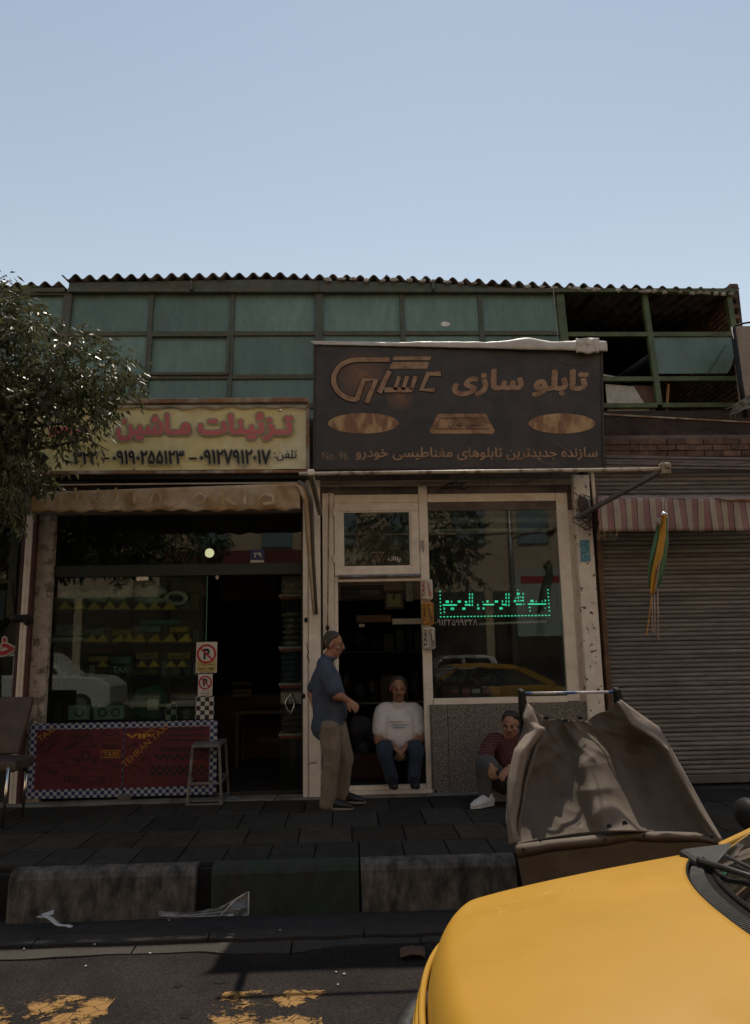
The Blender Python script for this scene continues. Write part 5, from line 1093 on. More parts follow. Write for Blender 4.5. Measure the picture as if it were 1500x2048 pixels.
# ================================================================ MOULDED CAR FLOOR MAT ON ITS STAND
random.seed(31)
m_vinyl = M('brown moulded vinyl', (.145, .116, .092), .8, col2=(.11, .09, .072), lo=.35, hi=.7, scale=2, var=.08, bump=.2, bscale=160, spec=.15, grime=.2)
m_felt = M('mat felt backing', (.19, .15, .118), .95, var=.2, bump=.4, bscale=120); m_hole = M('mat hole', (.008, .007, .006), .9)
mt_ = thing('car_floor_mat', 'brown moulded vinyl car floor mat draped over a low stand by the kerb', 'car mat', (1.6, 4.9, ROADZ))
LEFT = [(1055, 1412), (1046, 1460), (1030, 1505), (1020, 1560), (1018, 1610), (1020, 1650), (1030, 1690)]
RIGHT = [(1236, 1404), (1262, 1448), (1310, 1478), (1335, 1500), (1362, 1555), (1400, 1625), (1440, 1683)]
def pl(P, v):
    k = v * (len(P) - 1); i = min(int(k), len(P) - 2); f = k - i; return lerp(P[i][0], P[i + 1][0], f), lerp(P[i][1], P[i + 1][1], f)
def sm_(a, b, x): t = max(0, min(1, (x - a) / (b - a))); return t * t * (3 - 2 * t)
def matp(u, v, ext=0):
    lx, ly = pl(LEFT, v); rx, ry = pl(RIGHT, v); x = lerp(lx, rx, u)
    sag = 34 * math.sin(math.pi * min(1, u * 1.02)) ** .7 * (1 - v) ** 3 * (1 + .35 * nz(u * 7, 2, 0)) - 24 * math.sin(math.pi * u) * v ** 4
    y = lerp(ly, ry, u) + sag
    Y = 5.20 - .50 * v ** 1.7 + .05 * math.sin(math.pi * u) * (1 - v) ** 2
    tun = sm_(.0, .10, u - (.40 - .03 * v)) * (1 - sm_(.0, .10, u - (.60 - .04 * v))); Y -= tun * (.065 + .06 * sm_(.0, .5, v))
    Y += .09 * math.exp(-((u - .22) / .13) ** 2) * sm_(.15, .6, v) + .10 * math.exp(-((u - .82) / .13) ** 2) * sm_(.15, .6, v)
    Y -= .10 * sm_(.90, 1, u) * (1 - .3 * v) + .06 * sm_(.10, 0, u)
    Y += .04 * nz(u * 3.2, v * 3, 8) + .075 * abs(nz(u * 4.5 + v * 1.5, v * 3.0, 3)) + .04 * abs(nz(u * 8 - v * 3, v * 4, 6)) * (1.25 - v)
    return at(x, y, Y)
MB().grid(matp, 84, 90).build('mat_sheet', m_vinyl, mt_, smooth=True, solid=.007)
# thick rolled side flange with its felt back showing
def lflange(u, v):
    A_ = [(1055, 1405), (1046, 1435), (1058, 1462), (1030, 1500), (1016, 1560), (1014, 1640), (1020, 1690)]; B_ = [(1066, 1420), (1078, 1452), (1090, 1458), (1056, 1502), (1046, 1570), (1036, 1640), (1040, 1682)]
    a, b = pl(A_, v), pl(B_, v); return at(lerp(a[0], b[0], u), lerp(a[1], b[1], u), lerp(5.02, 4.60, v) + .07 * (1 - math.sin(math.pi * u)) - .03 * u + .03 * nz(u * 2, v * 6, 5))
MB().grid(lflange, 10, 50).build('side_flange', m_felt, mt_, smooth=True, solid=.014)
def lfl2(u, v):
    A_ = [(1090, 1460), (1080, 1480), (1072, 1510), (1058, 1560), (1046, 1620), (1036, 1682)]; B_ = [(1086, 1468), (1064, 1500), (1056, 1530), (1046, 1570), (1040, 1625), (1030, 1690)]
    a, b = pl(A_, v), pl(B_, v); return at(lerp(a[0], b[0], u), lerp(a[1], b[1], u), lerp(5.0, 4.64, v) - .05 * math.sin(math.pi * u))
MB().grid(lfl2, 6, 40).build('side_flange', m_vinyl, mt_, smooth=True, solid=.01)
def rflange(u, v):
    A_ = [(1236, 1404), (1262, 1446), (1310, 1478), (1335, 1500), (1362, 1555), (1400, 1625), (1440, 1683)]; B_ = [(1240, 1400), (1285, 1432), (1318, 1455), (1336, 1488), (1370, 1548), (1410, 1622), (1444, 1680)]
    a, b = pl(A_, v), pl(B_, v); return at(lerp(a[0], b[0], u), lerp(a[1], b[1], u), lerp(5.05, 4.66, v) + .08 * u + .02 * nz(v * 8, u, 2))
MB().grid(rflange, 5, 50).build('side_flange', m_felt, mt_, smooth=True, solid=.010)
# folded lip along the bottom and the apron below it
def lip(u, v):
    top = [(1030, 1690), (1100, 1681), (1212, 1669), (1262, 1665), (1330, 1664), (1392, 1666), (1442, 1682)]; bot = [(1034, 1716), (1104, 1702), (1214, 1690), (1264, 1680), (1330, 1684), (1394, 1682), (1444, 1690)]
    a, b = pl(top, u), pl(bot, u); return at(lerp(a[0], b[0], v), lerp(a[1], b[1], v), 4.74 - .07 * math.sin(math.pi * (.15 + v * .75)) + .02 * nz(u * 9, v, 1))
MB().grid(lip, 70, 8).build('bottom_lip', m_vinyl, mt_, smooth=True, solid=.008)
def apron(u, v):
    top = [(1034, 1712), (1104, 1700), (1214, 1688), (1264, 1679), (1330, 1683), (1394, 1681), (1444, 1690)]; a = pl(top, u)
    p = at(a[0], a[1], 4.735); return p + V(.08 * v * (1 - u * 1.6), .10 * v + .02 * nz(u * 6, v * 2, 4), -.40 * v)
MB().grid(apron, 50, 10).build('apron', m_vinyl, mt_, smooth=True, solid=.007)
for px, py, r in ((1217, 1653, .017), (1249, 1648, .017)):
    u, v = (px - 1025) / (1425 - 1025), .955
    best = min(((abs((q := matp(uu / 80, vv / 80)).x - at(px, py, q.y).x) + abs(q.z - at(px, py, q.y).z), uu / 80, vv / 80) for uu in range(20, 60) for vv in range(60, 81)), key=lambda t: t[0]); q = matp(best[1], best[2])
    MB().disc(q + V(0, -.012, .0), r, (0, 1, -.6), 16, 1).build('bolt_hole', m_hole, mt_)
for px, py in ((1047, 1700), (1210, 1680), (1288, 1672), (1424, 1674)):
    MB().disc(at(px, py, 4.645), .009, (0, 1, -.2), 12).build('rivet_hole', m_hole, mt_)
for px, py, a in ((1092, 1436, .5), (1130, 1442, -.3), (1160, 1436, .9)): MB().disc(at(px, py, 5.17), .02, (0, 1, -.3), 14, .6).build('cut_out', m_hole, mt_)
fs = thing('mat_stand', 'low stand with a taped crossbar that carries the car floor mat', 'stand', (1.5, 5.3, ROADZ))
m_tape = M('flaking blue and white tape', (.50, .48, .46), .5, col2=(.05, .15, .36), lo=.49, hi=.53, scale=3, var=.3, stretch=(1.2, 1, 1))
sa_, sb_ = at(1042, 1387, 5.3), at(1232, 1384, 5.3); MB().tube([sa_, sb_], .010, 8).build('crossbar', m_tape, fs, smooth=True)
for p, dx in ((sa_, -.02), (sb_, .04)):
    MB().bar(p + V(0, 0, .03), V(p.x + dx, 5.34, -.38), .035, .045, (0, 1, 0)).build('leg', m_black, fs, bevel=.008)
    MB().bar(p + V(0, -.02, .02), p + V(.035 if dx > 0 else .02, -.05, -.22), .04, .05, (0, 1, 0)).build('hook_arm', m_black, fs, bevel=.008)

# ================================================================ TAXI IN THE FOREGROUND
m_taxi = M('taxi yellow paint', (.41, .222, .030), .5, var=.06, vscale=2, coat=.06, spec=.12, bump=.006, bscale=300)
m_trim = M('black rubber trim', (.012, .0115, .011), .8, var=.2, spec=.05); m_lens = M('lamp lens', (.55, .55, .52), .12, metal=.5)
m_tyre = M('tyre rubber', (.02, .019, .018), .8, var=.2); m_rim = M('steel rim', (.35, .34, .33), .35, metal=.8)
tx = thing('taxi', 'yellow taxi parked in front of the draped brown car mat', 'taxi', (1.9, 2.13, ROADZ))
YC = 2.13
def hoodp(u, v, dz=0):
    u = -1 + 2 * u; wv = .80 * (1 - .10 * max(0, 1 - v / .16) ** 2.2); y = YC + u * wv
    xf = .122 + .105 * u * u + .053 * u ** 6; xr = .90 + .28 * abs(u) ** 2.2; vv = v ** 1.15
    z = .592 + .175 * v ** .85 - .075 * max(0, 1 - v / .13) ** 2 - .036 * u * u - .028 * max(0, (abs(u) - .88) / .12) ** 2 + .006 * math.exp(-((abs(u) - .55) / .06) ** 2) * sm_(.05, .3, v) * 0
    return V(lerp(xf, xr, vv), y, z + dz)
def hoodmesh(u, v): return hoodp(u, v) if v > -1 else None
hood = MB().grid(hoodmesh, 60, 60)
# fold the front edge down
fr = len(hood.v)
for k, (dx, dz) in enumerate(((-.004, -.018), (.0, -.04))):
    for i in range(61): p = hoodp(i / 60, 0); hood.v.append(p + V(dx, 0, dz))
for i in range(60): hood.f.append((i, fr + i, fr + i + 1, i + 1)); hood.f.append((fr + i, fr + 61 + i, fr + 62 + i, fr + i + 1))
hood.build('bonnet', m_taxi, tx, smooth=True, solid=.006)
random.seed(77); mb = MB()
for k in range(22):
    u, v = .80 + random.uniform(-.04, .035), random.uniform(.25, .62); mb.tube([hoodp(u + random.uniform(-.008, .008), v + .012 * q + random.uniform(-.006, .006), .0032) for q in range(random.choice((2, 3, 4)))], .0006, 4)
mb.build('chalk_scuff', M('chalk scuff', (.80, .52, .17), .8), tx, kind='stuff')
def bodysec(x):
    S = [(.17, .66, .0, .42), (.20, .74, -.10, .46), (.26, .79, -.10, .50), (.30, .825, -.10, .535), (.6, .835, -.10, .62), (1.0, .84, -.10, .69), (1.2, .845, -.10, .735), (2.0, .85, -.10, .75), (3.3, .845, -.10, .76), (3.62, .80, -.08, .72), (3.75, .72, .02, .60), (3.78, .66, .10, .45)]
    for a, b in zip(S, S[1:]):
        if x <= b[0] or b is S[-1]:
            t = max(0, min(1, (x - a[0]) / (b[0] - a[0]))); return [lerp(a[i], b[i], t) for i in range(4)]
mb = MB(); xsx = [.17, .185, .2, .23, .26, .3, .35, .4, .5, .6, .7, .8, .9, 1.0, 1.1, 1.2, 1.35, 1.7, 2.2, 2.8, 3.3, 3.5, 3.62, 3.7, 3.75, 3.78]; k = 15
for x in xsx:
    _, hw, zb0_, zt0 = bodysec(x)
    half = [(hw * .90, zb0_), (hw * .985, zb0_ + .10), (hw, lerp(zb0_, zt0, .55)), (hw - .003, zt0 - .07), (hw - .014, zt0 - .022), (hw - .034, zt0 - .004), (hw * .6, zt0 - .03)]
    ring = [(-y, z) for y, z in half] + [(0, zt0 - .035)] + [(y, z) for y, z in reversed(half)]
    mb.v += [V(x + (-.028 + .105 * (y / .8) ** 2 + .053 * (y / .8) ** 6) * max(0, 1 - (x - .15) / .5), YC + y, z) for y, z in ring]
for i in range(len(xsx) - 1):
    for j in range(k): mb.f.append((i * k + j, i * k + (j + 1) % k, (i + 1) * k + (j + 1) % k, (i + 1) * k + j))
mb.f += [tuple(reversed(range(k))), tuple((len(xsx) - 1) * k + j for j in range(k))]
mb.build('body', m_taxi, tx, smooth=True)
def arcfront(dx, z, n=40, hw=.78): return [V(.122 + .105 * u * u + .053 * u ** 6 + dx, YC + u * hw, z) for u in [-1 + 2 * i / n for i in range(n + 1)]]
for dx, z in ((-.022, .495), (-.034, .455), (-.044, .415)):
    MB().tube(arcfront(dx, z, hw=.70), .011, 6).build('grille_bar', m_taxi, tx, smooth=True)
MB().tube(arcfront(.05, .42, hw=.70), .07, 8).build('nose_panel', m_trim, tx, smooth=True)
bp_ = arcfront(-.10, .235, hw=.80); bp_ = [bp_[0] + V(.28, 0, 0)] + bp_ + [bp_[-1] + V(.28, 0, 0)]
MB().tube(bp_, .062, 10).build('bumper', M('black bumper', (.022, .022, .023), .35, var=.1), tx, smooth=True)
for s in (-1, 1):
    c = V(.235, YC + s * .52, .42); MB().box(c + V(-.045, -.12, -.05), c + V(.05, .12, .045)).build('headlight', m_lens, tx, bevel=.02, seg=3)
# cowl grille, windscreen, wiper
def rear(u, off, dz=0): p = hoodp((u + 1) / 2, 1); return V(p.x + off, p.y, p.z + dz)
us = [-.93 + 1.86 * i / 60 for i in range(61)]
MB().grid(lambda u, v: rear(-.82 + 1.64 * u, .006 + .080 * v, -.012 + .012 * v - .02 * (1 - v)), 60, 4).build('cowl_panel', m_trim, tx, smooth=True, solid=.006)
mb = MB()
for i in range(150):
    u = -.90 + 1.80 * i / 149; mb.bar(rear(u, .012, -.018), rear(u, .060, -.006), .0045, .009)
mb.build('cowl_grille', m_black, tx, kind='stuff')
MB().tube([rear(u, .003, -.004) for u in us], .006, 6).build('bonnet_seal', m_trim, tx, smooth=True); MB().tube([rear(u, .088, .004) for u in us], .009, 6).build('screen_seal', m_trim, tx, smooth=True)
def scr(u, v): b_ = rear(-.92 + 1.84 * u, 0.09, .006); return V(b_.x + v * (.74 - .10 * abs(2 * u - 1) ** 2), YC + (b_.y - YC) * (1 - .20 * v), b_.z + .33 * v + .035 * math.sin(v * math.pi))
MB().grid(scr, 24, 10).build('windscreen', m_carglass, tx, smooth=True)
wp = [rear(.66, .05, .01), rear(.40, .10, .04), rear(.02, .16, .07)]
MB().tube(wp, [.012, .010, .008], 8).build('wiper_arm', m_black, tx, smooth=True)
MB().tube([rear(.52, .13, .05), rear(.25, .16, .065), rear(-.25, .18, .08)], .006, 6).build('wiper_blade', m_black, tx, smooth=True); MB().ball(rear(.66, .05, .01), .018, 8, 6).build('wiper_link', m_black, tx, smooth=True)
# roof, pillars, side windows
def roofp(u, v): return V(lerp(1.78, 2.95, v), YC + (u * 2 - 1) * .62 * (1 - .03 * v), 1.07 + .045 * math.sin(math.pi * lerp(.15, .95, v)) - .05 * abs(u * 2 - 1) ** 3)
MB().grid(roofp, 20, 16).build('roof', m_taxi, tx, smooth=True, solid=.02)
for s in (0, 1):
    sg_ = -1 if s == 0 else 1; lo_ = lambda x: V(x, YC + sg_ * .80, bodysec(x)[3] - .01)
    top = lambda v: roofp(s, v) + V(0, sg_ * .01, -.01)
    MB().bar(scr(s, 0), scr(s, 1) + V(.02, 0, 0), .05, .04, (0, 1, 0)).build('windscreen_pillar', m_taxi, tx, bevel=.008)
    MB().bar(lo_(2.25), top(.42), .06, .05, (0, 1, 0)).build('door_pillar', m_trim, tx); MB().bar(lo_(3.50), top(1.0), .13, .05, (0, 1, 0)).build('rear_pillar', m_taxi, tx, bevel=.01)
    MB().tube([top(v) for v in (0, .25, .5, .75, 1)], .02, 6).build('roof_gutter', m_taxi, tx, smooth=True)
    MB().poly([lo_(1.35), lo_(2.22), top(.40), top(.03)]).build('side_window', m_carglass, tx); MB().poly([lo_(2.28), lo_(3.40), top(.97), top(.44)]).build('side_window', m_carglass, tx)
    if True:
        mi = MB().ball(lo_(1.42) + V(.0, sg_ * .12, .09), (.045, .095, .062), 14, 10).build('side_mirror', M('mirror shell', (.012, .012, .013), .6, var=.1, spec=.1), tx, smooth=True); MB().bar(lo_(1.42), lo_(1.42) + V(0, sg_ * .12, .07), .03, .03).build('mirror_arm', m_trim, mi)
    MB().box((1.25, YC + sg_ * .852, .43), (3.3, YC + sg_ * .856, .50)).build('check_stripe', checker('orange black checks', (.5, .24, .03), (.03, .02, .01), .035), tx)
    for cx_ in (.62, 3.05):
        c = V(cx_, YC + sg_ * .74, ROADZ + .28); wh = MB().ring(c, .20, .08, (0, 1, 0), 28, 10).build('wheel', m_tyre, tx, smooth=True); MB().tube([c + V(0, -.06, 0), c + V(0, .06, 0)], .17, 20).build('rim', m_rim, wh)
bs = MB().poly([roofp(0, 1) + V(.03, .06, -.02), roofp(1, 1) + V(.03, -.06, -.02), V(3.55, YC + .66, .76), V(3.55, YC - .66, .76)]).build('rear_window', m_carglass, tx)
MB().box((1.5, YC - .6, .2), (3.2, YC + .6, .55)).build('seat_bench', m_black, tx, bevel=.1); MB().bar((1.05, YC, .72), (1.25, YC, .74), 1.4, .08, (0, 0, 1)).build('dashboard', m_black, tx, bevel=.02)

tx.rotation_euler = (0, 0, -YAW); tx.location = Matrix.Rotation(-YAW, 3, 'Z') @ Vector(tx.location) + V(0, 0, .012)
# ================================================================ STREET TREE
def leafmesh(name, mat, blobs, nleaf, size, seed, parent, droop=.5):
    rnd = random.Random(seed); mb_v, mb_f = [], []; wts = [b[3] * b[4] * b[5] for b in blobs]; tot = sum(wts)
    for b, wt in zip(blobs, wts):
        n = int(nleaf * wt / tot)
        # leaf sprays: a twig with leaves along it
        for s in range(max(1, n // 9)):
            while True:
                d = V(rnd.uniform(-1, 1), rnd.uniform(-1, 1), rnd.uniform(-1, 1))
                if d.length < 1 and (d.length > .45 or rnd.random() < .4): break
            c = V(b[0] + d.x * b[3], b[1] + d.y * b[4], b[2] + d.z * b[5])
            if noise.noise(c * 2.6) < -.25: continue
            tw = (d + V(rnd.uniform(-.6, .6), rnd.uniform(-.6, .6), rnd.uniform(-.9, .3))).normalized() * size * 2.6
            for q in range(9):
                p = c + tw * (q / 9) + V(rnd.gauss(0, .012), rnd.gauss(0, .012), rnd.gauss(0, .012))
                ax = (tw.normalized() * .7 + V(rnd.uniform(-1, 1), rnd.uniform(-1, 1), rnd.uniform(-1, .5) - droop)).normalized(); sd_ = ax.cross(V(rnd.gauss(0, 1), rnd.gauss(0, 1), rnd.gauss(0, 1))).normalized(); up_ = ax.cross(sd_)
                L = size * rnd.uniform(.7, 1.25); W = L * .19; k = len(mb_v)
                mb_v.extend((p, p + ax * L * .4 + sd_ * W + up_ * W * .4, p + ax * L, p + ax * L * .4 - sd_ * W + up_ * W * .4, p + ax * L * .45)); mb_f.extend(((k, k + 1, k + 4), (k + 1, k + 2, k + 4), (k + 2, k + 3, k + 4), (k + 3, k, k + 4)))
    mb = MB(); mb.v = mb_v; mb.f = mb_f; return mb.build(name, mat, parent, kind='stuff')
m_leaf = M('dusty leaf', (.10, .096, .045), .42, var=.5, vscale=3, col2=(.07, .085, .03), scale=5, spec=.5, trans=.32)
m_bark = M('tree bark', (.085, .065, .05), .95, col2=(.04, .032, .025), scale=7, var=.3, bump=.6, bscale=18, stretch=(1, 1, .3))
tr = thing('street_tree', 'leafy street tree leaning in over the yellow sign', 'tree', (-4.9, 5.55, -.4))
def blob(px, py, Y, rx, ry, rz): p = at(px, py, Y); return (p.x, p.y, p.z, rx, ry, rz)
TB = [blob(-40, 690, 6.3, .55, .5, .55), blob(70, 735, 6.2, .40, .45, .36), blob(170, 745, 6.3, .36, .4, .27), blob(228, 765, 6.4, .20, .3, .24), blob(150, 830, 6.25, .30, .4, .20), blob(60, 830, 6.2, .36, .45, .30), blob(175, 872, 6.35, .14, .25, .09), blob(60, 920, 6.2, .26, .35, .17), blob(20, 985, 6.2, .24, .3, .2), blob(-60, 900, 6.1, .5, .5, .6), blob(10, 630, 6.3, .20, .3, .2), blob(-12, 590, 6.3, .11, .2, .17), blob(-150, 780, 6.0, .7, .7, .8), blob(-330, 690, 5.8, .9, .9, .9), blob(-420, 750, 5.6, 1.1, 1.0, 1.1), blob(-5, 1035, 6.2, .12, .2, .09)]
leafmesh('crown', m_leaf, TB, 85000, .074, 4, tr)
b0 = V(-4.9, 5.55, -.4)
tk = MB().tube([b0, b0 + V(.05, .02, 1.0), b0 + V(.02, .06, 2.0), b0 + V(.12, .1, 2.9)], [.17, .13, .12, .10], 12).build('trunk', m_bark, tr, smooth=True)
for i, bb in enumerate(TB):
    st_ = b0 + V(.1, .08, 2.2 + .1 * (i % 6)); en = V(bb[0], bb[1], bb[2] - bb[5] * .3); md = lerp(st_, en, .5) + V(0, 0, .22)
    MB().tube([st_, lerp(st_, md, .5) + V(0, 0, .1), md, lerp(md, en, .55) + V(0, 0, .06), en, en + V(.18, .03, -.10)], [.05, .036, .026, .017, .010, .004], 7).build('limb', m_bark, tr, smooth=True)

# ================================================================ ACROSS THE STREET (seen only in the glass)
m_wallb = M('ochre render', (.58, .44, .31), .9, var=.12, col2=(.48, .36, .25), scale=.6)
ob = thing('opposite_building', 'ochre rendered building on the far side of the street behind the camera', 'building', (0, -10.5, 0))
MB().box((-45, -16, -.2), (45, -10.5, 11.5)).build('wall', m_wallb, ob)
m_wblue = M('pale blue glazing', (.2, .27, .30), .2); m_dglass = M('dark glazing', (.02, .022, .024), .15)
wm = MB().box((0, 0, 0), (1.1, .05, 1.3)).mesh('window', m_wblue)
for i in range(13):
    x = -14.5 + i * 2.3; wd_ = piece('window', wm, ob, (x, -10.48, 5.0)); MB().box((x + .52, -10.43, 5.0), (x + .58, -10.40, 6.3)).box((x, -10.43, 5.6), (x + 1.1, -10.40, 5.66)).build('window_bar', m_stw, wd_)
for i in range(6): MB().box((-14 + i * 4.8, -10.5, .0), (-9.5 + i * 4.8, -10.44, 3.3)).build('shop_window', m_dglass, ob)
MB().box((-45, -10.5, -.2), (45, -6.95, -.12)).build('opposite_pavement', M('pale paving', (.34, .29, .24), .9, var=.2), kind='structure')
ra_ = thing('red_awning', 'dark red awning across the street behind the camera', 'awning', (-3.8, -9.3, 4.2)); MB().quad((-6.5, -9.0, 4.0), (-1.0, -9.0, 4.0), (-1.0, -10.5, 4.9), (-6.5, -10.5, 4.9)).build('cloth', m_dred, ra_, solid=.02)
bnn = thing('street_banner', 'white printed banner across the street behind the camera', 'banner', (6.7, -9.6, 1.7)); MB().box((5.8, -9.62, 1.7), (7.6, -9.6, 4.0)).build('sheet', M('banner white', (.42, .44, .42), .6, var=.1), bnn); MB().box((6.0, -9.598, 3.5), (7.4, -9.596, 3.75)).build('red_band', m_str, bnn); MB().box((5.8, -9.598, 1.7), (7.6, -9.596, 2.1)).build('green_band', m_pale, bnn)
m_leaf2 = M('matt leaf', (.05, .07, .022), .6, var=.4, vscale=3, trans=.2)
for (x, y, s, lab) in ((1.9, -4.2, 1.0, 'broad dark street tree behind the camera nearest the middle'), (-5.5, -7.2, 1.1, 'street tree behind the camera beside the pale off-roader')):
    t2 = thing('street_tree', lab, 'tree', (x, y, ROADZ)); y_ = y - 1.6
    leafmesh('crown', m_leaf2, [(x, y, 4.6 * s, 1.7, 1.5, 1.3), (x + 1, y + .3, 3.7 * s, .9, .9, .8), (x - 1.1, y, 3.9 * s, 1.0, .9, .8)], 5200, .17, int(x * 10) + 99, t2)
    MB().tube([(x, y, ROADZ), (x + .05, y, 1.2), (x - .03, y, 2.4), (x + .1, y, 4.2 * s)], [.16, .13, .12, .05], 10).build('trunk', m_bark, t2, smooth=True)
for (x, yy, lab) in ((5.0, -6.4, 'tall grey lamp pole across the street behind the camera'),):
    o = MB().tube([(x, yy, -.2), (x, yy, 6.5)], .09, 10).tube([(x, yy, 4.6), (x + 1.2, yy, 5.0)], .04, 8).build('lamp_pole', m_steel, smooth=True); tag(o, lab, 'pole')
def parked(name, lab, cat, xc, yc, L, H, belt, hoodL, bootL, mat, flip=1, W=.82):
    c_ = thing(name, lab, cat, (xc, yc, ROADZ)); z0 = ROADZ
    def P(x, z): return (xc + flip * (x - L / 2), z0 + z)
    low = [(0, .30), (.02, belt * .72), (hoodL * .3, belt * .93), (hoodL, belt), (L - bootL, belt), (L - .08, belt * .95), (L, belt * .7), (L, .30), (L - .1, .2), (.1, .2)]
    MB().prism([V(P(x, z)[0], yc - W, P(x, z)[1]) for x, z in low], (0, 2 * W, 0)).build('body', mat, c_, bevel=.06, seg=3)
    gh = [(hoodL - .02, belt - .01), (hoodL + (H - belt) * 1.05, H - .03), (hoodL + (H - belt) * 1.5, H), (L - bootL - (H - belt) * .9, H), (L - bootL - (H - belt) * .4, H - .05), (L - bootL + .05, belt - .01)]
    MB().prism([V(P(x, z)[0], yc - W + .1, P(x, z)[1]) for x, z in gh], (0, 2 * W - .2, 0)).build('cabin', mat, c_, bevel=.05, seg=3)
    for s in (-1, 1):
        yy = yc + s * (W - .096); x1, x2 = hoodL + .22, L - bootL - .18; xm_ = (x1 + x2) / 2
        for a, b in ((x1, xm_ - .05), (xm_ + .05, x2)):
            ta = a + (H - belt - .09) * (.75 if a == x1 else 0); tb = b - (H - belt - .09) * (.45 if b == x2 else 0)
            MB().poly([V(P(q, z)[0], yy, P(q, z)[1]) for q, z in ((a, belt + .03), (b, belt + .03), (tb, H - .08), (ta, H - .08))]).build('side_window', m_dglass, c_)
        for q in (L * .19, L * .80):
            w_ = V(P(q, .31)[0], yc + s * (W - .05), P(q, .31)[1]); wh = MB().ring(w_, .23, .085, (0, 1, 0), 24, 8).build('wheel', m_tyre, c_, smooth=True); MB().tube([w_ - V(0, .08, 0), w_ + V(0, .09, 0)], .19, 18).build('rim', m_rim, wh)
m_wcar = M('white car paint', (.72, .70, .66), .25, coat=.5, var=.03)
parked('parked_car', 'white saloon car parked across the street behind the camera', 'car', 3.0, -5.4, 4.0, 1.45, .90, 1.05, .75, m_wcar)
parked('off_roader', 'boxy white off-roader parked across the street behind the camera', 'car', -8.6, -6.0, 4.2, 1.72, 1.10, 1.25, .10, m_wcar, -1, .85)
parked('parked_car', 'pale silver hatchback parked across the street beside the off-roader', 'car', -13.2, -5.9, 3.9, 1.45, .90, 1.0, .4, M('silver paint', (.45, .45, .45), .25, metal=.4, coat=.4), -1)
# ================================================================ PEOPLE
m_skin = M('tanned skin', (.34, .17, .105), .55, var=.1, spec=.35); m_hair = M('grey black hair', (.055, .048, .043), .7, var=.3, bump=.5, bscale=80); m_hair2 = M('dark hair', (.03, .024, .02), .7, var=.3, bump=.5, bscale=80)
m_eye = M('eye white', (.22, .18, .16), .5); m_iris = M('dark iris', (.012, .008, .006), .3)
m_shirt = M('blue grey shirt', (.060, .078, .115), .85, col2=(.050, .064, .095), scale=4, var=.15, bump=.9, bscale=15, stretch=(1, 1, .6)); m_chino = M('beige trousers', (.21, .165, .12), .85, col2=(.16, .125, .09), scale=4, var=.12, bump=.9, bscale=13, stretch=(1, 1, .5))
m_shoe = M('black shoe', (.012, .011, .011), .5); m_sole = M('pale sole', (.22, .19, .16), .7); m_tee = M('white cotton', (.78, .74, .71), .85, var=.05, bump=.9, bscale=13, stretch=(1, 1, .5)); m_jean = M('blue denim', (.020, .030, .052), .85, col2=(.028, .042, .068), scale=5, var=.15, bump=.8, bscale=15, stretch=(1, 1, .5))
m_grey = M('grey denim', (.075, .075, .078), .85, col2=(.055, .055, .058), scale=5, var=.15, bump=.8, bscale=15, stretch=(1, 1, .5)); m_sneak = M('white trainer', (.55, .54, .52), .6, var=.06)
def plaidmat():
    m, t, b = newmat('maroon plaid'); N = t.nodes.new; L = t.links.new; tc = N('ShaderNodeTexCoord'); out = None
    for ax, sc_ in (('X', 16), ('Z', 14)):
        wv = N('ShaderNodeTexWave'); wv.bands_direction = ax; wv.inputs['Scale'].default_value = sc_; L(tc.outputs['Object'], wv.inputs['Vector']); r = N('ShaderNodeMapRange'); r.inputs[1].default_value = .72; r.inputs[2].default_value = .9; L(wv.outputs['Fac'], r.inputs[0])
        mx = N('ShaderNodeMixRGB'); L(r.outputs[0], mx.inputs[0]); (L(out, mx.inputs[1]) if out else setattr(mx.inputs[1], 'default_value', (.085, .014, .015, 1))); mx.inputs[2].default_value = (.028, .012, .016, 1) if ax == 'X' else (.11, .055, .05, 1); out = mx.outputs[0]
    L(out, b.inputs['Base Color']); b.inputs['Roughness'].default_value = .9; return m
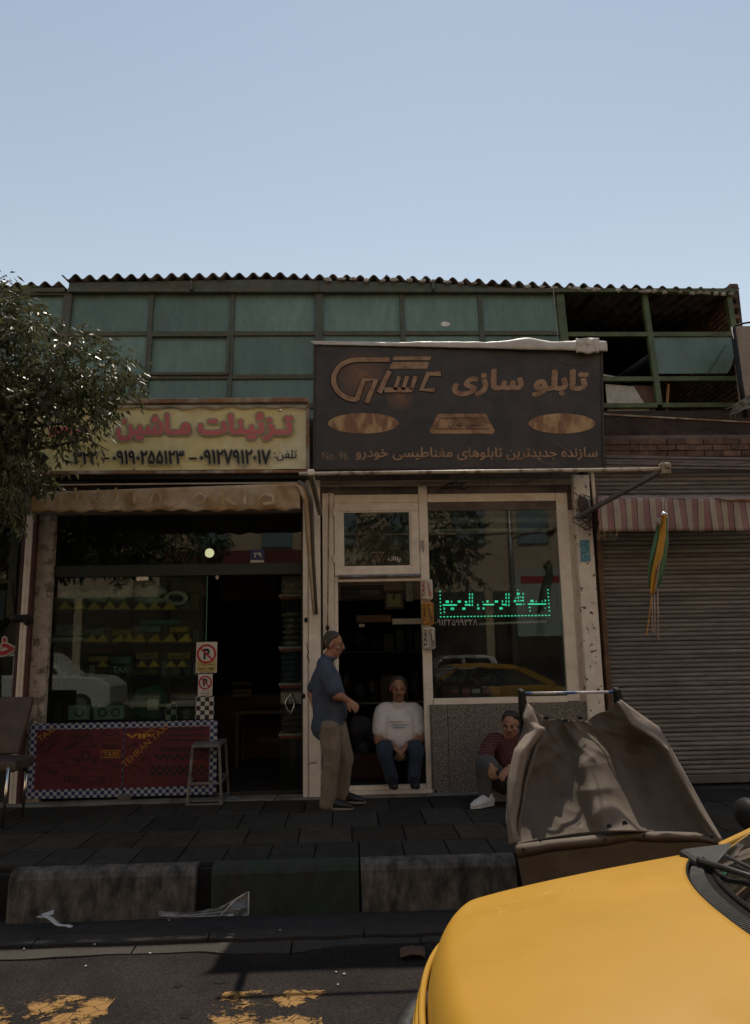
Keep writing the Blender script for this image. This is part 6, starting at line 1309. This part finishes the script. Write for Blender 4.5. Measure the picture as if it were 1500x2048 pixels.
def chain(mb, pts, rad, side=None, n=14):
    """closed tapered tube with round ends; radii may be (across side, other)"""
    pts = [Vector(p) for p in pts]; rr = [(r, r) if isinstance(r, (int, float)) else r for r in rad]
    # smooth resample
    P, Q = [], []; k = len(pts)
    for i in range(k - 1):
        p0, p1, p2, p3 = pts[max(i - 1, 0)], pts[i], pts[i + 1], pts[min(i + 2, k - 1)]
        for s in range(5):
            t = s / 5; P.append(.5 * ((2 * p1) + (p2 - p0) * t + (2 * p0 - 5 * p1 + 4 * p2 - p3) * t * t + (3 * p1 - p0 - 3 * p2 + p3) * t ** 3)); Q.append(tuple(lerp(rr[i][j], rr[i + 1][j], t * t * (3 - 2 * t)) for j in (0, 1)))
    P.append(pts[-1]); Q.append(rr[-1])
    d0 = (P[0] - P[1]).normalized(); d1 = (P[-1] - P[-2]).normalized(); r0, r1 = min(Q[0]), min(Q[-1])
    caps0 = [(P[0] + d0 * r0 * s, tuple(q * math.sqrt(max(0, 1 - s * s)) for q in Q[0])) for s in (.97, .75, .4)]; caps1 = [(P[-1] + d1 * r1 * s, tuple(q * math.sqrt(max(0, 1 - s * s)) for q in Q[-1])) for s in (.4, .75, .97)]
    A = caps0 + list(zip(P, Q)) + caps1; base = len(mb.v); m = len(A); ref = Vector(side) if side else None
    for i, (p, q) in enumerate(A):
        t = (A[min(i + 1, m - 1)][0] - A[max(i - 1, 0)][0]).normalized()
        if ref is None: ref = t.cross(V(0, 0, 1)) if abs(t.z) < .9 else t.cross(V(0, 1, 0))
        a = (ref - t * ref.dot(t)).normalized(); b = t.cross(a)
        if not side: ref = a
        for j in range(n):
            th = 2 * math.pi * j / n; mb.v.append(p + a * math.cos(th) * q[0] + b * math.sin(th) * q[1])
    for i in range(m - 1):
        for j in range(n): mb.f.append((base + i * n + j, base + i * n + (j + 1) % n, base + (i + 1) * n + (j + 1) % n, base + (i + 1) * n + j))
    mb.f.append(tuple(base + j for j in reversed(range(n)))); mb.f.append(tuple(base + (m - 1) * n + j for j in range(n))); return mb
def skinned(mb, name, mat, parent, vox, it=4, disp=0, ds=.12):
    o = mb.build(name, mat, parent, smooth=True)
    r = o.modifiers.new('remesh', 'REMESH'); r.mode = 'VOXEL'; r.voxel_size = vox; r.use_smooth_shade = True
    s = o.modifiers.new('smooth', 'SMOOTH'); s.factor = .5; s.iterations = it
    if disp:
        tx_ = bpy.data.textures.new('folds', 'CLOUDS'); tx_.noise_scale = ds; d = o.modifiers.new('folds', 'DISPLACE'); d.texture = tx_; d.strength = disp; d.mid_level = .5; d.texture_coords = 'OBJECT' if False else 'LOCAL'
    return o
def head(mb, c, f, upv=V(0, 0, 1), s=1.):
    """skull, jaw, nose, ears, lips and brow around centre c facing f"""
    f = Vector(f).normalized(); r = f.cross(upv).normalized(); u = r.cross(f)
    def W(x, y, z): return c + (r * x + f * y + u * z) * s
    def E(p, rx, ry, rz, n=16):
        b = len(mb.v)
        for j in range(n // 2 + 1):
            ph = math.pi * j / (n // 2)
            for i in range(n): th = 2 * math.pi * i / n; mb.v.append(W(p[0] + rx * math.sin(ph) * math.cos(th), p[1] + ry * math.sin(ph) * math.sin(th), p[2] + rz * math.cos(ph)))
        for j in range(n // 2):
            for i in range(n): mb.f.append((b + j * n + i, b + (j + 1) * n + i, b + (j + 1) * n + (i + 1) % n, b + j * n + (i + 1) % n))
    E((0, -.012, .035), .074, .093, .085); E((0, .020, -.045), .058, .066, .066); E((0, .048, -.092), .030, .026, .024)
    E((0, .092, -.006), .012, .018, .026); E((0, .098, -.018), .016, .016, .012); E((0, .078, .028), .05, .014, .012); E((0, .084, -.052), .024, .010, .010)
    for k in (-1, 1): E((k * .076, -.012, -.002), .010, .020, .032); E((k * .045, .055, -.02), .022, .024, .02)
    return W
def eyes_hair(W, parent, hairmat, s=1., bald=0.):
    hb = MB()
    for k in (-1, 1):
        e = MB().ball(W(k * .031, .070, .012), .0115 * s, 10, 6).build('eye', m_eye, parent, smooth=True); MB().ball(W(k * .031, .0775, .012), .0065 * s, 8, 5).build('iris', m_iris, e, smooth=True)
        hb.tube([W(k * .050, .076, .034), W(k * .032, .088, .038), W(k * .014, .088, .034)], .006 * s, 6)
    chain(hb, [W(0, -.080, -.04), W(0, -.088, .03), W(0, -.055, .095), W(0, -.005, .114), W(0, .036, .106)], [(.056, .020), (.070, .028), (.070, .028), (.062, .018), (.046, .009)], (W(1, 0, 0) - W(0, 0, 0)))
    for k in (-1, 1): chain(hb, [W(k * .064, -.035, -.02), W(k * .066, -.03, .05), W(k * .054, .02, .088)], [.020, .026, .022])
    chain(hb, [W(-.026, .094, -.040), W(0, .099, -.036), W(.026, .094, -.040)], [.006, .008, .006])
    skinned(hb, 'hair', hairmat, parent, .007, 2)
def hand(mb, wrist, dirv, palm_n, s=1., curl=.6, thumb=1):
    """palm, four unequal bent fingers and a thumb leaving the side of the palm"""
    d = Vector(dirv).normalized(); nrm = Vector(palm_n); nrm = (nrm - d * nrm.dot(d)).normalized(); sd_ = d.cross(nrm) * thumb
    chain(mb, [wrist - d * .02, wrist + d * .03 * s, wrist + d * .082 * s], [(.028 * s, .020 * s), (.036 * s, .018 * s), (.041 * s, .015 * s)], sd_)
    for i, L in enumerate((.068, .078, .072, .056)):
        o_ = wrist + d * .085 * s + sd_ * (.031 - .0205 * i) * s; p = [o_ - d * .02 * s, o_]; a = 0; q = o_
        for seg in (.42, .32, .26): a += curl * (.55 if seg > .4 else .75); q = q + (d * math.cos(a) + nrm * math.sin(a)) * L * seg * s; p.append(q)
        chain(mb, p, [.0095 * s, .0098 * s, .0092 * s, .0085 * s, .0072 * s], n=8)
    o_ = wrist + d * .03 * s + sd_ * .028 * s; p1 = o_ + (sd_ * .6 + d * .7 + nrm * .25).normalized() * .038 * s; p2 = p1 + (sd_ * .15 + d * .9 + nrm * .4).normalized() * .030 * s; chain(mb, [o_ - d * .015, o_, p1, p2], [.014 * s, .014 * s, .0115 * s, .009 * s], n=8)
def shoe(parent, heel, toe, mat, solem, s=1.):
    heel, toe = Vector(heel), Vector(toe); d = (toe - heel); d.z = 0; d.normalize(); sd_ = V(-d.y, d.x, 0); mb = MB()
    chain(mb, [heel + V(0, 0, .045), lerp(heel, toe, .35) + V(0, 0, .055), lerp(heel, toe, .72) + V(0, 0, .042), toe + V(0, 0, .032)], [(.036 * s, .042 * s), (.038 * s, .050 * s), (.047 * s, .036 * s), (.030 * s, .022 * s)], sd_)
    chain(mb, [heel + d * .03 + V(0, 0, .06), heel + d * .035 + V(0, 0, .10)], [.040 * s, .040 * s]); o = skinned(mb, 'shoe', mat, parent, .007, 3)
    pts = [heel - d * .035, heel + sd_ * .036 - d * .01, lerp(heel, toe, .4) + sd_ * .034, lerp(heel, toe, .75) + sd_ * .047, toe + sd_ * .02 + d * .012, toe + d * .028, toe - sd_ * .02 + d * .012, lerp(heel, toe, .75) - sd_ * .047, lerp(heel, toe, .4) - sd_ * .034, heel - sd_ * .036 - d * .01]
    MB().prism([p + V(0, 0, .002) for p in pts], (0, 0, .022)).build('sole', solem, o, bevel=.005); return o
# ---- man standing at the doorway, seen from his right side
Y0 = 7.42
pm = thing('person', 'man in a blue grey short sleeved shirt and beige trousers standing at the doorway', 'person', tuple(atz(668, 1612, 0)))
def at2(px, py, Y): return at(px, py, Y)
pel, bel, chs, shd, nk = at(662, 1440, Y0), at(660, 1402, Y0), at(652, 1358, Y0), at(650, 1332, Y0), at(657, 1314, Y0)
hc = at(666, 1290, Y0); sdv = V(0, 1, 0)
rs_, re, rw = at(652, 1340, Y0 - .20), at(672, 1388, Y0 - .24), at(695, 1401, Y0 - .15)
ls_, le, lw = at(648, 1340, Y0 + .20), at(624, 1382, Y0 + .24), at(632, 1420, Y0 + .16)
hipR, kneeR, ankR = at(658, 1452, Y0 - .09), at(663, 1522, Y0 - .10), at(655, 1598, Y0 - .06)
hipL, kneeL, ankL = at(670, 1450, Y0 + .09), at(690, 1516, Y0 + .10), at(684, 1586, Y0 + .16)
ankR.z = .10; ankL.z = .11
B = MB(); chain(B, [pel, bel, chs, shd], [(.155, .115), (.150, .125), (.165, .11), (.14, .07)], sdv); chain(B, [shd, nk, hc - V(0, 0, .06)], [.06, .058, .056])
W1 = head(B, hc, V(1, -.10, -.16), s=1.05)
for s_, e_, w_ in ((rs_, re, rw), (ls_, le, lw)): chain(B, [lerp(s_, shd, .35), s_, e_, lerp(e_, w_, .35), w_], [.055, .056, .045, .044, .030])
hand(B, rw, V(.75, -.05, -.62), V(-.3, .9, -.3), 1.02, .75, -1); hand(B, lw, V(.6, -.2, -.7), V(.3, -.8, 0), 1., .7)
for h_, k_, a_ in ((hipR, kneeR, ankR), (hipL, kneeL, ankL)): chain(B, [lerp(h_, pel, .4), h_, k_, lerp(k_, a_, .3), a_], [.095, .085, .058, .058, .042])
body = skinned(B, 'body', m_skin, pm, .0055, 2); eyes_hair(W1, body, m_hair, 1.05)
S = MB(); hemF, hemB = at(664, 1434, Y0), at(650, 1468, Y0)
chain(S, [at(655, 1452, Y0) + V(-.01, 0, 0), at(660, 1425, Y0), at(658, 1396, Y0), at(653, 1358, Y0), at(650, 1330, Y0)], [(.180, .150), (.180, .168), (.178, .165), (.190, .140), (.15, .085)], sdv)
chain(S, [at(640, 1440, Y0), at(641, 1462, Y0)], [(.14, .06), (.13, .045)], sdv)
for s_, e_ in ((rs_, re), (ls_, le)): chain(S, [lerp(s_, shd, .5), s_, lerp(s_, e_, .82)], [.08, .082, .072])
chain(S, [shd + V(.0, 0, .0), nk + V(-.004, 0, -.015)], [.085, .068])
so = skinned(S, 'shirt', m_shirt, pm, .008, 4, .016, .09)
MB().ring(nk + V(.012, 0, -.012), .064, .014, (.25, 0, 1), 22, 6).build('collar', m_shirt, so, smooth=True)
T_ = MB(); chain(T_, [at(659, 1428, Y0), at(662, 1452, Y0)], [(.170, .135), (.168, .130)], sdv)
chain(T_, [hipR, lerp(hipR, kneeR, .5), kneeR, lerp(kneeR, ankR, .5), ankR - V(0, 0, .045)], [.108, .098, .082, .078, .076]); chain(T_, [hipL, lerp(hipL, kneeL, .5), kneeL, lerp(kneeL, ankL, .5), ankL - V(0, 0, .035)], [.108, .098, .082, .074, .070])
skinned(T_, 'trousers', m_chino, pm, .008, 4, .018, .10)
shoe(pm, V(ankR.x - .02, ankR.y, .0), V(ankR.x + .215, ankR.y - .03, 0), m_shoe, m_sole, 1.05); shoe(pm, V(ankL.x - .02, ankL.y, .012), V(ankL.x + .2, ankL.y - .05, .012), m_shoe, m_sole, 1.02)
MB().bar(at(690, 1425, Y0 - .14), at(689, 1442, Y0 - .14), .02, .012, (0, 1, 0)).build('belt_pouch', m_shoe, pm)
# ---- man sitting in the doorway
YS = 8.25
p2 = thing('person', 'man in a white printed T-shirt and jeans sitting in the white doorway', 'person', (.6, YS, .0))
def q(px, py, dy=0): return at(px, py, YS + dy)
pel, bel, chs, shd, nk, hc = q(799, 1492, .10), q(798, 1468, .06), q(797, 1436, .04), q(797, 1418, .03), q(797, 1404, .0), q(796, 1378, -.05)
B = MB(); chain(B, [pel, bel, chs, shd], [(.16, .12), (.165, .14), (.175, .12), (.15, .075)], V(1, 0, 0)); chain(B, [shd, nk, hc - V(0, 0, .06)], [.062, .060, .058]); W2 = head(B, hc, V(.05, -1, -.18), s=1.06)
arms = ((q(765, 1424, .02), q(756, 1478, -.06), q(790, 1496, -.24), 1), (q(831, 1424, .02), q(842, 1476, -.06), q(812, 1494, -.24), -1))
for s_, e_, w_, k in arms:
    chain(B, [lerp(s_, shd, .4), s_, e_, lerp(e_, w_, .4), w_], [.058, .058, .048, .045, .032]); hand(B, w_, V(.62 * k, -.35, -.45), V(0, .3, -1), 1.02, .75, k)
legs = ((q(778, 1498, .05), q(768, 1500, -.32), q(784, 1560, -.34)), (q(818, 1498, .05), q(833, 1500, -.32), q(827, 1560, -.34)))
for h_, k_, a_ in legs: chain(B, [lerp(h_, pel, .4), h_, k_, lerp(k_, a_, .3), a_], [.09, .085, .06, .06, .042])
body = skinned(B, 'body', m_skin, p2, .0066, 3); eyes_hair(W2, body, m_hair, 1.06)
S = MB(); chain(S, [q(799, 1488, .06), q(798, 1470, .03), q(797, 1440, .02), q(797, 1418, .03)], [(.200, .180), (.205, .185), (.205, .15), (.165, .088)], V(1, 0, 0))
for s_, e_, w_, k in arms: chain(S, [lerp(s_, shd, .5), s_, lerp(s_, e_, .68)], [.085, .088, .080])
chain(S, [shd, nk - V(0, 0, .03)], [.09, .074]); skinned(S, 'shirt', m_tee, p2, .008, 4, .016, .09)
mb = MB(); fy = YS - .165; tpx(None, 'Persian', None, None, 778, 1441, 808, 1448, fy, .01, False, mb=mb) if False else None
for (x0, x1, y, m_) in ((777, 807, 1444, 'a'), (783, 818, 1450, 'b'), (786, 810, 1455, 'b')):
    mb2 = MB()
    def wav(i): return at(lerp(x0, x1, i / 24), y + 1.6 * math.sin(i * 1.9) + 1.0 * nz(i * .9, y, 0), fy - .012 + .02 * abs(i / 24 - .45))
    stroke(mb2, [wav(i) for i in range(25)], .006); mb2.build('shirt_print', M('print ' + m_, (.22, .10, .05) if m_ == 'a' else (.04, .08, .17), .7), p2)
T_ = MB(); chain(T_, [q(799, 1486, .10), q(799, 1502, .08)], [(.185, .15), (.18, .13)], V(1, 0, 0))
for h_, k_, a_ in legs: chain(T_, [h_, lerp(h_, k_, .5), k_, lerp(k_, a_, .5), a_ + V(0, 0, .01)], [.108, .100, .082, .070, .064])
skinned(T_, 'jeans', m_jean, p2, .008, 4, .016, .09)
for h_, k_, a_ in legs: shoe(p2, V(a_.x, a_.y + .03, .092), V(a_.x + .01, a_.y - .17, .092), m_shoe, m_shoe, 1.05)
w_ = arms[1][2]; MB().ring(lerp(w_, arms[1][1], .18), .034, .009, (w_ - arms[1][1]), 16, 6).build('wristwatch', m_shoe, p2, smooth=True)
# ---- man crouched on the step behind the mat
YK = 7.55
p3 = thing('person', 'man in maroon checked shirt and white trainers sitting low by the granite wall', 'person', (1.45, YK, 0))
def q(px, py, dy=0): return at(px + 9, py, YK + dy)
pel, chs, shd, nk, hc = q(1030, 1570, .10), q(1016, 1515, .06), q(1006, 1482, .0), q(1008, 1470, -.03), q(1013, 1450, -.07)
B = MB(); chain(B, [pel, chs, shd], [(.15, .12), (.165, .12), (.14, .075)], V(.9, .4, 0)); chain(B, [shd, nk, hc - V(0, 0, .05)], [.06, .057, .056]); W3 = head(B, hc, V(-.45, -1, -.3), s=1.02)
ra3, la3 = (q(974, 1484, -.03), q(960, 1512, -.14), q(968, 1528, -.27)), (q(1036, 1490, .02), q(1050, 1540, -.1), q(1010, 1535, -.28))
for s_, e_, w_ in (ra3, la3): chain(B, [lerp(s_, shd, .4), s_, e_, lerp(e_, w_, .4), w_], [.056, .054, .045, .042, .030])
hand(B, ra3[2], V(.25, -.35, -.95), V(.3, .9, 0), 1., .5, 1); hand(B, la3[2], V(-.7, -.4, -.5), V(0, .5, -1), 1., .6)
lg = ((q(1000, 1572, .02), q(960, 1525, -.22), q(962, 1598, -.20)), (q(1030, 1580, .0), q(1040, 1545, -.30), q(1046, 1598, -.28)))
for h_, k_, a_ in lg: chain(B, [lerp(h_, pel, .4), h_, k_, lerp(k_, a_, .3), a_], [.09, .085, .06, .058, .042])
body = skinned(B, 'body', m_skin, p3, .0066, 3); eyes_hair(W3, body, m_hair2, 1.02)
m_plaid = plaidmat(); S = MB(); chain(S, [q(1032, 1578, .08), q(1024, 1545, .06), q(1015, 1510, .05), q(1006, 1482, .01)], [(.18, .145), (.185, .15), (.195, .145), (.16, .09)], V(.9, .4, 0))
for s_, e_, w_ in (ra3, la3): chain(S, [lerp(s_, shd, .5), s_, e_, lerp(e_, w_, .55)], [.082, .078, .064, .052])
skinned(S, 'shirt', m_plaid, p3, .008, 4, .016, .09)
T_ = MB(); chain(T_, [q(1026, 1572, .06), q(1016, 1582, .04)], [(.17, .14), (.165, .12)], V(1, 0, 0))
for h_, k_, a_ in lg: chain(T_, [h_, lerp(h_, k_, .5), k_, lerp(k_, a_, .5), V(a_.x, a_.y, .10)], [.105, .10, .084, .074, .066])
skinned(T_, 'jeans', m_grey, p3, .008, 4, .016, .09)
for i, (h_, k_, a_) in enumerate(lg): shoe(p3, V(a_.x + .05, a_.y, .0), V(a_.x - .14, a_.y - .12, 0), m_sneak, m_sneak, 1.1)
o = MB().box((X(972, 1600, 7.65), 7.5, .0), (X(1090, 1600, 7.65), 7.86, .13)).build('stone_step', m_step, bevel=.01); tag(o, 'low pale stone block under the crouching man in the checked shirt', 'step')

# ================================================================ LITTER AT THE KERB
m_paper = M('white paper', (.62, .60, .57), .8, var=.05, trans=.2)
def zr(px, py): return atz(px, py, ROADZ + .012)
a = [zr(72, 1838), zr(82, 1834), zr(146, 1863), zr(138, 1866)]
mb = MB().grid(lambda u, v: lerp(lerp(a[0], a[3], u), lerp(a[1], a[2], u), v) + V(0, 0, .012 + .02 * math.sin(u * 5) ** 2), 10, 2); o = mb.build('paper_strip', m_paper, smooth=True, solid=.002); tag(o, 'curled white paper strip lying at the gutter edge', 'paper')
b_ = [zr(82, 1838), zr(108, 1829), zr(106, 1838), zr(88, 1843)]; o = MB().poly([p + V(0, 0, .03) for p in b_]).build('paper_scrap', m_paper, solid=.002); tag(o, 'small folded white scrap beside the curled paper strip', 'paper')
m_film = M('clear plastic film', (.40, .40, .40), .2, var=.2, vscale=20, trans=.3)
def film():
    m = glass('thin plastic film', (.75, .75, .75), 1.6, .15, .28, (.5, .5, .5)); return m
m_film = film()
base = [atz(318, 1832, -.20), atz(500, 1832, -.20)]; 
def fg(u, v):
    top = [(318, 1822), (380, 1826), (440, 1812), (470, 1796), (492, 1782), (498, 1786)]; bot = [(318, 1834), (380, 1834), (440, 1832), (470, 1832), (490, 1832), (499, 1830)]
    a, b = pl(bot, u), pl(top, u); return at(lerp(a[0], b[0], v), lerp(a[1], b[1], v), 5.16 + .06 * v + .03 * nz(u * 5, v * 4, 2))
o = MB().grid(fg, 24, 6).build('plastic_sheet', m_film, smooth=False); tag(o, 'torn sheet of clear plastic film sticking out of the gutter', 'plastic sheet')
o = MB().tube([at(470, 1800, 5.18), at(486, 1790, 5.18), at(497, 1783, 5.17), at(497, 1830, 5.15)], .005, 5).tube([at(440, 1816, 5.17), at(470, 1800, 5.17), at(440, 1832, 5.16)], .004, 5).build('film_edge', m_paper, o, smooth=True)
o = MB().grid(lambda u, v: atz(lerp(800, 850, u), lerp(1898, 1916, v), ROADZ + .015) + V(0, 0, .02 * abs(nz(u * 3, v * 3, 1)) + .015 * math.sin(u * 3)), 8, 5).build('brown_rag', M('brown rag', (.09, .05, .03), .9, var=.3), smooth=True, solid=.004); tag(o, 'flat brown rag lying by the taxi bumper', 'rag')
random.seed(14); spots = [(172, 1930), (190, 1887), (672, 1942), (688, 1946), (338, 1839), (676, 1967), (560, 1858), (300, 1905), (48, 1896)]
for px, py in spots:
    c = zr(px, py); o = MB().prism([c + V(math.cos(t) * random.uniform(.003, .009), math.sin(t) * random.uniform(.003, .009), -.006) for t in (0, 1.3, 2.5, 3.8, 5.1)], (0, 0, .004)).build('litter_flake', m_paper); tag(o, 'tiny pale flake of litter on the sunlit road', 'litter', 'flakes of litter on the road')
for px, py, r in ((441, 1962, .03), (355, 1971, .022), (370, 2030, .03)):
    c = atz(px, py, ROADZ + .003); MB().poly([c + V(math.cos(t) * r * random.uniform(.8, 1.3), math.sin(t) * r * random.uniform(.8, 1.2), 0) for t in [i * math.pi / 6 for i in range(12)]]).build('oil_stain', M('oil stain', (.007, .006, .006), .7, spec=.1), road)
